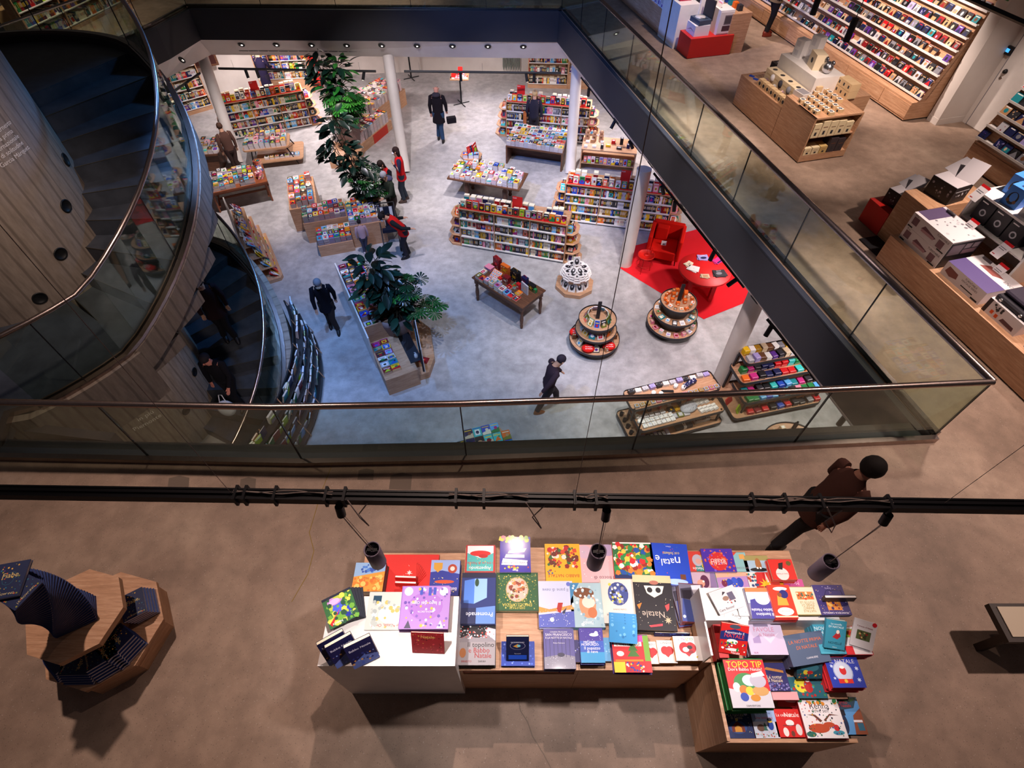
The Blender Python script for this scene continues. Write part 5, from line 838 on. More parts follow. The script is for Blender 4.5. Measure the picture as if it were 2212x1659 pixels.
# ---------------------------------------------------------------- round three-tier stands
def round_stand(label, x, y, Rs, zs, items, short, rod_tilt=.0):
    t = thing('round_display', label, 'display stand', (x, y, L))
    b = MB('satin', '232226'); b.lathe([(Rs[0] * .62, 0), (Rs[0] * .70, .02), (Rs[0] * .76, zs[0] - .03)], 40); b.build('drum_base', t)
    for R, z in zip(Rs, zs):
        b = MB('satin', '2d2b30'); b.lathe([(R, z - .03), (R + .012, z - .03), (R + .012, z + .03), (R, z + .03)], 48, cap=False); b.lathe([(.01, z - .03), (R, z - .03)], 40, cap=False); b.build('tray_rim', t)
        b = MB('oak'); b.lathe([(R, z), (.001, z)], 48, cap=False); b.build('tray', t)
        if z != zs[0]: b = MB('satin', '2d2b30'); b.lathe([(R * .66, z - (zs[1] - zs[0])), (R * .9, z - .03)], 40, cap=False); b.build('bowl', t)
    b = MB('satin', '26242a'); zt = zs[2]
    b.prism([(-.04, -.012), (.04, -.012), (.04, .012), (-.04, .012)], zt, zt + .5); b.build('sign_post', t)
    F = Frame(x, y, 0); n = 0
    for ring, (cnt, kinds) in enumerate(items):
        R = Rs[ring] - .10; z = zs[ring] + .002
        for k in range(cnt):
            a = -PI / 2 + 2 * PI * k / cnt + .2 * ring; nm, cat, w, d_, h_, cols, tilt = kinds[k % len(kinds)]; cv = cols[k % len(cols)]
            M = F.at(R * math.cos(a), R * math.sin(a), z) @ Rz(a + PI / 2) @ Rx(math.radians(tilt))
            lb = '%s %s, %s around the %s tray of %s' % (cv, nm.replace('_', ' '), ORD[k], ('bottom', 'middle', 'top')[ring], short)
            if nm == 'cloth_bag':
                b = MB('fabric', cv); b.ball(0, 0, .06, .11, .09, .07, 14); b.build_ = None; o = b.build(nm, label=lb, cat=cat, group='goods on ' + short)
            elif nm == 'paperback': b = MB('satin'); mini(b, w, d_, h_, cv, 'white', seed=k + ring * 20 + x); o = b.build('gift_book', label=lb, cat=cat, group='goods on ' + short); M = M @ T(0, d_ / 2, -h_)
            else:
                b = MB('satin', cv); b.box(-w / 2, -d_ / 2, 0, w / 2, d_ / 2, h_); draw(b, T(0, 0, h_), w, d_, [('r', .15, .15, .85, .6, cols[(k + 1) % len(cols)]), ('r', .2, .7, .8, .82, 'white')]); draw(b, T(0, -d_ / 2, h_ / 2) @ Rx(PI / 2), w, h_, [('r', .2, .3, .8, .7, 'white')]); o = b.build(nm, label=lb, cat=cat, group='goods on ' + short)
            o.matrix_world = M
    return t
gb = ('gift_box', 'box', .09, .07, .05, None, 0)
def K(nm, cat, w, d, h, cols, tilt=0): return (nm, cat, w, d, h, cols, tilt)
round_stand('round three-tier stand with red cloth bags at the bottom, nearer of the two', 1.90, 8.70, (.57, .46, .41), (.22, .53, .84),
    [(12, [K('paperback', 'book', .15, .2, .02, ['charcoal', 'dark red', 'grey', 'charcoal'], 55), K('gift_box', 'box', .1, .09, .12, ['brown', 'tan', 'dark red'])]),
     (11, [K('paperback', 'book', .14, .19, .018, ['white', 'pale grey', 'yellow', 'purple', 'cream', 'sky blue', 'tan'], 58)]), (11, [K('paperback', 'book', .12, .18, .02, ['charcoal', 'olive', 'green', 'pale grey', 'sky blue', 'lilac', 'navy'], 62)])], 'the nearer round stand')
for i, a in enumerate((-2.0, -.85, 2.9)):
    M = T(1.90 + .44 * math.cos(a), 8.70 + .44 * math.sin(a), L + .22); o = bpy.data.objects.new('cloth_bag', None); COL.objects.link(o); o.matrix_world = M
    tag(o, 'red cloth bag in the bottom tray of the nearer round stand, ' + ('front left', 'front right', 'far left')[i], 'bag', 'red cloth bags on the nearer round stand')
    b = MB('fabric', 'scarlet'); b.ball(0, 0, .08, .15, .12, .085, 16); b.build('body', o)
    b = MB('matte', 'white'); put_text(b, 'La magia', Rz(.0) @ T(0, -.03, .168) @ Rx(.15), .045, 'white'); put_text(b, 'del Natale', T(0, -.08, .153) @ Rx(.4), .04, 'white'); b.build('print', o)
round_stand('round three-tier stand with orange boxes on top, beside the red carpet', 3.79, 9.22, (.58, .50, .40), (.22, .55, .88),
    [(17, [K('gift_box', 'box', .1, .12, .05, ['pink', 'dark red', 'white', 'lilac', 'green', 'beige', 'magenta']), K('gift_box', 'box', .09, .08, .09, ['white', 'pink', 'beige'])]),
     (15, [K('gift_box', 'box', .11, .13, .035, ['white', 'pale grey', 'teal', 'cream', 'charcoal'], 12), K('gift_box', 'box', .08, .1, .05, ['green', 'white', 'sky blue', 'tan'])]), (15, [K('gift_box', 'box', .08, .07, .06, ['orange', 'orange', 'white', 'orange', 'cream'], 8), K('gift_box', 'box', .07, .06, .09, ['orange', 'tan', 'orange'])])], 'the farther round stand')
F = Frame(3.79, 9.22, 0)
for k, (x, y, h_) in enumerate(((-.12, .1, .16), (-.04, .16, .22), (.06, .14, .26), (.14, .08, .18), (-.16, -.02, .1), (.12, -.06, .1), (-.05, -.12, .08), (.18, .18, .14))):
    b = MB('satin', 'orange'); b.box(-.04, -.035, 0, .04, .035, h_); draw(b, T(0, -.035, h_ / 2) @ Rx(PI / 2), .08, h_, [('r', .2, .3, .8, .7, 'cream')]); o = b.build('gift_box', label='tall orange box around the sign post of the farther round stand, %s of eight' % ORD[k], cat='box', group='tall orange boxes round the post'); o.matrix_world = F.at(x, y, .885)
# ---------------------------------------------------------------- two tiered stationery stands
def good(name, label, cat, M, w, d_, h_, cv, art=None, group=None, front=None, fin='satin'):
    b = MB(fin, cv); b.box(-w / 2, -d_ / 2, 0, w / 2, d_ / 2, h_)
    if art: draw(b, T(0, 0, h_), w, d_, art)
    if front: draw(b, T(0, -d_ / 2, h_ / 2) @ Rx(PI / 2), w, h_, front)
    o = b.build(name, label=label, cat=cat, group=group); o.matrix_world = M; return o
def mug(label, M, cv, group):
    o = bpy.data.objects.new('mug', None); COL.objects.link(o); o.matrix_world = M; tag(o, label, 'mug', group)
    b = MB('satin', cv); b.lathe([(.035, 0), (.04, .01), (.04, .095), (.036, .095), (.034, .02), (.001, .018)], 18, cap=False); b.build('body', o)
    b = MB('satin', cv); b.tube([(.038, 0, .02), (.06, 0, .03), (.064, 0, .055), (.055, 0, .075), (.038, 0, .08)], .006, 6); b.build('handle', o)
    b = MB('satin', 'charcoal')
    for i in range(6):
        a = i * 1.05; b.add([(.0403 * math.cos(a), .0403 * math.sin(a), .04), (.0403 * math.cos(a + .25), .0403 * math.sin(a + .25), .05), (.0403 * math.cos(a), .0403 * math.sin(a), .07)], [(0, 1, 2)])
    b.build('pattern', o)
def tier_stand(label, F, tiers, posts):
    t = thing('tiered_stand', label, 'display stand', tuple(F.M.translation), F.ang)
    for (x0, y0, x1, y1, z, base) in tiers:
        b = MB('oak'); b.prism(rrect(x0, y0, x1, y1, .09), z - .02, z); b.build('shelf', t)
        b = MB('satin', '29272b'); p = rrect(x0 - .008, y0 - .008, x1 + .008, y1 + .008, .095); strip(b, p + [p[0]], 0, .012, z - .04, z + .03); b.build('rim', t)
        if base: b = MB('satin', '232226'); b.prism(rrect(x0 + .08, y0 + .05, x1 - .08, y1 - .05, .05), 0, z - .03); b.build('plinth', t)
    for (x, y, z0, z1) in posts: b = MB('satin', '29272b'); b.box(x - .018, y - .018, z0, x + .018, y + .018, z1); b.build('post', t)
    return t
g1 = 'black and white gift goods on the left stationery stand'; g2 = 'coloured notebooks on the right stationery stand'
a = ang_of((2.41, 5.86), (4.32, 6.42)); F1 = Frame(2.41, 5.86, a)
tier_stand('three-tier rounded stand full of black and white patterned gift goods', F1, [(0, -.02, 2.02, .85, .1, 1), (.12, .02, 1.98, .62, .48, 0), (.0, .30, 1.92, .80, .86, 0)], [(.15, .08, .1, .48), (1.92, .08, .1, .48), (.15, .6, .1, .86), (1.92, .6, .1, .86), (.06, .34, .48, .86), (1.86, .34, .48, .86)])
PT = [('d', 14, .05, 5, ['white', 'charcoal', 'pale grey'])]; n = 0
def row(F, x0, x1, y, z, dx, mk):
    x = x0; k = 0
    while x < x1: mk(k, F.at(x, y, z) @ Rz(RB.uniform(-.12, .12))); x += dx; k += 1
CK = [('p', [(i * .125, (j % 2) * .5 + (.0)), (i * .125 + .0625, .25 + (j % 2) * .5), (i * .125 + .125, (j % 2) * .5), (i * .125 + .0625, .12 + (j % 2) * .5)], 'black') for i in range(8) for j in range(2)]
row(F1, .12, 1.85, .38, .862, .115, lambda k, M: good('tin', 'small grey-yellow tin on the left stand top tier front, %s from left' % ORD[k], 'tin', M, .09, .08, .05, ('pale grey', 'beige', 'mustard', 'pale grey', 'pink')[k % 5], [('r', .12, .12, .88, .88, 'grey'), ('r', .3, .3, .7, .7, 'mustard')], g1))
row(F1, .15, 1.8, .72, .862, .15, lambda k, M: good('notebook', 'patterned notebook block at the back of the left stand top tier, %s from left' % ORD[k], 'notebook', M, .12, .09, RB.uniform(.04, .09), ('charcoal', 'white', 'pale grey', 'lilac')[k % 4], PT, g1))
for k in range(4): mug('white patterned mug on the top tier of the left stand, %s from left' % ORD[k], F1.at((.55, .68, 1.05, 1.18)[k], (.56, .50, .6, .52)[k], .862), 'white', 'patterned mugs')
good('pencil_case', 'dark patterned pencil case on the top tier of the left stand', 'pencil case', F1.at(1.35, .58, .862) @ Rz(.3), .3, .09, .09, 'navy', [('d', 20, .03, 1, ['white', 'lilac'])], g1); good('fan', 'black folded fan on the left stand top tier', 'fan', F1.at(.86, .55, .862) @ Rz(-.3), .24, .05, .025, 'black', None, g1)
row(F1, .25, .85, .12, .482, .10, lambda k, M: good('gift_box', 'small blue-white patterned box in the front row of the middle tier, %s from left' % ORD[k], 'box', M, .088, .09, .05, 'white', [('d', 10, .08, k, ['sky blue', 'grey', 'lilac'])], g1))
row(F1, .25, .85, .23, .482, .10, lambda k, M: good('gift_box', 'blue-white patterned box in the second row of the middle tier, %s from left' % ORD[k], 'box', M, .088, .09, .05, 'white', [('d', 10, .08, k + 9, ['sky blue', 'charcoal'])], g1))
row(F1, .25, .85, .34, .482, .12, lambda k, M: good('gift_box', 'pale patterned box in the third row of the middle tier, %s from left' % ORD[k], 'box', M, .1, .09, .045, 'pale grey', [('d', 10, .08, k + 5, ['white', 'charcoal'])], g1))
for k in range(3): mug('white patterned mug at the left end of the middle tier, %s up the row' % ORD[k], F1.at(.18, .24 + .12 * k, .482), 'white', 'patterned mugs')
row(F1, .92, 1.2, .18, .482, .13, lambda k, M: good('gift_box', 'grey window box in the middle of the middle tier, %s from left' % ORD[k], 'box', M, .12, .12, .04, ('grey', 'olive', 'pale grey')[k % 3], [('r', .15, .15, .85, .85, 'pale grey')], g1))
row(F1, .92, 1.2, .34, .482, .13, lambda k, M: good('gift_box', 'grey-green box behind the grey window boxes, %s from left' % ORD[k], 'box', M, .12, .13, .04, ('charcoal', 'mustard', 'grey')[k % 3], [('e', .5, .5, .2, .2, 'yellow')], g1))
b = MB('fabric', 'b9bcc6'); b.ball(0, 0, .05, .2, .13, .07, 16); b.use(col='7f838f')
for i in range(60): aa, rr = RB.uniform(0, 6.28), RB.uniform(.02, .17); b.tube([(rr * math.cos(aa), .65 * rr * math.sin(aa), .08), (rr * math.cos(aa) + .03, .65 * rr * math.sin(aa) + .02, .125)], [.006, .001], 4)
o = b.build('fur_cushion', label='grey fluffy fur cushion on the middle tier of the left stand', cat='cushion'); o.matrix_world = F1.at(1.28, .28, .482) @ Rz(.2)
for k in range(7): good('patterned_pouch', 'black and white chevron pouch at the right of the middle tier, %s from left' % ORD[k], 'pouch', F1.at(1.5 + .10 * (k % 4), .16 + .2 * (k // 4), .482) @ Rz(.2), .095, .15, .05, 'white', CK, g1)
for k in range(12): good('keyring_box', 'tiny navy, white or red box in the back rows of the middle tier, %s along' % ORD[k], 'box', F1.at(.5 + .11 * k, .46 + .07 * (k % 2), .482) @ Rz(.3 * k), .07, .06, .06, ('navy', 'white', 'red', 'pale grey', 'white', 'yellow')[k % 6], [('e', .5, .5, .2, .2, 'pink')], g1)
row(F1, .3, .85, .06, .102, .085, lambda k, M: good('pen_case', 'lilac and black slim case along the bottom tier, %s from left' % ORD[k], 'pen case', M, .07, .2, .025, ('lilac', 'navy', 'charcoal')[k % 3], [('r', .1, .2, .9, .8, 'pale grey')], g1))
good('folded_blanket', 'folded grey blanket with a white paper band on the bottom tier', 'blanket', F1.at(1.18, .18, .102), .36, .26, .08, '55545c', [('r', .44, 0, .62, 1, 'white'), ('r', .5, .3, .56, .7, 'charcoal')], None, [('r', .44, 0, .62, 1, 'white')], 'fabric')
good('folded_blanket', 'folded black and white chevron blanket with a white paper band', 'blanket', F1.at(1.62, .24, .102), .34, .28, .09, 'white', CK + [('r', .42, 0, .62, 1, 'pale grey'), ('r', .48, .3, .56, .7, 'charcoal')], None, CK, 'fabric')
for k in range(5): mug('black mug with a white face at the left end of the bottom tier, %s' % ORD[k], F1.at(.08, .10 + .16 * k, .102), 'black', 'black mugs')
a = ang_of((4.67, 6.45), (6.51, 6.87)); F2 = Frame(4.63, 6.45, a)
tier_stand('tiered rounded stand stacked with colourful notebooks beside the white column', F2, [(-.05, 0, 1.95, .95, .15, 1), (.12, .10, 1.95, .70, .50, 0), (.05, .35, 1.9, .90, .86, 0), (.15, .55, 1.85, 1.0, 1.2, 0)], [(.18, .14, .15, .5), (1.88, .14, .15, .5), (.12, .85, .15, 1.2), (1.8, .85, .15, 1.2)])
def nb_row(x0, x1, y, z, dx, cols, w, d_, hlo, hhi, desc):
    row(F2, x0, x1, y, z, dx, lambda k, M: good('notebook', '%s notebooks %s, %s from left' % (cols[k % len(cols)], desc, ORD[k]), 'notebook', M, w, d_, RB.uniform(hlo, hhi), cols[k % len(cols)], [('r', .1, .1, .9, .14, 'white')], g2, [('r', 0, .3, 1, .35, 'white')]))
nb_row(.35, 1.9, .12, .152, .17, ['red', 'dark red', 'red', 'black', 'blue', 'red', 'charcoal', 'charcoal', 'grey'], .13, .15, .05, .1, 'on the bottom shelf of the right stand')
nb_row(.25, 1.9, .20, .502, .14, ['green', 'green', 'sky blue', 'blue', 'sky blue', 'navy', 'teal', 'charcoal', 'pink'], .12, .16, .05, .09, 'in the second shelf front row, right stand')
nb_row(.25, 1.9, .40, .502, .16, ['teal', 'magenta', 'charcoal', 'black', 'turquoise', 'blue', 'sky blue'], .13, .16, .05, .1, 'in the second shelf rear row, right stand')
nb_row(.18, 1.85, .46, .862, .17, ['orange', 'magenta', 'black', 'navy', 'navy', 'red', 'red', 'turquoise'], .14, .14, .05, .11, 'on the third shelf front row of the right stand')
nb_row(.22, 1.85, .66, .862, .15, ['green', 'magenta', 'charcoal', 'navy', 'navy', 'red', 'red', 'turquoise'], .13, .12, .08, .14, 'on the third shelf rear row of the right stand')
nb_row(.25, 1.8, .66, 1.202, .13, ['pale grey', 'lilac', 'brown', 'white', 'purple', 'charcoal', 'beige'], .11, .15, .06, .13, 'in the top shelf front row, right stand')
nb_row(.25, 1.8, .86, 1.202, .13, ['yellow', 'white', 'mustard', 'beige', 'brown', 'white', 'grey'], .11, .13, .08, .14, 'on the top shelf rear row of the right stand')
good('toy_box', 'red flat box leaning in the left corner of the right stand', 'box', F2.at(.05, .45, .15) @ Rz(.5) @ Rx(1.1), .2, .24, .03, 'red'); good('toy_box', 'lime flat box leaning in the front left corner of the right stand', 'box', F2.at(.14, .2, .15) @ Rz(.7) @ Rx(1.1), .18, .22, .03, 'lime')
# round display at the lower right under the fascia
t = thing('round_display', 'round oak stand of bottles and small boxes at the lower right corner of the void', 'display stand', (5.25, 5.35, L)); F = Frame(5.25, 5.35, 0)
b = MB('satin', '2a282c'); b.lathe([(.4, 0), (.55, .7), (.62, .72), (.62, .78), (.6, .78)], 40, cap=False); b.build('drum', t); b = MB('oak'); b.lathe([(.6, .76), (.001, .76)], 40, cap=False); b.build('tray', t)
b = MB('satin', '38363c'); b.prism([(-.05, -.02), (.05, -.02), (.05, .02), (-.05, .02)], .76, 1.3); b.build('sign_post', t)
for k in range(22):
    R = .48 if k < 14 else .28; aa = 2 * PI * k / (14 if k < 14 else 8); cv = ('red', 'turquoise', 'green', 'charcoal', 'white', 'pink', 'black', 'beige')[k % 8]
    if k % 3 == 0:
        o = bpy.data.objects.new('water_bottle', None); COL.objects.link(o); o.matrix_world = F.at(R * math.cos(aa), R * math.sin(aa), .76); tag(o, '%s bottle on the lower right round stand, %s around' % (cv, ORD[k]), 'bottle', 'bottles on the lower right round stand')
        b = MB('gloss', cv); b.lathe([(.035, 0), (.037, .02), (.037, .17), (.02, .2)], 16); b.build('body', o); b = MB('satin', 'black'); b.lathe([(.02, .2), (.02, .23)], 12); b.build('cap', o)
    else: good('gift_box', '%s label box on the lower right round stand, %s around' % (cv, ORD[k]), 'box', F.at(R * math.cos(aa), R * math.sin(aa), .76) @ Rz(aa), .08, .09, .06, 'beige', [('r', .2, .2, .8, .8, cv)], 'boxes on the lower right round stand')
# hexagonal book table at the bottom edge of the void
t = thing('hexagonal_display', 'hexagonal oak block covered with children books below the near handrail', 'display stand', (-.47, 5.52, L)); b = MB('oak'); HXc = [(.62 * math.cos(PI / 3 * k + .2), .62 * math.sin(PI / 3 * k + .2)) for k in range(6)]; b.prism(HXc, 0, .42); b.build('block', t)
F = Frame(-.47, 5.52, .28)
for j in range(5):
    for i in range(6):
        x, y = -.44 + .175 * i, -.46 + .225 * j
        if math.hypot(x, y) > .60: continue
        for q in range(2): stuff_at(F.at(x, y, .42 + .03 * q)); mini(stuff, .165, .215, .029, 'white', art=False)
        cv = RB.choice(['sky blue', 'white', 'navy', 'blue', 'orange', 'red', 'black', 'turquoise']); paperback('%s picture book on the hexagonal block, %s row, %s from left' % (cv, ORD[j], ORD[i]), F.at(x, y, .48), .165, .215, .02, cv, 'books on the hexagonal block')
# ---------------------------------------------------------------- red corner
b = MB('fabric', 'd8202a'); b.poly([(2.87, 11.42, L + .006), (4.67, 9.52, L + .006), (8.2, 11.3, L + .006), (7.2, 13.9, L + .006), (3.30, 12.35, L + .006)]); b.build('red_carpet', label='red pentagonal carpet under the red armchair and round table', cat='carpet')
t = thing('armchair', 'boxy red fabric armchair with high arms on the red carpet', 'armchair', (4.05, 11.93, L), -.32)
RD = 'd2190f'
def soft(mb, x0, y0, z0, x1, y1, z1, r=.035):
    n = 3; 
    for k in range(n + 1):
        pass
    P2 = rrect(x0, y0, x1, y1, r, 3); P3 = rrect(x0 + r * .6, y0 + r * .6, x1 - r * .6, y1 - r * .6, r * .6, 3); nn = len(P2)
    vs = [(p[0], p[1], z0) for p in P3] + [(p[0], p[1], z0 + r * .6) for p in P2] + [(p[0], p[1], z1 - r * .6) for p in P2] + [(p[0], p[1], z1) for p in P3]
    fs = [tuple(range(nn))[::-1], tuple(range(3 * nn, 4 * nn))] + [(j * nn + i, j * nn + (i + 1) % nn, (j + 1) * nn + (i + 1) % nn, (j + 1) * nn + i) for j in range(3) for i in range(nn)]
    mb.add(vs, fs, smooth=False)
for nm, bx in (('backrest', (-.40, .30, .16, .40, .42, .86)), ('armrest', (-.44, -.36, .16, -.34, .42, .80)), ('armrest', (.34, -.36, .16, .44, .42, .80)), ('seat', (-.33, -.36, .16, .33, .29, .42)), ('back_cushion', (-.30, .12, .42, .02, .30, .80))):
    b = MB('fabric', RD); soft(b, *bx); b.build(nm, t)
for x in (-.38, .38):
    for y in (-.3, .36): b = MB('metal', 'charcoal'); b.tube([(x, y, 0), (x * .95, y * .95, .17)], .012, 8); b.build('leg', t)
good('sign_card', 'white reserved card standing on the armchair seat', 'card', T(4.0, 11.86, L + .43) @ Rz(-.2) @ Rx(1.25), .13, .22, .004, 'ddd6d8', [('r', .3, .5, .7, .7, 'grey'), ('t', 'RISERVATO', .5, .3, .12, 'charcoal')])
t = thing('side_table', 'small round red metal side table left of the armchair', 'side table', (3.45, 11.33, L))
b = MB('satin', 'd2180e'); b.lathe([(.20, .5), (.215, .5), (.215, .535), (.205, .535), (.20, .515), (.001, .515)], 32, cap=False); b.build('tray_top', t)
for k in range(3):
    a = 2 * PI * k / 3; b = MB('satin', 'b8150f'); b.tube([(.18 * math.cos(a), .18 * math.sin(a), 0), (.15 * math.cos(a), .15 * math.sin(a), .5)], .008, 8); b.build('leg', t)
b = MB('satin', 'b8150f'); b.tube([(.2 * math.cos(a), .2 * math.sin(a), .25) for a in [2 * PI * i / 24 for i in range(25)]], .006, 6); b.build('ring', t)
t = thing('desk_lamp', 'small red lamp with an arched stem on the red side table', 'lamp', (3.45, 11.33, L + .515)); b = MB('satin', 'd2180e'); b.lathe([(.06, 0), (.06, .012), (.01, .02)], 20); b.build('base', t)
b = MB('satin', 'd2180e'); b.tube([(0, 0, .02)] + [(.06 * (1 - math.cos(a)) - .0, 0, .2 + .06 * math.sin(a)) for a in [PI * i / 8 for i in range(9)]] + [(.12, 0, .12)], .005, 6); b.build('stem', t); b = MB('satin', 'd2180e'); b.lathe([(.012, .13), (.03, .09), (.032, .07)], 14, .12, 0, cap=False); b.build('shade', t)
t = thing('round_table', 'large round red table with books and flyers on the red carpet', 'table', (4.72, 10.52, L)); b = MB('satin', 'd4181a'); b.lathe([(.001, .68), (.62, .68), (.635, .695), (.635, .715), (.62, .73), (.001, .73)], 48, cap=False); b.build('tabletop', t)
for k in range(4):
    a = .6 + PI / 2 * k; b = MB('satin', 'b8141a'); x, y = .40 * math.cos(a), .40 * math.sin(a); b.box(x - .05, y - .05, 0, x + .05, y + .05, .68); b.build('leg', t)
b = MB('satin', 'b8141a'); b.box(-.35, -.03, .18, .35, .03, .24); b.build('stretcher', t)
for (x, y, r, w, h, cv, lb, art) in ((-.38, .18, .5, .2, .14, 'cream', 'cream leaflet fan at the far-left side of the red table', [('t', 'fnac', .5, .5, .3, 'black')]), (-.30, .0, .9, .2, .26, 'white', 'open white booklet on the red table', [('t', 'A', .5, .5, .2, 'grey')]), (-.08, -.28, -.3, .2, .14, 'beige', 'beige leaflets near the front edge of the red table', [('r', .2, .2, .8, .7, 'tan')]),
                              (.30, -.18, -.1, .3, .24, 'charcoal', 'dark photo album on the red table', [('e', .4, .5, .25, .2, 'grey'), ('t', 'ROCK', .5, .85, .14, 'white')]), (.02, .42, -.2, .26, .2, 'lilac', 'lilac magazine at the far side of the red table', [('e', .5, .4, .3, .2, 'navy'), ('t', 'Dolci', .5, .8, .2, 'white')]), (.36, .30, .4, .24, .18, 'magenta', 'magenta booklet stack under the track lamp on the red table', [('r', .1, .1, .9, .3, 'navy')])):
    for q in range(2): good('booklet', lb + (', topmost' if q else ', lower copy'), 'booklet', T(4.72 + x + .02 * q, 10.52 + y, L + .73 + .012 * q) @ Rz(r + .3 * q), w, h, .011, cv, art)
# ---------------------------------------------------------------- round-the-plant book islands
def block(F, nm, name, x0, y0, x1, y1, z0, z1, mat='oak', col='white'): b = MB(mat, col); b.box(x0, y0, z0, x1, y1, z1); return b.build(name, nm)
ai = ang_of((-5.10, 11.92), (-3.60, 12.85)) * .55; F = Frame(-5.16, 11.90, ang_of((-5.16, 11.9), (-4.2, 12.2)))
t = thing('book_island', 'stepped oak book island beside the group of people, around the middle plant', 'display unit', tuple(F.M.translation), F.ang)
block(F, t, 'front_block', 0, 0, .92, .7, 0, .33); block(F, t, 'middle_block', -.25, .7, .92, 1.35, 0, .62); block(F, t, 'right_block', .93, .12, 1.85, 1.25, 0, .68); block(F, t, 'rear_block', -.55, 1.35, .2, 2.9, 0, .70)
BL = ['sky blue', 'blue', 'white', 'navy', 'red', 'green', 'teal', 'yellow', 'pale grey', 'orange', 'black']
piles(F, .03, .03, .92, .62, .33, 6, 3, .14, .18, 'the island front step', colors=BL, pages='8f7f86', skip=0, w=.14); piles(F, -.22, .72, .9, 1.33, .62, 8, 3, .12, .2, 'the island middle step', colors=BL, pages='8f7f86', skip=.02, w=.135)
piles(F, .95, .15, 1.83, 1.2, .68, 6, 5, .08, .16, 'the island right block', colors=BL, pages='a3949c', skip=.06, w=.14); piles(F, -.5, 1.4, .15, 2.85, .70, 4, 7, .08, .2, 'the island rear block', colors=['orange', 'red', 'green', 'white', 'brown', 'sky blue'], pages='b5a8aa', skip=.1, indiv=False)
F = Frame(-2.66, 7.13, ang_of((-2.66, 7.13), (-1.77, 7.28)))
la = math.radians(103); d_ = ang_of((-2.66, 7.13), (-4.25, 10.4)); F = Frame(-2.62, 7.12, d_ - PI / 2)
t = thing('book_island', 'long low oak book island with a grey end board beside the big front plant', 'display unit', tuple(F.M.translation), F.ang)
block(F, t, 'front_block', 0, .08, .72, 1.30, 0, .50); block(F, t, 'main_block', 0, 1.30, .66, 3.75, 0, .72); block(F, t, 'end_board', 0, 1.28, .62, 1.31, .5, .98); block(F, t, 'raised_edge', -.03, .95, 0, 3.7, 0, .98, 'white_laminate')
b = MB('satin', 'charcoal'); b.box(.64, .3, .50, .9, 1.28, .52); b.build('desk_mat', t)
piles(F, .03, .22, .40, 1.18, .50, 2, 6, .05, .07, 'the long island front end', colors=['teal', 'white', 'black', 'pale grey', 'yellow', 'dark red'], pages='e0c4ae', skip=0, w=.2, h=.14)
piles(F, .03, 1.36, .60, 3.7, .72, 3, 13, .08, .18, 'the long island main row', colors=BL + ['pink', 'purple'], pages='b09a94', skip=.04, w=.18, h=.16)
for k in range(9): stuff_at(F.at(.40 + .03 * (k % 2), 1.5 + .24 * k, .82) @ Rz(PI / 2 + .15) @ Rx(math.radians(80)) @ T(0, .1, 0)); mini(stuff, .14, .2, .03, RB.choice(BL), 'e0c9b4', seed=k)
t = thing('planter_plinth', 'angular low oak plinth under the big front plant pot', 'plinth', (-2.35, 8.75, L)); b = MB('oak'); b.prism([(.0, -1.30), (.52, -1.05), (.60, -.6), (.42, .3), (.0, .7), (-.75, .55), (-.75, -.5)], 0, .18); b.build('body', t)
good('booklet', 'dark red booklet lying on the oak plinth by the front plant pot', 'booklet', T(-1.98, 8.05, L + .18) @ Rz(-.3), .22, .17, .012, 'dark red', [('c', .5, .5, .2, 'scarlet'), ('r', .45, .4, .55, .6, 'white')])
t = thing('standing_display', 'tall black freestanding monitor seen edge-on at the end of the long island', 'monitor', (-1.95, 7.75, L), .25)
b = MB('satin', 'black'); b.box(-.02, -.42, .62, .02, .42, 1.30); b.build('panel', t); b = MB('satin', 'd8d2d0'); b.box(.02, -.43, .60, .035, .43, 1.32); b.build('frame', t); b = MB('satin', 'black'); b.box(-.03, -.1, .52, .03, .1, .62); b.build('foot', t); b = MB('screen_glow'); b.box(-.022, -.1, .95, -.02, .30, 1.2); b.build('lit_screen', t)
o = thing('hand_gel_bottle', 'white hand gel bottle on the black desk mat beside the monitor', 'bottle', tuple(F.at(.80, .40, .52).translation)); b = MB('satin', 'white'); b.lathe([(.035, 0), (.038, .02), (.036, .1), (.012, .12), (.012, .15)], 14); b.build('body', o); b = MB('satin', 'pale grey'); b.box(-.03, -.008, .15, .012, .008, .165); b.build('pump', o)
# far island with grey piles, red panel, and its plinth
F = Frame(-5.05, 17.05, ang_of((-5.05, 17.05), (-4.35, 18.6)))
t = thing('book_island', 'far oak book island with tall pale piles and a red panel, behind the plants', 'display unit', tuple(F.M.translation), F.ang)
block(F, t, 'base', 0, 0, 2.1, .95, 0, .30); block(F, t, 'red_panel', .95, -.012, 1.8, 0, .0, .29, 'satin', 'c2301f'); block(F, t, 'rear_base', .9, .5, 3.9, 1.5, 0, .55)
piles(F, .05, .03, 2.0, .92, .30, 11, 5, .3, .36, 'x', colors=['white', 'cream', 'black', 'charcoal', 'red', 'yellow', 'pale grey', 'teal'], indiv=False, pages='cfc2c4', skip=.02); piles(F, .95, .55, 3.8, 1.45, .55, 15, 5, .2, .38, 'x', colors=['white', 'cream', 'red', 'charcoal', 'yellow', 'pale grey', 'pink'], indiv=False, pages='cfc2c4', skip=.02)
t = thing('planter_plinth', 'low oak plinth under the far monstera pot', 'plinth', (-5.25, 17.3, L)); b = MB('oak'); b.box(-.55, -.95, 0, .35, .7, .26); b.build('body', t)
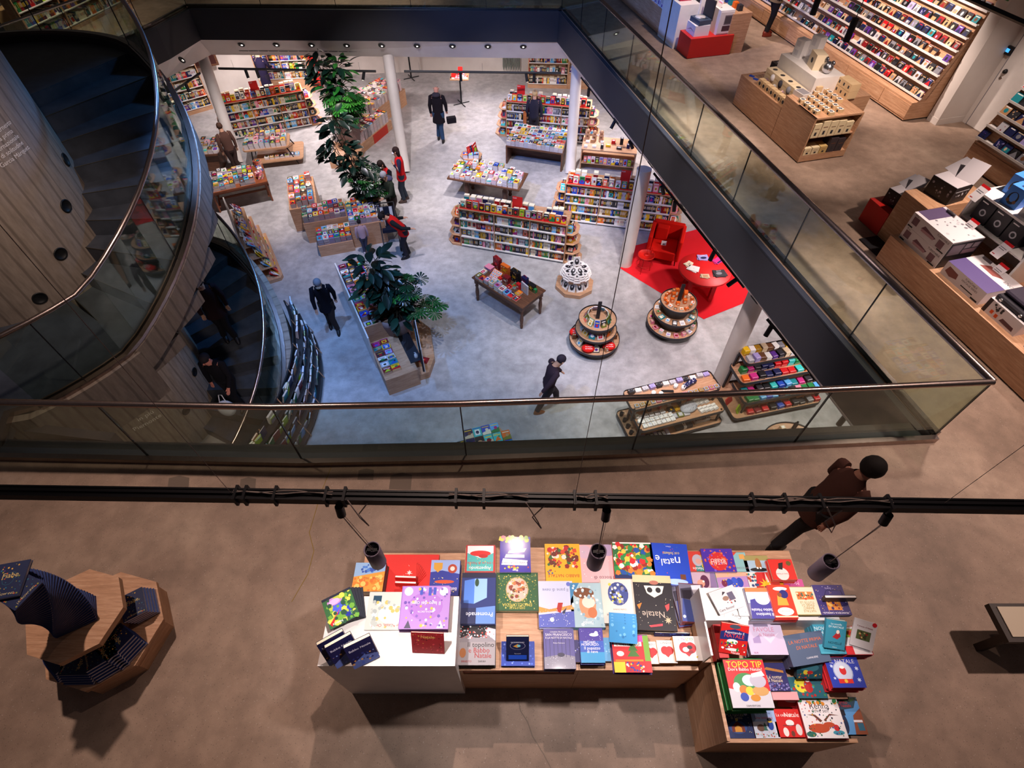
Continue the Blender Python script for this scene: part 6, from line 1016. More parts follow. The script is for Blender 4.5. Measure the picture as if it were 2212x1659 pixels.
# ---------------------------------------------------------------- plants
def leaf(mb, M, l, w, col, kind):
    mb.use(col=col); old = mb.M; mb.M = M; n = 6
    if kind == 'ficus':
        L_ = [(0, 0, 0)]; R_ = []; mid = []
        for i in range(n + 1): f = i / n; mid.append((0, l * f, -.18 * l * f * f))
        lf = []; rt = []
        for i in range(n + 1):
            f = i / n; ww = w / 2 * math.sin(PI * min(1, f * .96 + .03)) ** .8; lf.append((-ww, l * f, mid[i][2] + ww * .22)); rt.append((ww, l * f, mid[i][2] + ww * .22))
        vs = mid + lf + rt; k = n + 1; fs = []
        for i in range(n): fs += [(i, i + 1, k + i + 1, k + i), (i, 2 * k + i, 2 * k + i + 1, i + 1)]
        mb.add(vs, fs, smooth=True)
    else:                                               # monstera: heart with slits
        for s in (-1, 1):
            for i in range(6):
                a0 = .15 + i * .44; a1 = a0 + .36; r0 = w * (.62 - .03 * abs(i - 2)); rr = (w * .5, w * .62, w * .66, w * .64, w * .56, w * .36)[i]
                c0_ = (0, l * (.32 + .07 * (5 - i) / 2), 0)
                p = [c0_, (s * rr * .55 * math.sin(a0), c0_[1] + rr * .55 * math.cos(a0), -.02 * l), (s * rr * math.sin(a0 + .04), c0_[1] + rr * math.cos(a0 + .04), -.12 * l), (s * rr * 1.05 * math.sin((a0 + a1) / 2), c0_[1] + rr * 1.05 * math.cos((a0 + a1) / 2), -.15 * l), (s * rr * math.sin(a1 - .02), c0_[1] + rr * math.cos(a1 - .02), -.12 * l), (s * rr * .5 * math.sin(a1 + .05), c0_[1] + rr * .5 * math.cos(a1 + .05), -.02 * l)]
                mb.add(p if s < 0 else p[::-1], [tuple(range(6))], smooth=False)
    mb.M = old
def plant(label, x, y, z0, R, ph, pot_h, spots, seed):
    t = thing('potted_plant', label, 'plant', (x, y, L + z0)); r = random.Random(seed)
    b = MB('matte', '8a7470'); b.lathe([(R * .6, 0), (R * .66, .02), (R * .98, pot_h * .8), (R, pot_h), (R * .93, pot_h), (R * .9, pot_h - .08)], 36, cap=False); b.build('pot', t)
    b = MB('matte', '33231c'); b.lathe([(R * .9, pot_h - .08), (.001, pot_h - .06)], 30, cap=False); b.build('soil', t)
    st = MB('leaf', '3d3524'); fo = MB('leaf', 'green'); W_ = T(0, 0, 0)
    for (dx, dy, dz, rad, n, ls, kind, cols) in spots:  # crown clusters relative to pot rim
        c = Vector((dx, dy, pot_h + dz))
        for k in range(max(2, n // 9)):
            q = c + Vector((r.uniform(-rad, rad) * .5, r.uniform(-rad, rad) * .5, r.uniform(0, rad) * .6)); b0 = Vector((r.uniform(-.1, .1), r.uniform(-.1, .1), pot_h - .08)); m_ = b0.lerp(q, .5) + Vector((0, 0, .1)); st.tube([b0, m_, q], [.014, .01, .006], 5, cap=False)
        for k in range(n):
            u = Vector((r.gauss(0, 1), r.gauss(0, 1), r.gauss(0, .8))).normalized(); p = c + u * rad * r.uniform(.45, 1.0); out = Vector((u.x, u.y, .15 + .2 * r.random()))
            l = ls * r.uniform(.75, 1.15); ang = math.atan2(out.y, out.x) - PI / 2
            M = T(p.x, p.y, p.z) @ Rz(ang + r.uniform(-.5, .5)) @ Rx(r.uniform(-.55, .35)) @ Ry(r.uniform(-.35, .35))
            st.tube([c + u * rad * .2, p], [.007, .004], 4, cap=False); leaf(fo, M, l, l * (.46 if kind == 'ficus' else 1.0), r.choice(cols), kind)
    st.build('stems', t); fo.build('foliage', t); return t
DK = ['0f2a22', '12332a', '0b211d', '1a3d2e']; GR = ['1f5a2a', '2c7a34', '17482a', '3d8f3a']; BR = ['3fa03a', '56b845', '2f8535']
plant('large dark rubber plant and monstera in a brown-grey pot, nearest of the three plants', -2.62, 8.80, .18, .42, 0, .80, [(-.30, .15, 1.15, .42, 44, .34, 'ficus', DK), (.0, .1, .65, .42, 50, .32, 'ficus', DK), (-.4, .05, .75, .3, 22, .32, 'ficus', DK), (.38, .02, .62, .30, 22, .26, 'mon', DK + GR), (.15, -.2, .25, .34, 30, .3, 'ficus', DK), (.62, -.1, .32, .25, 10, .28, 'mon', GR), (.85, -.12, .22, .12, 4, .28, 'mon', GR), (.0, 0, .1, .34, 26, .28, 'ficus', DK)], 5)
plant('tall dark rubber plant at the middle book island, with monstera leaves below', -4.05, 13.62, .05, .36, 0, .70, [(-.35, .0, 2.0, .38, 36, .34, 'ficus', DK), (-.5, -.0, 1.45, .42, 40, .33, 'ficus', DK), (-.15, .0, .95, .4, 40, .3, 'ficus', DK), (.15, -.05, .6, .38, 34, .28, 'mon', GR + DK), (.0, 0, .25, .34, 32, .28, 'ficus', DK), (-.75, -.1, 1.15, .16, 6, .3, 'ficus', DK), (.5, -.1, .35, .22, 9, .25, 'mon', GR)], 9)
plant('bright green monstera and fig in a tall brown pot, farthest of the three plants', -5.25, 17.32, .26, .42, 0, .95, [(-.4, .1, 1.45, .42, 46, .38, 'ficus', DK), (.1, .1, 1.4, .38, 34, .38, 'ficus', GR + DK), (-.25, .0, 1.05, .42, 40, .36, 'ficus', DK + GR), (.1, -.05, .95, .36, 26, .36, 'ficus', BR + GR), (.05, -.15, .62, .38, 34, .34, 'mon', BR), (.15, -.1, .35, .40, 36, .30, 'mon', GR), (-.1, -.1, .15, .38, 30, .26, 'mon', GR + DK), (.45, 0, .5, .2, 10, .3, 'mon', GR)], 3)
# ---------------------------------------------------------------- wooden toy table far right, magazine tables and wall bookcases
F = Frame(2.15, 16.25, -.18); t = thing('toy_table', 'oak table of wooden toys and gadgets with a shelf below, right of the column', 'table', (2.15, 16.25, L), -.18)
b = MB('oak'); b.box(0, 0, .68, 1.7, .85, .72); b.build('tabletop', t); b = MB('oak'); b.box(0, 0, 0, .03, .85, .68); b.box(1.67, 0, 0, 1.7, .85, .68); b.box(0, 0, .25, 1.7, .85, .28); b.build('frame', t)
for k, (x, y, w, h, cv) in enumerate(((.12, .15, .1, .05, 'white'), (.15, .45, .11, .04, 'white'), (.38, .18, .12, .05, 'white'), (.30, .5, .12, .08, 'tan'), (.62, .15, .09, .12, 'charcoal'), (.8, .3, .14, .06, 'yellow'), (.95, .5, .12, .1, 'red'), (1.15, .2, .16, .05, 'charcoal'), (1.2, .5, .1, .2, 'black'), (1.42, .3, .1, .12, 'navy'), (1.5, .6, .1, .14, 'white'), (.6, .5, .1, .04, 'white'))):
    good('gadget_box', '%s gadget box on the wooden toy table, %s along' % (cv, ORD[k]), 'box', F.at(x, y, .72), w, .1, h, cv, [('r', .2, .2, .8, .8, 'pale grey')], 'gadget boxes on the toy table')
for k, (x, y) in enumerate(((.12, .72), (.34, .66), (.55, .70))):
    o = bpy.data.objects.new('wooden_toy', None); COL.objects.link(o); o.matrix_world = F.at(x, y, .72); tag(o, 'tan wooden toy robot on the toy table, %s from left' % ORD[k], 'toy', 'wooden toys'); b = MB('oak'); b.box(-.07, -.06, 0, .07, .06, .16); b.build('body', o); b = MB('oak'); b.ball(0, 0, .22, .065); b.build('head', o); b = MB('satin', 'brown'); b.cbox(0, -.062, .08, .05, .004, .05); b.build('face_plate', o)
for k in range(12): stuff_at(F.at(.15 + .125 * k, .03, .28) @ Rx(math.radians(80)) @ T(0, .1, 0)); mini(stuff, .11, .2, .03, RB.choice(['black', 'pink', 'charcoal', 'white', 'lilac']), seed=k)
def shelf_wall(label, ox, oy, ang, length, h, bays, rows, z0=0, tone=None, baseb=0, name='bookcase', upright='oak'):
    F = Frame(ox, oy, ang, L if z0 == 0 else z0); t = thing(name, label, 'bookcase', (ox, oy, F.M.translation.z), ang); bw = length / bays; d_ = .32
    b = MB('oak'); b.box(0, d_ - .01, 0, length, d_ + .02, h); b.build('back_panel', t)
    if baseb: b = MB('oak'); b.box(0, -.02, 0, length, d_, baseb); b.build('base', t)
    for k in range(bays + 1): b = MB(upright); b.box(k * bw - .015, 0, 0, k * bw + .015, d_, h); b.build('upright', t)
    p = (h - baseb - .06) / rows
    for j in range(rows):
        for k in range(bays):
            z = baseb + .04 + j * p; b = MB('white_laminate'); b.box(k * bw + .015, -.01, z - .02, (k + 1) * bw - .015, d_ - .01, z); b.build('shelf', t); spines(F, k * bw + .025, (k + 1) * bw - .025, .02, z, p - .04, .2)
    b = MB('oak'); b.box(-.015, -.01, h - .03, length + .015, d_ + .02, h); b.build('top', t); return F
shelf_wall('tall wall bookcase at the far end behind the far-left bookcase', -9.45, 21.6, .10, 1.9, 2.4, 2, 6, baseb=.5)
shelf_wall('tall wall bookcase at the far right behind the far-right bookcase', .62, 22.2, -.06, 1.5, 2.4, 1, 6, baseb=.12)
shelf_wall('tall oak wall bookcase with face-out titles next to the far-right wall bookcase', 2.15, 22.1, -.06, 1.9, 2.4, 2, 4, baseb=.55)
shelf_wall('pair of oak bookcases at the far left edge below the gallery', -12.5, 19.3, math.radians(38), 1.9, 2.2, 2, 6, baseb=.12)
shelf_wall('tall shelf running along the far right side beyond the bookcases', 4.4, 18.9, math.radians(-72), 3.4, 1.3, 3, 4, baseb=.1)
b = MB('satin', 'e02420'); b.M = T(-7.75, 22.15, L) @ Rz(.14); b.box(-.45, -.02, 0, .45, .02, 2.5)
for (x0, z0, x1, z1) in ((-.17, 1.02, .13, 1.05), (-.17, 1.40, .13, 1.43), (-.17, 1.02, -.14, 1.43), (.10, 1.02, .13, 1.43), (-.20, 1.55, .2, 1.58), (-.20, 1.9, .2, 1.93), (-.2, 1.55, -.17, 1.93), (.17, 1.55, .2, 1.93), (-.08, 1.72, -.05, 1.76), (.02, 1.72, .05, 1.76), (-.3, .7, .3, .71), (-.3, .45, .25, .455)): b.use(col='f4e6e6'); b.box(x0, -.025, z0, x1, -.02, z1)
b.build('hanging_banner', label='tall red banner with white line drawing between wall bookcase and far plant', cat='banner')
t = thing('framed_picture', 'framed dark picture of an orange disc on the far left white wall', 'picture', (-11.1, 21.15, -2.35), math.atan2(1.6, 3.7)); b = MB('walnut'); b.box(-.55, -.04, -.5, .55, 0, .5); b.build('frame', t); b = MB('satin', '3a1410'); b.box(-.48, -.045, -.43, .48, -.04, .43); draw(b, T(0, -.045, 0) @ Rx(PI / 2), .96, .86, [('e', .5, .55, .42, .42, 'b8442a'), ('e', .5, .55, .38, .38, 'c9552e')]); b.build('print', t)
t = thing('hose_rack', 'row of hanging green hoses on the far wall left of the right bookcase', 'hoses', (-.05, 23.30, L))
for k in range(7): b = MB('satin', '2a4a40'); x = -.3 + .1 * k; b.tube([(x, 0, 2.4), (x, -.02, .35), (x + .02, -.06, .2), (x + .05, -.02, .35), (x + .05, 0, 2.3)], .015, 6); b.build('hose', t)
def bistro(label, x, y, top):
    t = thing('pedestal_table', label, 'table', (x, y, L)); b = MB('satin', 'black'); b.tube([(0, 0, .02), (0, 0, top)], .03, 10); b.build('post', t)
    for a in (.5, .5 + PI / 2): b = MB('satin', 'black'); b.tube([(-.32 * math.cos(a), -.32 * math.sin(a), .015), (.32 * math.cos(a), .32 * math.sin(a), .015)], .018, 6); b.build('foot', t)
    b = MB('oak'); b.box(-.33, -.33, top, .33, .33, top + .03); b.build('tabletop', t); return t
bistro('small square pedestal table with red leaflets in the open middle floor', -1.88, 20.85, .95)
for k in range(14): good('leaflet_pile', 'red and white leaflet pile on the pedestal table, %s' % ORD[k], 'leaflets', T(-2.1 + .11 * (k % 5), 20.65 + .15 * (k // 5), L + .98) @ Rz(.1 * k), .1, .13, RB.uniform(.015, .04), RB.choice(['scarlet', 'scarlet', 'pink', 'white']), [('r', .2, .2, .8, .5, 'white')], 'leaflet piles on the pedestal table')
good('leaflet_box', 'red leaflet dispenser box on the pedestal table', 'box', T(-1.85, 20.95, L + .98), .16, .12, .24, 'scarlet', None, None, [('r', .2, .3, .8, .6, 'white')])
good('leaflet_box', 'red canister on the left side of the pedestal table', 'box', T(-2.08, 20.68, L + .98), .13, .1, .16, 'scarlet')
bistro('dark pedestal table with crossed feet left of the open floor', -4.0, 23.05, .95)
# ---------------------------------------------------------------- curved bookshelf outside the stair wall, stepped magazine stand
t = thing('curved_bookcase', 'curved bookcase wrapping the outer wall of the lower stair, seen from above', 'bookcase', (SCX, SCY, L)); M0 = T(-SCX, -SCY, 0)
A0, A1 = .62, -.72
for j, (k_, z) in enumerate(((.60, .12), (.55, .44), (.50, .76), (.45, 1.08))):
    b = MB('satin', '2e2a2a', M=M0); pl = [ell(A0 + (A1 - A0) * i / 24, .28) for i in range(25)]; strip(b, pl, 0, k_ - .28, z - .02, z); b.build('shelf', t)
b = MB('satin', '1c1d20', M=M0); strip(b, pl, 0, .03, 0, 1.25); b.build('back_panel', t)
for i in range(8):
    a = A0 + (A1 - A0) * i / 7; p0, p1 = ell(a, .3), ell(a, .62); b = MB('oak', M=M0); b.tube([(p0[0], p0[1], 1.25), (p1[0], p1[1], .05)], .014, 4); b.build('upright', t)
for j, (k_, z) in enumerate(((.5, .12), (.46, .44), (.42, .76), (.38, 1.08))):
    nb = 30
    for i in range(nb):
        if RB.random() < .1: continue
        a = A0 + (A1 - A0) * (i + .5) / nb; p = ell(a, k_); tn = math.atan2(SRY * math.cos(a), -SRX * math.sin(a))
        for q in range(RB.choice((1, 1, 2, 3))): stuff_at(T(p[0], p[1], L + z) @ Rz(tn + PI + RB.uniform(-.2, .2)) @ T(0, -.02 * q, 0) @ Rx(math.radians(RB.uniform(70, 84))) @ T(0, .12, 0)); mini(stuff, RB.uniform(.13, .17), RB.uniform(.2, .25), RB.uniform(.012, .04), RB.choice(['sky blue', 'white', 'navy', 'cream', 'teal', 'green', 'dark red', 'grey', 'tan', 'lime']), 'd8d0cc', seed=RB.random())
F = Frame(-6.35, 10.75, math.radians(118)); t = thing('stepped_magazine_stand', 'stepped oak magazine stand with a pointed end beside the lower stair handrail', 'display stand', tuple(F.M.translation), F.ang)
for j, z in enumerate((.10, .40, .70, 1.0)):
    b = MB('oak'); b.prism([(-.0 + .1 * j, -.42 + .09 * j), (.12, -.50 + .09 * j), (2.1, -.50 + .09 * j), (2.1, .1), (-.0 + .1 * j, .1)], 0 if j == 0 else z - .02, z); b.build('tier', t)
    for i in range(13):
        for q in range(2): stuff_at(F.at(.16 + .15 * i + .05 * j, -.40 + .09 * j + .05 * q, z) @ Rz(RB.uniform(-.3, .3)) @ Rx(math.radians(RB.uniform(25, 65))) @ T(0, .09, 0)); mini(stuff, .15, .2, .02, RB.choice(['navy', 'white', 'yellow', 'charcoal', 'red', 'sky blue', 'purple', 'cream', 'blue']), 'white', seed=RB.random())
b = MB('white_laminate'); b.box(0, .12, 0, 2.2, .15, 1.35); b.build('back_board', t)
# ---------------------------------------------------------------- ground-floor track lights
def track(label, p0, p1, heads, hang=.0, drop=None, wires=True):
    t = thing('track_light', label, 'track light', tuple(p0)); d_ = Vector(p1) - Vector(p0); b = MB('satin', '17161a'); b.M = Matrix()
    b.tube([(0, 0, 0), tuple(d_)], .036, 4); b.build('rail', t)
    for f, tx, ty in heads:
        q = d_ * f; b = MB('satin', '17161a'); ax = Vector((tx, ty, -1)).normalized(); b.tube([q + Vector((0, 0, -.01)), q + Vector((0, 0, -.08))], .012, 6); b.tube([q + Vector((0, 0, -.08)) - ax * .05, q + Vector((0, 0, -.08)) + ax * .17], .045, 14); h_ = b.build('spot_head', t)
        b = MB('lamp_glow'); c_ = q + Vector((0, 0, -.08)) + ax * .172; b.tube([c_, c_ + ax * .002], .03, 12); b.build('lens', h_)
    if wires:
        for f in (.1, .5, .9): q = d_ * f; b = MB('satin', '3a3638'); b.tube([q, q + Vector((0, 0, abs(CZ - p0[2]) if p0[2] < CZ else .3))], .003, 4, cap=False); b.build('suspension_wire', t)
    return t
TZ = -1.6
def tp(u, v, z=TZ): return P(u, v, z)
track('black track light rail with three spots above the far-left bookcase', tp(472, 148), tp(812, 154), [(.17, .1, -.2), (.24, .15, -.3), (.56, .6, .2), (.92, -.3, -.4)])
track('black track light rail over the middle of the far floor', tp(873, 154), tp(1212, 158), [(.36, .0, -.1), (.78, .2, -.3), (.83, 0, -.1)])
track('black track light rail along the far part of the right gallery edge', tp(1256, 168), tp(1385, 330), [(.15, 0, .1), (.6, -.5, -.3), (.85, .6, 0)])
track('black track light rail above the red carpet along the right gallery edge', tp(1413, 375), tp(1607, 620), [(.12, .4, 0), (.28, .1, -.1), (.72, -.2, -.1), (.93, -.8, 0)])
track('black track light rail above the stationery stands along the right gallery edge', tp(1658, 690), tp(1850, 925), [(.06, -.3, -.3), (.9, 0, 0)])
track('short black track light rail near the far left bookcases', tp(350, 215), tp(432, 158), [(.6, .2, -.3)])
# ================================================================ GALLERY DECK (right side)
def FR(x=0, y=0, z=0): return Frame(8.02, 11.22, RA, 0).at(x, y, z)
F = Frame(8.02, 11.22, RA, 0)
w = MB('white_paint'); w.M = F.M; w.box(-9, .80, 0, .05, .92, 3.6); struct(w, 'wall_right')
w = MB('white_paint'); w.M = F.M; w.box(.05, .55, 0, .30, 1.20, 3.6); w.box(.045, .545, 0, .305, 1.19, .12); struct(w, 'wall_right_pier')
w = MB('white_paint'); w.M = F.M; w.box(.30, 1.20, 0, 9, 1.35, 3.6); struct(w, 'wall_right_near')
w = MB('white_laminate'); w.M = F.M; w.box(.42, 1.185, .02, 1.36, 1.205, 2.15); d1 = w.build('door_1', kind='structure')
w = MB('satin', 'grey'); w.M = F.M; w.box(.40, 1.19, 0, .42, 1.21, 2.18); w.box(1.36, 1.19, 0, 1.38, 1.21, 2.18); w.build('door_frame', d1)
w = MB('satin', 'black'); w.M = F.M @ T(.52, 1.18, 1.05) @ Rx(PI / 2); w.lathe([(.04, 0), (.04, .02), (.028, .05), (.001, .055)], 18, cap=False); w.build('door_knob', d1)
w = MB('brushed_steel'); w.M = F.M @ T(.50, 1.18, .93) @ Rx(PI / 2); w.lathe([(.028, 0), (.026, .008), (.001, .01)], 16, cap=False); w.build('lock_plate', d1)
t = thing('wall_controller', 'small black wall controller with a blue screen beside the white door', 'controller', tuple(FR(.34, 1.19, 1.35).translation), RA); w = MB('satin', 'black'); w.box(-.07, -.05, -.07, .07, 0, .07); w.build('body', t); w = MB('screen_glow'); w.box(-.035, -.052, -.03, .035, -.05, .03); w.build('screen', t)
good('wall_sign', 'small green sign high on the white pier beside the disc rack', 'sign', FR(.17, .545, 2.3) @ Rx(PI / 2), .18, .3, .01, '1f7a35', [('t', 'Uscita', .5, .7, .22, 'white'), ('r', .2, .4, .8, .43, 'white')])
DISC = ['black', 'charcoal', 'grey', 'pale grey', 'black', 'charcoal', 'navy', 'grey', 'brown', 'dark red', 'tan', 'lilac', 'charcoal', 'black', 'teal', 'pale grey', 'beige', 'red', 'navy', 'purple']
def in_view(p, m=12):
    z = p.z - EYE; fw = p.y * math.cos(PIT) - z * math.sin(PIT); up = p.y * math.sin(PIT) + z * math.cos(PIT)
    u, v = W / 2 + FOC * p.x / fw, HH / 2 - FOC * up / fw; return -m < u < W + m and -m < v < HH + m
ART = []
rr = random.Random(4)
for k in range(40):
    c1, c2 = rr.choice(DISC), rr.choice(['white', 'red', 'grey', 'black', 'beige', 'lilac', 'pale grey', 'charcoal', 'tan'])
    ART.append(rr.choice([[('c', .5, .5, .25, c1), ('r', .1, .82, .9, .92, c2)], [('r', .1, .1, .9, .6, c1), ('e', .4, .4, .15, .2, c2)], [('p', [(0, 0), (1, 0), (.5, .8)], c1), ('r', .2, .8, .8, .9, c2)], [('d', 8, .1, k, [c1, c2])], [('e', .5, .45, .2, .3, c2), ('r', .05, .85, .6, .95, c1)]]))
def disc_rack(label, short, x0, x1, rows, z0, dz, y0, dy, baseh, basey, step, n0=0, size=.125):
    t = thing('disc_rack', label, 'display rack', tuple(FR(x0, 0).translation), RA); ln = x1 - x0
    b = MB('oak'); b.box(0, basey, .03, ln, .74, baseh); b.build('base_cabinet', t)
    b = MB('satin', 'black'); b.box(.02, basey + .04, 0, ln - .02, .7, .03); b.build('plinth', t)
    k = 0
    while k * 1.2 < ln - .3: b = MB('oak'); b.box(k * 1.2 + .006, basey - .012, .07, min(ln, k * 1.2 + 1.194), basey, baseh - .04); b.build('drawer_front', t); k += 1
    zt = z0 + dz * (rows - 1) + .25; yt = min(.72, y0 + dy * (rows - 1) + .16)
    b = MB('oak'); b.add([(0, y0 + .12, z0 - .02), (ln, y0 + .12, z0 - .02), (ln, yt + .03, zt), (0, yt + .03, zt), (0, y0 + .15, z0 - .02), (ln, y0 + .15, z0 - .02), (ln, yt + .06, zt), (0, yt + .06, zt)], [(0, 1, 2, 3), (7, 6, 5, 4), (0, 3, 7, 4), (1, 5, 6, 2), (3, 2, 6, 7)]); b.build('sloped_back', t)
    for e in (0, ln): b = MB('oak'); b.add([(e, basey + .1, baseh), (e, .72, baseh), (e, .72, zt), (e, yt, zt), (e, y0 - .0, z0 - .02)], [(0, 1, 2, 3, 4)]); b.build('end_panel', t)
    n = 0
    for j in range(rows):
        z = z0 + dz * j; y = y0 + dy * j
        b = MB('white_laminate'); b.box(0, y, z - .012, ln, y + .13, z); b.box(0, y - .008, z - .02, ln, y, z + .018); b.build('ledge', t)
        x = x0 + .08; c = 0
        while x < x1 - .05:
            q = (F.M @ T(x, y + .03, z + .06)).translation
            if in_view(q) and rr.random() > .05:
                cv = rr.choice(DISC); nn = int((x1 - x) / step)
                stp = 3 if rr.random() < .5 else 2
                b = MB('gloss', cv); 
                for s_ in range(stp): b.M = T(0, .014 * s_, 0) @ Rx(math.radians(66)); b.use(col=cv if s_ == 0 else rr.choice(DISC)); b.box(-size / 2, 0, -.010, size / 2, size, 0)
                b.M = Rx(math.radians(66)); draw(b, T(0, size / 2, 0), size * .96, size * .96, ART[rr.randrange(40)], .0005)
                o = b.build('disc_case', label='%s disc case, ledge %s from bottom of %s, %s from right' % (cv, ORD[j], short, ORD[min(nn, 58)]), cat='disc case', group='disc cases on ' + short); o.matrix_world = F.M @ T(x, y + .012, z)
            elif in_view(q):
                pass
            x += step; c += 1
    # red divider tabs
    b = MB('satin', 'salmon')
    for i in range(rows * 5): j = i % rows; x = .3 + (ln - .5) * rr.random(); b.cbox(x, y0 + dy * j + .085, z0 + dz * j + .125, .11, .003, .03)
    b.build('divider_tabs', t); return t
disc_rack('long oak rack of music discs on nine sloped white ledges against the right wall', 'the long disc rack', -6.8, .0, 9, .42, .213, .16, .055, .37, 0, .165)
disc_rack('second oak disc rack at the right edge of the photo beyond the white door', 'the right-edge rack', 1.62, 3.9, 5, .50, .205, -.04, .06, .42, 0, .17, size=.15)
t = thing('record_bin', 'oak bin of vinyl records at the left end of the long disc rack', 'record bin', tuple(FR(-7.6, .1).translation), RA); b = MB('oak'); b.box(-.6, -.1, 0, .75, .6, .6); b.build('base', t)
for k in range(14): stuffc = rr.choice(DISC); good('vinyl_record', '%s record sleeve in the bin, %s from the front' % (stuffc, ORD[k]), 'record', FR(-7.9 + .33 * (k % 4), .12 + .1 * (k // 4), .6) @ Rx(math.radians(72)) @ T(0, .15, 0), .31, .31, .012, stuffc, ART[k], 'vinyl records in the bin')
# --- counter with small boxed gadgets
t = thing('shop_counter', 'oak counter of kraft boxes and watches with a white box on top', 'counter', tuple(FR(-.3, -2.5).translation), RA); t.matrix_world = F.M @ T(0, 0, 0)
b = MB('oak'); b.box(-1.57, -3.0, .02, -.06, -2.0, .60); b.build('low_block', t)
b = MB('oak'); b.box(-.05, -3.0, .02, .35, -1.48, .83); b.box(.35, -3.0, .02, .90, -2.97, .83); b.box(.35, -3.0, .80, .90, -2.02, .83); b.box(.35, -2.05, .02, .90, -2.02, .80); b.box(.35, -2.97, .02, .90, -2.05, .14); b.box(.35, -2.97, .45, .88, -2.05, .47); b.build('tall_block', t)
b = MB('white_laminate'); b.box(-1.15, -2.55, .60, .02, -1.95, .60 + .5); b.build('white_box', t)
b = MB('satin', 'black'); b.box(-1.5, -2.95, 0, .85, -2.1, .02); b.build('plinth', t)
KR = 'd8b98e'
LOG = [('c', .5, .5, .18, 'charcoal')]
for k in range(5): good('white_box', 'plain white gadget box stacked on the white pedestal, %s' % ORD[k], 'box', FR(*((-.95, -2.3, 1.1), (-.95, -2.3, 1.25), (-.78, -2.12, 1.1), (-.78, -2.12, 1.3), (-1.02, -2.1, 1.1))[k]) @ Rz(.2), .2, .17, .15 if k < 2 else .2, 'e4e0e0', [('r', .2, .3, .8, .7, 'd2cfd2')], 'white boxes on the pedestal', [('r', .15, .2, .6, .8, 'cfcbd0')])
good('kraft_box', 'large kraft and cream headphone box on the white pedestal', 'box', FR(-.42, -2.3, 1.1) @ Rz(-.25), .28, .2, .26, 'e2cfb0', None, None, [('c', .5, .5, .16, 'charcoal')])
t = thing('silver_helmet', 'shiny chrome speaker with two round ears on the white pedestal', 'speaker', tuple(FR(-.15, -2.25, 1.1).translation), RA); b = MB('metal', 'pale grey'); b.ball(0, 0, .1, .11, .09, .1, 18); b.build('head', t)
for sx in (-.09, .09): b = MB('metal', 'grey'); b.ball(sx, 0, .2, .045, .03, .045, 12); b.build('ear', t)
for k in range(4):
    for j in range(2): good('kraft_box', 'long cream box in the stacked wall before the pedestal, %s along, %s layer' % (ORD[k], ('lower', 'upper')[j]), 'box', FR(-1.0 + .27 * k, -2.68, .60 + .14 * j), .26, .2, .137, 'e3cfae', LOG, 'cream speaker boxes', [('r', .2, .3, .8, .5, 'cdb58e')])
good('speaker_box', 'tall dark speaker box at the left of the kraft boxes', 'box', FR(-1.32, -2.35, .60), .2, .3, .26, '2c272e', [('e', .5, .5, .3, .3, 'pale grey')], None, [('t', 'BOSE', .5, .5, .3, 'white')])
for k in range(7):
    good('kraft_box', 'small kraft box with a dark disc in the front row, %s from left' % ORD[k], 'box', FR(-.98 + .14 * k, -2.9, .60) @ Rz(.08), .11, .1, .13, KR, None, 'small kraft boxes with dark discs', [('c', .5, .45, .3, 'charcoal')])
    t = thing('mini_speaker', '%s egg-shaped mini speaker on the low counter, %s from left' % (('mauve', 'pale grey', 'white', 'charcoal', 'pink', 'grey', 'black')[k], ORD[k]), 'speaker', tuple(FR(-1.0 + .14 * k, -2.78, .73 if k % 2 else .60).translation), RA, 'mini speakers'); b = MB('fabric', ('9a7a86', 'c9c6ca', 'e3e1e2', '3a3840', 'd9b7bc', '7b7a82', '232226')[k]); b.lathe([(.03, 0), (.045, .03), (.052, .07), (.04, .11), (.02, .12), (.001, .12)], 16); b.build('body', t)
for k in range(2): good('gadget', 'small blue gadget at the far left end of the low counter, %s' % ORD[k], 'gadget', FR(-1.42 + .15 * k, -2.85, .60) @ Rz(.5), .1, .05, .02, 'blue')
n = 0
for i in range(7):
    for j in range(4):
        x, y = .0 + .145 * i - .05 * j, -2.92 + .22 * j
        if x > .85 or (i < 2 and j < 2) or (j == 3 and i > 4): continue
        n += 1; good('watch_box', 'small open kraft box with a dark watch, %s across in row %s' % (ORD[i], ORD[j]), 'box', FR(x, y + .02, .83) @ Rz(rr.uniform(-.25, .25)), .108, .10, .065, KR, [('r', .08, .08, .92, .92, 'white'), ('c', .5, .5, .3, 'black'), ('c', .5, .5, .17, 'grey')], 'watch boxes on the counter', [('c', .5, .4, .2, 'charcoal')])
for k in range(6): good('kraft_box', 'kraft box with a black emblem in the rear wall of boxes, %s' % ORD[k], 'box', FR(.06 + .13 * (k % 3), -1.95 + .0 * k, .83 + .13 * (k // 3)), .125, .2, .125, KR, None, 'kraft boxes with black emblems', [('r', .35, .3, .65, .7, 'charcoal')])
good('console', 'grey and white boxed device with a lid on the tall counter', 'gadget', FR(.05, -2.75, .83) @ Rz(.1), .26, .2, .08, 'cfc8c4', [('r', .08, .1, .92, .9, '8a868a')]); good('kraft_box', 'round-disc kraft box at the corner of the tall counter', 'box', FR(-.0, -2.42, .83), .14, .12, .13, KR, None, None, [('c', .5, .5, .3, 'brown')])
for j, (z, cols) in enumerate(((.47, ['e2cfa8'] * 5), (.14, ['e2cfa8', 'e2cfa8', 'c9a86a', '3a3034', '3a3034']))):
    for k in range(5): good('kraft_box', 'cream box on the %s shelf of the counter end, %s from left' % (('upper', 'lower')[j], ORD[k]), 'box', FR(.80, -2.88 + .165 * k, z + .002) @ Rz(PI / 2), .15, .2, rr.uniform(.2, .29) if j == 0 or k > 2 else .13, cols[k], None, 'boxes on the counter end shelves', [('r', .2, .6, .8, .65, 'brown'), ('r', .35, .15, .65, .4, 'charcoal')])
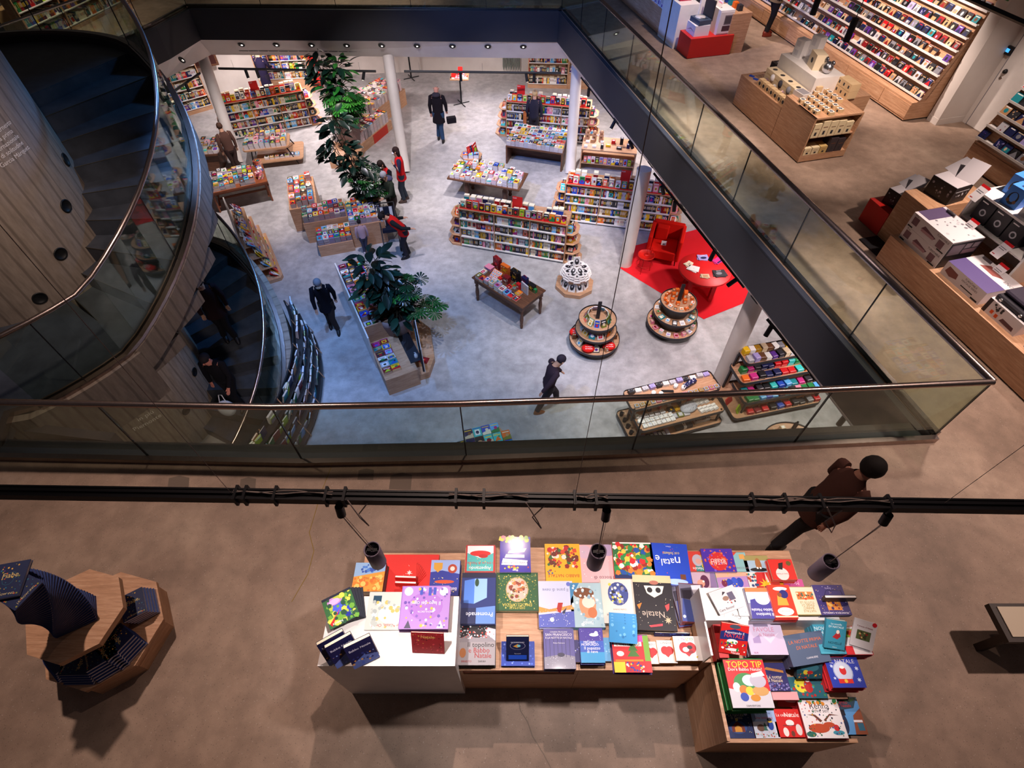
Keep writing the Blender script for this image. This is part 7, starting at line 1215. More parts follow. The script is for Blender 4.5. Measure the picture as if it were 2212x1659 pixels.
# --- red base, white partition, tablets counter
t = thing('shop_counter', 'red block at the end of a counter carrying turntable boxes', 'counter', (0, 0, 0)); t.matrix_world = F.M
b = MB('satin', 'c4201a'); b.box(-4.55, -2.92, .01, -3.96, -1.80, .43); b.build('red_block', t); b = MB('oak'); b.box(-5.6, -1.95, 0, -4.0, -1.45, .85); b.build('oak_block', t)
b = MB('white_laminate'); b.box(-5.52, -3.0, 0, -4.62, -2.5, .92); b.box(-4.66, -2.5, 0, -4.6, -1.9, 1.5); b.build('white_partition', t)
t = thing('shop_counter', 'oak counter of white tablet boxes at the top edge of the photo', 'counter', (0, 0, 0)); t.matrix_world = F.M; b = MB('oak'); b.box(-9.0, -2.97, .02, -5.53, -2.1, .55); b.build('body', t); b = MB('satin', 'black'); b.box(-9, -2.9, 0, -5.5, -2.1, .02); b.build('plinth', t)
for k in range(16): good('tablet_box', 'white tablet box with purple print, %s from right, %s row' % (ORD[k % 8], ('front', 'rear')[k // 8]), 'box', FR(-5.65 - .2 * (k % 8), -2.86 + .2 * (k // 8), .55), .15, .16, .1 + .05 * (k % 2), 'e9e4ec', None, 'tablet boxes', [('r', .1, .2, .45, .8, 'purple'), ('r', .6, .2, .9, .8, 'lilac')])
for k in range(8): good('folder', 'crimson folder in the white partition, %s' % ORD[k], 'folder', FR(-5.4 + .07 * k, -2.75, .92), .04, .3, .22, 'a51e3a' if k > 2 else 'e6e2e6', None, 'folders in the partition')
good('turntable_box', 'white box with line drawing under the open turntable', 'box', FR(-4.28, -2.62, .43), .42, .38, .22, 'e3dfe2', None, None, [('p', [(.05, .2), (.5, .6), (.95, .4), (.5, .5)], 'grey')])
t = thing('portable_turntable', 'open portable turntable with a slate blue case on the white box', 'turntable', tuple(FR(-4.28, -2.60, .65).translation), RA + .1)
b = MB('satin', '3c4a60'); b.box(-.2, -.16, 0, .2, .16, .1); b.build('case', t); b = MB('satin', '24262c'); b.box(-.19, .16, .06, .19, .19, .46); b.build('lid', t); b = MB('satin', 'pale grey'); b.lathe([(.12, .1), (.12, .112), (.001, .112)], 28, -.04, 0, cap=False); b.build('platter', t); b = MB('metal', 'black'); b.tube([(.14, .1, .12), (.14, -.02, .125), (.07, -.07, .12)], .006, 6); b.build('tone_arm', t)
good('turntable_box', 'tall white turntable box with a dark case picture on the red block', 'box', FR(-4.25, -2.08, .43), .42, .36, .50, 'e2dcdc', None, None, None); good('turntable_box', 'picture side of the tall white turntable box', 'box', FR(-4.03, -2.08, .46) @ Rz(PI / 2), .34, .01, .44, 'dcd4d4', None, None, [('r', .3, .1, .95, .36, '4a2c38'), ('r', .35, .4, .95, .85, '7b6c74'), ('r', .4, .45, .9, .8, '4a434c')])
good('info_card', 'white card on top of the tall turntable box', 'card', FR(-4.3, -2.2, .93) @ Rx(1.2), .2, .26, .004, 'efe8ea', [('r', .1, .8, .9, .9, 'pink')]); 
for k in range(4): good('gadget_box', 'blue or orange gadget on the oak block, %s' % ORD[k], 'gadget', FR(-4.2 - .2 * k, -1.7, .85), .12, .1, .12, ('charcoal', 'orange', 'teal', 'blue')[k])
# --- right counter
t = thing('shop_counter', 'long oak counter at the right edge carrying boxed record players', 'counter', (0, 0, 0)); t.matrix_world = F.M
b = MB('oak'); b.box(3.69, -3.40, .02, 8.4, -1.9, .45); b.build('low_block', t); b = MB('oak'); b.box(3.19, -3.0, .02, 3.685, -1.9, .82); b.build('tall_block', t); b = MB('satin', 'black'); b.box(3.2, -3.33, 0, 8.4, -2.0, .02); b.build('plinth', t)
t = thing('red_cube', 'red cube plinth at the left end of the right counter', 'plinth', (0, 0, 0)); t.matrix_world = F.M; b = MB('satin', 'c4201a'); b.box(2.72, -3.0, .01, 3.18, -2.52, .40); b.build('body', t)
def openbox(label, x, y, z, w_, d_, h_):
    t = thing('open_carton', label, 'box', tuple(FR(x, y, z).translation), RA + .15); b = MB('satin', '1c191e'); b.box(-w_ / 2, -d_ / 2, 0, w_ / 2, d_ / 2, h_)
    draw(b, T(0, -d_ / 2, h_ / 2) @ Rx(PI / 2), w_, h_, [('d', 14, .04, 3, ['8a8690', '5a5660'], (.08, .2, .92, .8))]); draw(b, T(w_ / 2, 0, h_ / 2) @ Rz(PI / 2) @ Rx(PI / 2), d_, h_, [('r', .1, .7, .9, .75, 'pale grey'), ('d', 8, .04, 5, ['pale grey'], (.1, .45, .9, .6))]); b.build('carton', t)
    for s in (-1, 1): b = MB('satin', 'b9b2b6'); b.M = T(s * w_ * .3, d_ * .3, h_) @ Rz(.2 * s) @ Rx(.7 + .2 * s); b.box(-w_ * .4, 0, 0, w_ * .25, d_ * .9, .004); b.build('flap', t)
    b = MB('satin', 'bfb8bc'); b.box(-w_ / 2 + .005, -d_ / 2 + .005, h_, w_ / 2 - .005, d_ / 2 - .005, h_ + .003); b.build('top_panel', t)
openbox('small black open carton with raised flaps on the red cube', 2.97, -2.72, .40, .30, .28, .24); openbox('larger black open carton with raised flaps on the tall oak block', 3.45, -2.55, .82, .40, .34, .27)
WB = 'dcd3d6'
TT = [('r', .06, .3, .2, .8, '7a5660'), ('p', [(.3, .45), (.62, .3), (.68, .5), (.36, .72)], '6d4250'), ('r', .32, .3, .64, .48, 'b58a92'), ('r', .74, .15, .88, .66, '7a5660'), ('r', .02, .04, .14, .14, 'black'), ('t', 'Pro', .1, .9, .06, 'black', .2), ('t', 'TURNTABLE', .8, .8, .08, 'black', .3), ('r', .8, .04, .96, .12, 'black')]
for j in range(2): good('record_player_box', 'white boxed record player set with brown speakers, %s of two' % ('lower', 'upper')[j], 'box', FR(4.13, -3.06, .45 + .215 * j), .74, .52, .213, WB, [('r', 0, .1, .3, .9, '5a4a6a'), ('d', 20, .03, 4, ['grey', 'pale grey'], (.3, .1, .95, .9))], None, TT)
good('printed_card', 'dark printed card at the end of the stacked record player boxes', 'box', FR(4.505, -3.06, .46) @ Rz(PI / 2), .5, .008, .40, '2c262c', None, None, [('r', .05, .5, .45, .92, '8a7a80'), ('r', .5, .72, .7, .92, '9a8a90'), ('r', .75, .72, .95, .92, '9a8a90'), ('r', .5, .5, .95, .68, '8a6a74')])
good('record_player_box', 'purple-topped boxed turntable with a wooden radio picture', 'box', FR(4.93, -3.02, .45), .68, .56, .2, WB, [('r', 0, 0, 1, .5, '5a4a80'), ('p', [(.25, .62), (.6, .6), (.75, .75), (.35, .85)], '8a4a44'), ('t', 'ENC', .9, .7, .1, 'black', .2)], None, [('p', [(.06, .35), (.2, .2), (.36, .35), (.34, .7), (.1, .8)], '7a4440'), ('t', 'TURNTABLE', .65, .8, .08, 'black', .3), ('t', 'VINTAGE SERIES', .65, .6, .06, 'black', .4), ('r', .5, .25, .8, .32, 'black'), ('r', .8, .05, .96, .16, 'black')])
good('record_player_box', 'white box with orange vases and a car picture under the black case', 'box', FR(5.60, -3.05, .45), .52, .5, .2, WB, None, None, [('r', 0, 0, .1, 1, '2a1c20'), ('r', .2, .2, .28, .45, 'e0551f'), ('r', .34, .15, .42, .4, 'e0551f'), ('p', [(.5, .2), (.9, .15), (.88, .4), (.55, .45)], '5a3a40'), ('d', 12, .03, 3, ['charcoal'], (.2, .5, .45, .9))])
t = thing('suitcase_turntable', 'closed black suitcase turntable with two silver knobs on the car box', 'turntable', tuple(FR(5.60, -3.05, .65).translation), RA)
b = MB('gloss', '1c1822'); soft(b, -.25, -.22, 0, .25, .22, .07, .03); b.build('base', t); b = MB('gloss', '2a2234'); soft(b, -.24, -.15, .075, .24, .21, .13, .03); b.build('lid', t)
for s in (-.16, .14): b = MB('metal', 'white'); b.M = T(s, -.22, .035) @ Rx(PI / 2); b.lathe([(.02, 0), (.02, .012), (.001, .014)], 16, cap=False); b.build('knob', t)
b = MB('metal', 'white'); b.tube([(.252, -.05, .03), (.28, -.03, .035), (.28, .05, .035), (.252, .07, .03)], .004, 6); b.build('handle', t)
good('record_player_box', 'long grey-white box with a belt turntable picture at the lower right', 'box', FR(6.50, -3.03, .45), .95, .55, .25, 'd3cbd2', [('e', .3, .45, .14, .18, '4a4a6c'), ('t', 'AUDIO', .2, .8, .1, 'navy', .2), ('p', [(.5, .1), (.95, .2), (.8, .8), (.5, .6)], '6a6672'), ('r', .4, .82, .55, .92, 'blue')], None, [('r', .04, .6, .14, .95, 'b3abb2'), ('c', .09, .78, .05, '2a2226'), ('c', .4, .45, .16, '3c3238'), ('c', .4, .45, .05, '8a7f86'), ('c', .78, .4, .06, '2a2226'), ('t', 'PROFILE', .12, .5, .05, 'black', .2)])
t = thing('white_shelf_unit', 'white open shelf box with headphone cartons on the right counter', 'shelf', (0, 0, 0)); t.matrix_world = F.M
for nm, bx in (('side_panel', (3.95, -2.72, .45, 3.98, -2.2, 1.22)), ('side_panel', (5.02, -2.72, .45, 5.05, -2.2, 1.22)), ('top_panel', (3.95, -2.72, 1.22, 5.05, -2.2, 1.25)), ('mid_shelf', (3.98, -2.72, .86, 5.02, -2.2, .88)), ('back_panel', (3.95, -2.2, .45, 5.05, -2.17, 1.25))): b = MB('white_laminate'); b.box(*bx); b.build(nm, t)
HP = [('c', .5, .45, .2, 'charcoal'), ('c', .5, .45, .13, 'grey'), ('e', .5, .6, .26, .2, 'charcoal'), ('e', .5, .58, .2, .16, 'navy'), ('r', .1, .85, .5, .9, 'white')]
for k in range(3): good('headphone_box', 'black headphone carton inside the white shelf unit, %s from left' % ORD[k], 'box', FR(4.16 + .26 * k, -2.5, .88), .24, .3, .3, '1d1a20', None, 'black headphone cartons', [('c', .5, .45, .2, 'pale grey'), ('c', .5, .45, .12, 'charcoal'), ('r', .1, .85, .5, .9, 'white')])
for k, (x, y) in enumerate(((4.25, -2.55), (4.05, -2.32), (4.50, -2.30))): good('headphone_box', 'bright blue headphone carton on the white shelf unit, %s' % ('front', 'rear left', 'rear right')[k], 'box', FR(x + .1, y, 1.25) @ Rz(.15), .22, .2, .26, '3f7fd6', [('r', .35, .3, .65, .7, 'navy'), ('r', .42, .4, .58, .6, '6aa4e6')], 'blue headphone cartons', [('e', .5, .45, .3, .32, 'black'), ('e', .5, .5, .2, .24, '3f7fd6'), ('c', .3, .3, .1, 'brown'), ('c', .7, .3, .1, 'brown')])
good('record_player_box', 'large white carton with a brown leather suitcase picture', 'box', FR(4.78, -2.48, 1.25), .46, .34, .42, 'd9d0d2', [('d', 18, .05, 3, ['grey', 'white', 'tan'])], None, [('p', [(.15, .3), (.7, .12), (.85, .35), (.75, .75), (.25, .72)], '7a2a28'), ('p', [(.15, .3), (.7, .12), (.72, .3), (.2, .45)], '541a1c'), ('c', .15, .88, .05, 'charcoal')])
for k, (x, y, z) in enumerate(((4.02, -2.76, 1.25), (4.25, -2.85, .88), (4.78, -2.80, .88), (4.95, -2.85, .66))): good('price_card', 'white price card with a red corner on the right counter, %s' % ORD[k], 'card', FR(x, y, z) @ Rx(1.0), .14, .22, .004, 'e9e1e4', [('r', .0, .85, 1, 1, 'red'), ('r', .1, .6, .8, .64, 'grey'), ('r', .1, .5, .7, .54, 'grey'), ('r', .1, .1, .4, .14, 'red')], 'price cards')
t = thing('headphone_table', 'oak listening table with headphones at the right edge', 'table', (0, 0, 0)); t.matrix_world = F.M
b = MB('oak'); b.box(5.25, -2.70, .95, 6.6, -1.95, .99); b.build('tabletop', t)
for x in (5.28, 6.55): b = MB('oak'); b.box(x, -2.68, .45, x + .04, -2.0, .95); b.build('leg', t)
def headphones(label, M):
    o = bpy.data.objects.new('headphones', None); COL.objects.link(o); o.matrix_world = M; tag(o, label, 'headphones', 'black headphones')
    b = MB('satin', '1b191e'); b.tube([(.09 * math.cos(a), .16 * math.sin(a) - .0, .02) for a in [PI * i / 14 for i in range(15)]], .008, 6); b.build('headband', o)
    for s in (-1, 1): b = MB('satin', '2b292f'); b.ball(.085 * s, -.02, .03, .03, .045, .04, 14); b.build('ear_cup', o)
for k, (x, y, z) in enumerate(((5.5, -2.45, .99), (5.9, -2.45, .99), (5.55, -2.85, .45), (5.95, -2.70, .45), (6.4, -2.7, .45))): headphones('black over-ear headphones at the right edge, %s' % (('on the oak table, left', 'on the oak table, right', 'below the table, left', 'below the table, middle', 'below the table, right')[k]), FR(x, y, z) @ Rz(.8))
good('grey_panel', 'grey felt panel under the listening table', 'panel', FR(5.9, -2.35, .45), 1.2, .5, .02, '9a9498', fin='fabric')
# deck bookshelves at the upper left, stool at the right edge
shelf_wall('row of white-shelved bookcases on the far left deck behind the stair rail', -11.75, 15.0, ang_of((-11.75, 15.0), (-10.9, 18.3)), 3.6, 1.7, 3, 5, z0=.001, baseb=.08)
good('kraft_bin', 'tan paper bin beside the far left deck bookcases', 'bin', T(-12.6, 15.9, 0), .5, .5, .6, 'c29a6c'); 
t = thing('low_stool', 'dark low bench corner at the right edge near the frame border', 'bench', (4.62, 1.32, 0)); b = MB('satin', '2a1d18'); b.box(-.38, -.14, .36, .5, .18, .42); b.build('seat_rail', t)
for x in (-.34, .45): b = MB('satin', '2a1d18'); b.box(x - .03, -.12, 0, x + .03, -.06, .36); b.build('leg', t)
b = MB('satin', 'bfb09a'); b.box(-.33, -.1, .42, .5, .15, .43); b.build('seat_pad', t)
for p0, p1, hs, lb in ((P(1790, -60, 3.0), P(1905, 60, 2.4), 0, ''),):
    pass
for k, (u, v) in enumerate(((1764, 8), (1838, 65))):
    q = P(u, v, 2.6); t = thing('hanging_spotlight', 'black cylinder spotlight hanging before the disc rack, %s one' % ('left', 'right')[k], 'spotlight', tuple(q), 0); b = MB('satin', '1a181b'); b.tube([(0, 0, -.14), (0, 0, .14)], .045, 20); b.build('housing', t); b = MB('satin', '2a282b'); b.tube([(0, 0, .14), (0, 0, 1.6)], .005, 6); b.build('cord', t); b = MB('lamp_glow'); b.tube([(0, 0, -.143), (0, 0, -.141)], .035, 16); b.build('lens', t)
track('thick black track rail crossing the upper right corner of the photo', P(2010, -40, 2.7), P(2240, 62, 2.7), [], wires=False)
# ================================================================ PEOPLE
def skin_obj(name, nodes, edges, col, parent, sub=1, fin='matte', smooth=True):
    me = bpy.data.meshes.new(name); me.from_pydata([n[:3] for n in nodes], edges, []); o = bpy.data.objects.new(name, me); COL.objects.link(o)
    sk = o.modifiers.new('skin', 'SKIN'); sk.use_smooth_shade = True
    for i, n in enumerate(nodes): me.skin_vertices[0].data[i].radius = (n[3], n[4] if len(n) > 4 else n[3]); me.skin_vertices[0].data[i].use_root = (i == 0)
    ss = o.modifiers.new('sub', 'SUBSURF'); ss.levels = sub; ss.render_levels = sub
    dg = bpy.context.evaluated_depsgraph_get(); m2 = bpy.data.meshes.new_from_object(o.evaluated_get(dg)); bpy.data.objects.remove(o)
    m2.materials.clear(); m2.materials.append(MATS[fin]); ca = m2.color_attributes.new('Col', 'FLOAT_COLOR', 'CORNER'); c = list(pc(col)); ca.data.foreach_set('color', c * len(ca.data))
    for p in m2.polygons: p.use_smooth = True
    m2.name = name; r = bpy.data.objects.new(name, m2); COL.objects.link(r); r.parent = parent; return r
def person(label, x, y, z0, face, h=1.7, stride=.12, lean=0, turn=0, arms=((.05, .1), (.05, .1)), top='navy', sleeves=None, vest=None, coat=0, legs='charcoal', shoes='black', hair='3a2a20', hs='short', skin='c99a80', mask=None, hood=None, nod=.15, crouch=0):
    t = thing('person', label, 'person', (x, y, z0), face); s = h / 1.75; sleeves = sleeves or top
    def R_(v):                                          # lean the upper body about the hip
        c, sn = math.cos(lean), math.sin(lean); yy, zz = v[1], v[2] - .92; return Vector((v[0], yy * c + zz * sn, -yy * sn + zz * c + .92)) * s
    hip = Vector((0, 0, .92)) * s
    fl_, fr_ = Vector((-.09, stride, .07)) * s, Vector((.09, -stride, .07)) * s
    kn = lambda f, b_: (hip * .48 + f * .52) + Vector((0, .05 + b_, 0)) * s
    kl, kr = kn(fl_, .02), kn(fr_, .0)
    hl, hr = Vector((-.09, 0, .88)) * s, Vector((.09, 0, .88)) * s
    sp, ch, nk = R_((0, -.01, 1.1)), R_((0, 0, 1.33)), R_((0, .01, 1.49)); hd = R_((0, .03 + nod * .15, 1.60)); ht_ = R_((0, .02 + nod * .25, 1.70))
    N = [(*hip, .12 * s, .10 * s), (*sp, .12 * s, .09 * s), (*ch, .145 * s, .10 * s), (*nk, .055 * s), (*hd, .082 * s, .095 * s), (*ht_, .07 * s, .08 * s)]; E_ = [(0, 1), (1, 2), (2, 3), (3, 4), (4, 5)]
    def limb(par, pts):
        k = par
        for p in pts: N.append(p); E_.append((k, len(N) - 1)); k = len(N) - 1
        return k
    for hj, kj, f in ((hl, kl, fl_), (hr, kr, fr_)): limb(0, [(*hj, .085 * s), (*kj, .055 * s), (*f, .038 * s), (*(f + Vector((0, .14, -.035)) * s), .03 * s)])
    AR = []
    for sx, (sw, bend) in zip((-1, 1), arms):
        sh = R_((sx * .185, 0, 1.42)); el = R_((sx * (.23 + .02), .28 * math.sin(sw), 1.42 - .28 * math.cos(sw))); a2 = sw + bend
        wr = el + (R_((0, .25 * math.sin(a2), .92 - .25 * math.cos(a2))) - R_((0, 0, .92))) + Vector((-sx * .06 * min(1, bend), 0, 0)) * s; d2 = (wr - el).normalized(); side = Vector((1, 0, 0)); nn = d2.cross(side).normalized(); pm = wr + d2 * .05 * s
        k = limb(2, [(*sh, .055 * s), (*el, .042 * s), (*wr, .027 * s), (*pm, .032 * s, .02 * s)]); AR.append((sh, el, wr, pm))
        for q, (off, ln) in enumerate(((-.027, .07), (-.009, .08), (.009, .075), (.026, .06))):
            b_ = pm + side * off * s + d2 * .02 * s; m_ = b_ + d2 * ln * .5 * s - nn * .004 * s; e_ = b_ + d2 * ln * .9 * s - nn * .018 * s; N.append((*b_, .009 * s)); E_.append((k, len(N) - 1)); N.append((*m_, .008 * s)); E_.append((len(N) - 2, len(N) - 1)); N.append((*e_, .007 * s)); E_.append((len(N) - 2, len(N) - 1))
        th = wr + d2 * .025 * s + side * (-sx) * .03 * s - nn * .01 * s; N.append((*th, .011 * s)); E_.append((k - 1, len(N) - 1)); N.append((*(th + (d2 * .04 - nn * .012 - side * sx * .012) * s), .008 * s)); E_.append((len(N) - 2, len(N) - 1))
    skin_obj('body', N, E_, skin, t, 1)
    # trousers
    b = MB('matte', legs)
    for hj, kj, f in ((hl, kl, fl_), (hr, kr, fr_)): b.tube([hj + Vector((0, 0, .08)) * s, hj + Vector((0, 0, -.05)) * s, kj, f + Vector((0, 0, .05)) * s], [.105 * s, .105 * s, .075 * s, .062 * s], 14)
    b.rings([(0, 0, .80 * s, .15 * s, .115 * s), (0, 0, .9 * s, .165 * s, .125 * s), (0, 0, 1.0 * s, .15 * s, .11 * s)]); b.build('trousers', t)
    for f in (fl_, fr_):
        b = MB('satin', shoes); b.M = T(f.x, f.y, 0); b.rings([(0, .05 * s, .0, .047 * s, .135 * s), (0, .05 * s, .03 * s, .05 * s, .138 * s), (0, .03 * s, .07 * s, .045 * s, .11 * s), (0, -.01 * s, .13 * s, .045 * s, .055 * s)], 14); b.build('shoe', t)
    # jacket: torso loft, sleeves, optional coat skirt
    def torso(mb, k=1.0, hem=.86, flare=0.0):
        rs = [(hem, .165 + flare, .125 + flare * .8), (1.0, .16, .118), (1.15, .165, .12), (1.32, .19, .125), (1.42, .165, .105), (1.48, .09, .08), (1.52, .07, .07)]; n = 16; vs = []; fs = []
        for z, rx, ry in rs:
            for i in range(n):
                a = 2 * PI * i / n; v = (rx * k * math.cos(a), ry * k * math.sin(a), z); vs.append(R_(v) if z > .92 else Vector(v) * s)
        for j in range(len(rs) - 1):
            for i in range(n): i2 = (i + 1) % n; fs.append((j * n + i, j * n + i2, (j + 1) * n + i2, (j + 1) * n + i))
        mb.add(vs, fs, smooth=True)
    b = MB('fabric', sleeves)
    for sh, el, wr, pm in AR: b.tube([sh.lerp(nk, .25), sh, el, wr.lerp(el, .05)], [.06 * s, .072 * s, .056 * s, .04 * s], 12)
    if vest: torso(b, .97, .9); b.build('shirt', t); b = MB('fabric', vest); torso(b, 1.08, .78, .02); b.build('vest', t)
    else: torso(b, 1.05, .92 - coat, .03 if coat else .0); b.build('coat' if coat > .2 else 'jacket', t)
    if hood: b = MB('fabric', hood); p = R_((0, -.05, 1.5)); b.ball(p.x, p.y, p.z, .14 * s, .11 * s, .07 * s, 16); b.build('hood', t)
    # head: hair, face
    hc = (hd + ht_) * .5; up = (ht_ - hd).normalized(); fw = Vector((0, 1, 0)); fw = (fw - up * fw.dot(up)).normalized(); rt = fw.cross(up).normalized(); HM = Matrix((rt, fw, up)).transposed().to_4x4(); HM.translation = hc
    if hs != 'bald':
        b = MB('matte', hair); b.M = HM; b.ball(0, -.018 * s, .035 * s, .093 * s, .105 * s, .10 * s, 18)
        if hs == 'long': b.rings([(0, -.075 * s, -.26 * s, .05 * s, .03 * s), (0, -.07 * s, -.14 * s, .085 * s, .05 * s), (0, -.05 * s, -.02 * s, .098 * s, .075 * s), (0, -.03 * s, .05 * s, .09 * s, .09 * s)], 14)
        if hs == 'big': b.ball(0, -.03 * s, .02 * s, .115 * s, .12 * s, .12 * s, 18)
        if hs == 'bun': b.ball(0, -.12 * s, .06 * s, .05 * s, n=12)
        b.build('hair', t)
    for sx in (-1, 1): b = MB('satin', '1c1512'); b.M = HM; b.ball(sx * .03 * s, .088 * s, .01 * s, .011 * s, .006 * s, .007 * s, 8); b.build('eye', t)
    b = MB('matte', skin); b.M = HM; b.ball(0, .098 * s, -.015 * s, .013 * s, .018 * s, .022 * s, 8); b.build('nose', t)
    for sx in (-1, 1): b = MB('matte', skin); b.M = HM; b.ball(sx * .088 * s, 0, .0, .012 * s, .02 * s, .028 * s, 8); b.build('ear', t)
    if mask: b = MB('fabric', mask); b.M = HM; b.ball(0, .075 * s, -.045 * s, .062 * s, .045 * s, .045 * s, 14); b.build('face_mask', t)
    else: b = MB('matte', '8a4a44'); b.M = HM; b.ball(0, .09 * s, -.052 * s, .022 * s, .008 * s, .006 * s, 8); b.build('mouth', t)
    return t, AR
PR = person
D = math.radians
t, ar = PR('person in a red vest raising a hand to the forehead by the column', -3.20, 14.55, L, D(100), 1.66, .04, 0, arms=((.1, 2.5), (-.05, .15)), top='2a2a44', vest='d81f24', legs='2c3540', shoes='4a3a34', hair='2a1a18', hs='long', mask='e6e4e8')
t, ar = PR('person in a red vest with long dark hair looking at a phone', -3.52, 14.0, L, D(150), 1.62, .03, .0, arms=((.35, 1.1), (.35, 1.2)), top='17151c', vest='c22126', legs='b59a80', shoes='3a2c28', hair='241714', hs='long', mask='ece9e6', nod=.5)
good('phone', 'black phone held by the red-vested person with long hair', 'phone', T(-3.76, 13.75, L + 1.12) @ Rz(.4), .07, .14, .01, 'black')
t, ar = PR('grey-haired person in a dark green jacket holding a white sheet beside the book island', -3.33, 13.45, L, D(135), 1.62, .06, .05, arms=((.5, .9), (.3, .5)), top='30382f', legs='3c2f2c', shoes='2a2024', hair='a9a9b4', hs='short', hood='4a4a66', nod=.4)
good('paper_sheet', 'white sheet of paper held by the grey-haired person', 'paper', T(-3.78, 13.18, L + 1.15) @ Rz(.3) @ Rx(.3), .21, .3, .002, 'd5dcf2')
t, ar = PR('person in a red vest bending forward with hands behind the back', -2.83, 11.95, L, D(118), 1.64, .05, .62, arms=((-.15, -.55), (-.15, -.55)), top='1e2124', vest='d4201f', legs='27252e', shoes='19171c', hair='1a1416', hs='bun', mask='e9e6e6', nod=.3)
t, ar = PR('small black-haired child in a pale shirt at the front of the book island', -3.95, 12.05, L, D(20), 1.02, .02, .1, top='a88f9c', legs='3a3c50', shoes='c9b9c0', hair='17121a', hs='short')
t = thing('stroller', 'navy and white striped stroller beside the bending person', 'stroller', (-3.33, 12.55, L), .2)
b = MB('fabric', '171d30'); b.M = T(0, .12, 0) @ Rx(-.15); b.box(-.19, -.05, .38, .19, .05, .95); b.box(-.19, -.3, .36, .19, -.02, .44); b.build('seat', t); b = MB('fabric', 'ced5e2'); b.M = T(0, .12, 0) @ Rx(-.15); b.box(-.16, -.056, .45, -.08, -.05, .98); b.box(.08, -.056, .45, .16, -.05, .98); b.build('stripes', t)
for sx in (-.22, .22):
    b = MB('satin', 'charcoal'); b.tube([(sx, -.42, .1), (sx, .35, 1.02)], .014, 8); b.tube([(sx, .38, .1), (sx, -.1, .55)], .014, 8); b.build('frame_tube', t)
    for yy in (-.42, .38): b = MB('satin', 'black'); b.M = T(sx, yy, .1) @ Ry(PI / 2); b.lathe([(.09, -.02), (.1, 0), (.09, .02)], 18); b.build('wheel', t)
b = MB('satin', 'black'); b.tube([(-.22, .35, 1.02), (.22, .35, 1.02)], .016, 8); b.build('handlebar', t)
t, ar = PR('bald man in a long black coat and jeans walking away across the open floor', -2.42, 18.1, L, D(-5), 1.80, .10, 0, arms=((.0, .1), (.25, .15)), top='19151b', coat=.28, legs='27405e', shoes='1a1516', hs='bald', skin='c98f7c', hood='33303a')
good('helmet_bag', 'black bag held low in the hand of the bald man', 'bag', T(-2.02, 18.22, L + .58) @ Rz(.3), .3, .16, .18, '1b181c', fin='fabric')
t, ar = PR('grey-haired bearded man in a black coat walking toward the camera left of the long island', -4.25, 9.20, L, D(195), 1.62, .14, .05, arms=((-.25, .15), (.3, .1)), top='15131c', coat=.22, legs='2c211f', shoes='191418', hair='77747c', hs='short', mask='b3a79a', nod=.4)
t, ar = PR('person in a dark jacket and brown boots striding across the lower right of the floor', .74, 6.85, L, D(-75), 1.62, .26, .18, arms=((.6, .2), (-.5, .1)), top='3a2c36', legs='2a2428', shoes='8a4f2a', hair='2c2430', hs='short', nod=.4)
t, ar = PR('fair-haired person in a dark jacket facing the far-right bookcase', .72, 18.02, L, D(-5), 1.66, .03, .0, top='2c2a38', legs='2a262c', shoes='2a2024', hair='c9a878', hs='short')
good('shoulder_bag', 'orange-brown bag on the left side of the fair-haired person', 'bag', T(.42, 18.0, L + .65), .1, .3, .34, 'b86a3a', fin='fabric')
t, ar = PR('person in brown beside the foot of the far-left column', -8.62, 16.0, L, D(40), 1.6, .03, .05, top='5a4038', legs='3c2a28', shoes='2a1f1e', hair='4a3228', hs='short')
t, ar = PR('person in a long dark navy coat reading at the far wall bookcase', -9.00, 21.10, L, D(-8), 1.72, .03, .1, arms=((.4, 1.0), (.4, 1.0)), top='1d1730', coat=.5, legs='1d1728', shoes='1a1620', hair='8a6a50', hs='short')
# stair walkers
def stair_pt(tt, r): return SCX + r * math.cos(tt), SCY + r * math.sin(tt)
def tread_z(tt, dz): i = int((ST0 - tt) / DT); return 2 - (i + 1) * (2 / NS) - .02 + dz
xx, yy = stair_pt(.50, 2.1); PR('person in a dark brown coat going down the lower stair, upper of the two', xx, yy, tread_z(.5, L), D(215), 1.7, .08, .1, top='2a1a1e', coat=.2, legs='16131a', shoes='17141a', hair='2a1f22', hs='short')
xx, yy = stair_pt(-.05, 2.1); PR('person in black with a pale bag going down the lower stair, lower of the two', xx, yy, tread_z(-.05, L), D(180), 1.68, .08, .15, arms=((.4, .5), (.1, .2)), top='0f0e16', legs='101018', shoes='14121a', hair='18141c', hs='short', skin='b5766a')
t = thing('tote_bag', 'pale blurred tote bag carried down the lower stair', 'bag', (xx + .02, yy - .42, tread_z(-.05, L) + .35)); b = MB('fabric', 'c2c4cf'); b.ball(0, 0, .1, .17, .12, .2, 16); b.build('body', t); b = MB('fabric', 'c2c4cf'); b.tube([(-.07, 0, .25), (-.03, .05, .45), (.03, .05, .45), (.07, 0, .25)], .008, 6); b.build('handle', t)
# deck people
PR('person with big dark hair in a brown coat walking right across the near deck', 2.86, 2.28, 0, D(-78), 1.50, .26, .26, arms=((.5, .6), (-.3, .3)), top='4a2f28', coat=.22, legs='1c1a1c', shoes='19181a', hair='17110f', hs='big', skin='a87662')
q = FR(-4.84, -.30, 0).translation; PR('person in a tan coat and red-brown boots browsing records at the long rack', q.x, q.y, 0, RA - .1, 1.66, .05, .15, arms=((.7, .6), (.7, .6)), top='8a7458', coat=.12, legs='1d1a20', shoes='7a2a1c', hair='3a2a24', hs='long')
PR('person in dark blue clothes at the far upper left corner of the deck', -13.1, 15.9, 0, D(-60), 1.7, .05, .05, top='262c44', coat=.1, legs='1c2338', shoes='2a2224', hair='3a2a24', hs='short')
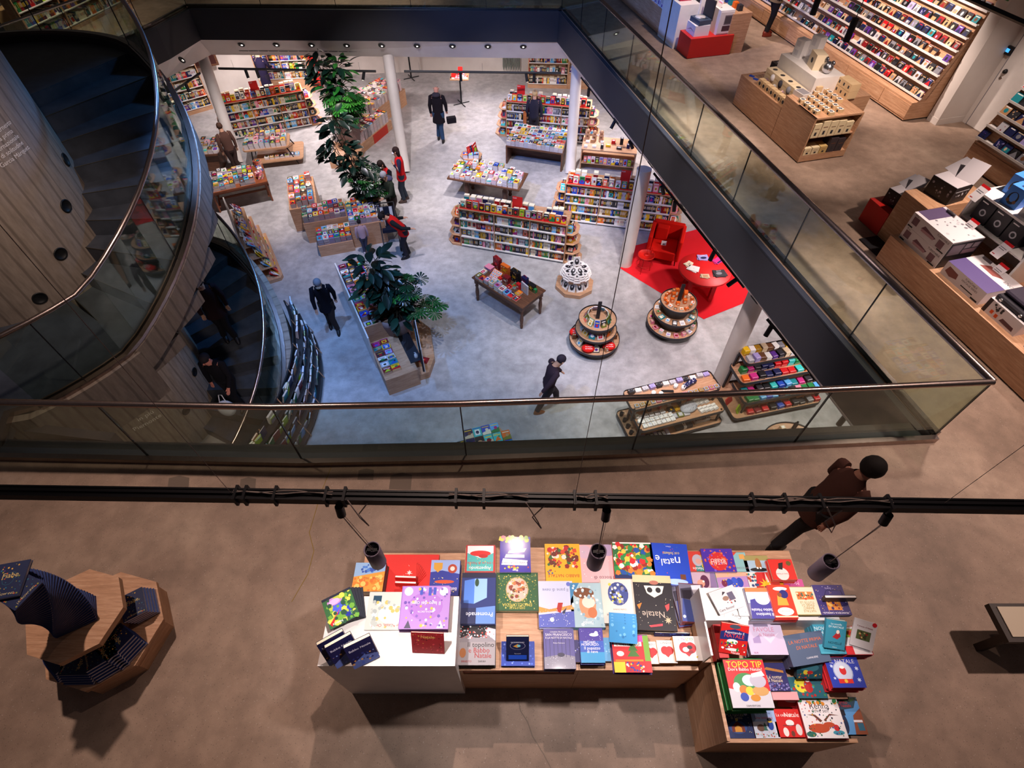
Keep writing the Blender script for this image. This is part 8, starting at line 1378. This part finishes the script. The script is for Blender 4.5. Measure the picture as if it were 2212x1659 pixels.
# ================================================================ NEAR TRACK, HANGING LAMPS, WALL LETTERING, FLOOR MARKS
TH = 3.24; A_, B_ = P(-200, 1060, TH), P(2420, 1098, TH)
t = thing('track_light', 'long black lighting track running across the near deck above the book island', 'track light', tuple(A_)); d_ = B_ - A_
b = MB('satin', '1a181b'); n_ = Vector((-d_.y, d_.x, 0)).normalized()
for o1, o2, z0, z1 in ((-.022, .022, -.018, .018), (-.026, -.018, -.022, .022), (.018, .026, -.022, .022), (-.003, .003, .016, .026)): strip(b, [(0, 0), (d_.x, d_.y)], o1, o2 - o1, z0, z1)
b.build('rail', t)
def on_track(u): f = (u + 200) / 2620; return A_ + d_ * f
def catenary(p, q, sag, n=10): return [p.lerp(q, i / n) + Vector((0, 0, -sag * 4 * (i / n) * (1 - i / n))) for i in range(n + 1)]
for u0, u1 in ((520, 735), (985, 1155), (1255, 1325), (1625, 1790), (1700, 1930)):
    for k in range(2):
        p, q = on_track(u0) - A_ + Vector((0, .004 * k, .03)), on_track(u1) - A_ + Vector((0, .01 * k, .03)); b = MB('matte', '94847c'); b.tube([p.lerp(q, i / 8) + Vector((0, .006 * math.sin(i * 1.3 + k * 2), 0)) for i in range(9)], .0028, 6); b.build('spare_cable', t)
for u in (770, 1150, 1785):
    b = MB('matte', 'a8948c'); p = on_track(u) - A_ + Vector((0, -.03, .0)); b.tube([p + Vector((0, 0, .03)), p + Vector((.05, -.05, -.04)), p + Vector((.07, -.05, -.12)), p + Vector((.03, -.02, -.07)), p + Vector((.08, 0, .0))], .003, 6); b.build('spare_cable', t)
for u in (525, 545, 610, 720, 760, 1000, 1060, 1255, 1300, 1635, 1705, 1780, 1925): p = on_track(u) - A_; b = MB('satin', '1a181b'); b.box(p.x - .006, p.y - .035, -.03, p.x + .006, p.y + .035, .034); b.build('cable_tie', t)
for u in (745, 1325, 1930): p = on_track(u) - A_; b = MB('satin', '1a181b'); b.tube([p + Vector((-.0, -.03, -.03)), p + Vector((.0, -.045, -.09))], .02, 12); b.build('socket_adapter', t)
for u, ztop in ((515, 8.5), (1255, 8.5), (2040, 8.5)):
    p = on_track(u) - A_; b = MB('matte', '8d7c74'); b.tube([p + Vector((0, 0, .02)), p + Vector((0, 0, ztop - TH))], .0012, 6, cap=False); b.build('suspension_wire', t)
for k, (u, ut, vt_) in enumerate(((745, 803, 1186), (1323, 1293, 1190), (1930, 1796, 1212))):
    tp_ = on_track(u) + Vector((0, -.045, -.09)); zt = 2.56; c = P(ut, vt_, zt); t = thing('pendant_spotlight', 'mauve-grey cylinder pendant lamp hanging over the book island, ' + ('left one', 'middle one', 'right one')[k], 'pendant lamp', (c.x, c.y, zt), 0, 'cylinder pendants over the book island')
    b = MB('satin', '8f8194'); b.lathe([(.040, -.20), (.045, -.195), (.045, -.002), (.043, 0), (.038, -.004), (.038, -.03), (.001, -.03)], 28, cap=False); b.build('housing', t)
    b = MB('satin', '141215'); b.lathe([(.0375, -.006), (.0375, -.028)], 24, cap=False)
    for i in range(18): a = 2 * PI * i / 18; b.box(-.001, .0, 0, .001, .001, .001) if False else b.add([(.012 * math.cos(a), .012 * math.sin(a), -.02), (.035 * math.cos(a), .035 * math.sin(a), -.02), (.035 * math.cos(a + .1), .035 * math.sin(a + .1), -.012), (.012 * math.cos(a + .1), .012 * math.sin(a + .1), -.012)], [(0, 1, 2, 3)])
    b.box(-.028, -.008, -.014, .028, .008, -.008); b.build('heat_sink', t)
    b = MB('lamp_glow'); b.lathe([(.034, -.199), (.001, -.199)], 20, cap=False); b.build('lens', t)
    b = MB('matte', 'a89890'); e = tp_ - Vector((c.x, c.y, zt)); b.tube(catenary(Vector((0, 0, -.02)), e, .02), .0028, 6); b.tube(catenary(Vector((.006, .004, -.02)), e + Vector((.01, 0, 0)), -.012), .0012, 5); b.build('cord', t)
    lamp('SPOT', 'pendant_beam', (c.x, c.y, zt - .215), (c.x + .02, c.y + .12, 0), (75, 95, 95)[k], (1, .88, .86), .03, 76, .5)
# lettering printed on the stair core
def decal(lines, col, label):                       # (text, size, angle where the line ends, height)
    mb = MB('matte', col); r = CORE + .005
    for tx, sz, ae, z in lines:
        vs, fs2, w_ = text_mesh(tx); mb.add([(SCX + r * math.cos(ae + (q[0] - w_ / 2) * sz / r), SCY + r * math.sin(ae + (q[0] - w_ / 2) * sz / r), z + q[1] * sz) for q in vs], fs2, smooth=False)
    return mb.build('wall_lettering', label=label, cat='lettering')
decal([('da Ernesto', .075, -.01, 2.2), ('la prima', .075, -.05, 2.12), ('internazionale', .075, -.03, 2.04), ("anni di solitudine", .075, -.035, 1.96), ('di Garc\u00eda M\u00e1rquez.', .075, .0, 1.88)], 'e6ded6', 'white lettering about solitude printed on the upper concrete core')
decal([('2010', .30, -.52, -1.9)], 'c01c22', 'large red characters on the concrete core under the stair')
decal([('Una nuova', .13, -.59, -2.1), ('avventura...', .13, -.52, -2.27), ('di lettura', .13, -.6, -2.43), ('in pi\u00f9', .13, -.7, -2.6), ('Piemonte', .13, -.66, -2.77)], 'e0d8d2', 'white words in piu Piemonte on the concrete core under the stair')
b = MB('matte', 'b0221f'); b.tube([(-6.0, 3.86, -1.5), (-6.02, 3.9, -1.75), (-5.85, 3.86, -1.95), (-5.6, 3.84, -1.95), (-5.45, 3.82, -1.75), (-5.45, 3.8, -1.5)], .06, 6); b.build('wall_lettering', label='big red curved letter on the dark wall seen through the near glass', cat='lettering')
for i, (t_, z) in enumerate(((.363, 1.41), (-.06, 1.07), (-.40, .63), (-.786, .23), (.05, -2.7), (-.4, -3.1))):
    o = thing('round_port', 'black round speaker port in the concrete core, %s from the top' % ORD[i], 'port', (SCX + CORE * math.cos(t_), SCY + CORE * math.sin(t_), z), t_, 'round ports in the concrete core'); b = MB('satin', '101012'); b.M = Ry(PI / 2); b.lathe([(.085, -.01), (.09, .01), (.075, .015), (.07, .004), (.001, .002)], 24, cap=False); b.build('grille', o)
# cracks and patches on the near deck
b = MB('matte', '7b6d62'); pt = [P(x, y, .0015) for x, y in ((1118, 1500), (1124, 1535), (1140, 1560), (1150, 1590), (1175, 1630), (1190, 1659))]
for i in range(len(pt) - 1): d2 = (pt[i + 1] - pt[i]).normalized(); n2 = Vector((-d2.y, d2.x, 0)) * .004; b.poly([pt[i] - n2, pt[i] + n2, pt[i + 1] + n2, pt[i + 1] - n2])
b.build('trim_4', kind='structure')
b = MB('matte', '8a7430'); pt = [P(x, y, .0015) for x, y in ((715, 1010), (695, 1060), (680, 1110), (668, 1150), (678, 1190), (665, 1240), (630, 1300))]
for i in range(len(pt) - 1): d2 = (pt[i + 1] - pt[i]).normalized(); n2 = Vector((-d2.y, d2.x, 0)) * .003; b.poly([pt[i] - n2, pt[i] + n2, pt[i + 1] + n2, pt[i + 1] - n2])
b.build('trim_5', kind='structure')
b = MB('matte', '6f6258')
for x, y, w_, h_ in ((385, 1045, 48, 22), (535, 1045, 36, 18), (790, 1025, 36, 16), (865, 1040, 50, 24)): b.poly([P(x - w_ * .5, y + h_ * .7, .0012), P(x + w_ * .45, y + h_ * .75, .0012), P(x + w_ * .5, y - h_ * .6, .0012), P(x + w_ * .05, y - h_ * .8, .0012), P(x - w_ * .42, y - h_ * .55, .0012)])
b.build('trim_6', kind='structure')
# ---------------------------------------------------------------- the rest of the books: one object
stuff.build('shelved_books', kind='stuff', label='all the other books packed on shelves and in piles across the shop', cat='books')
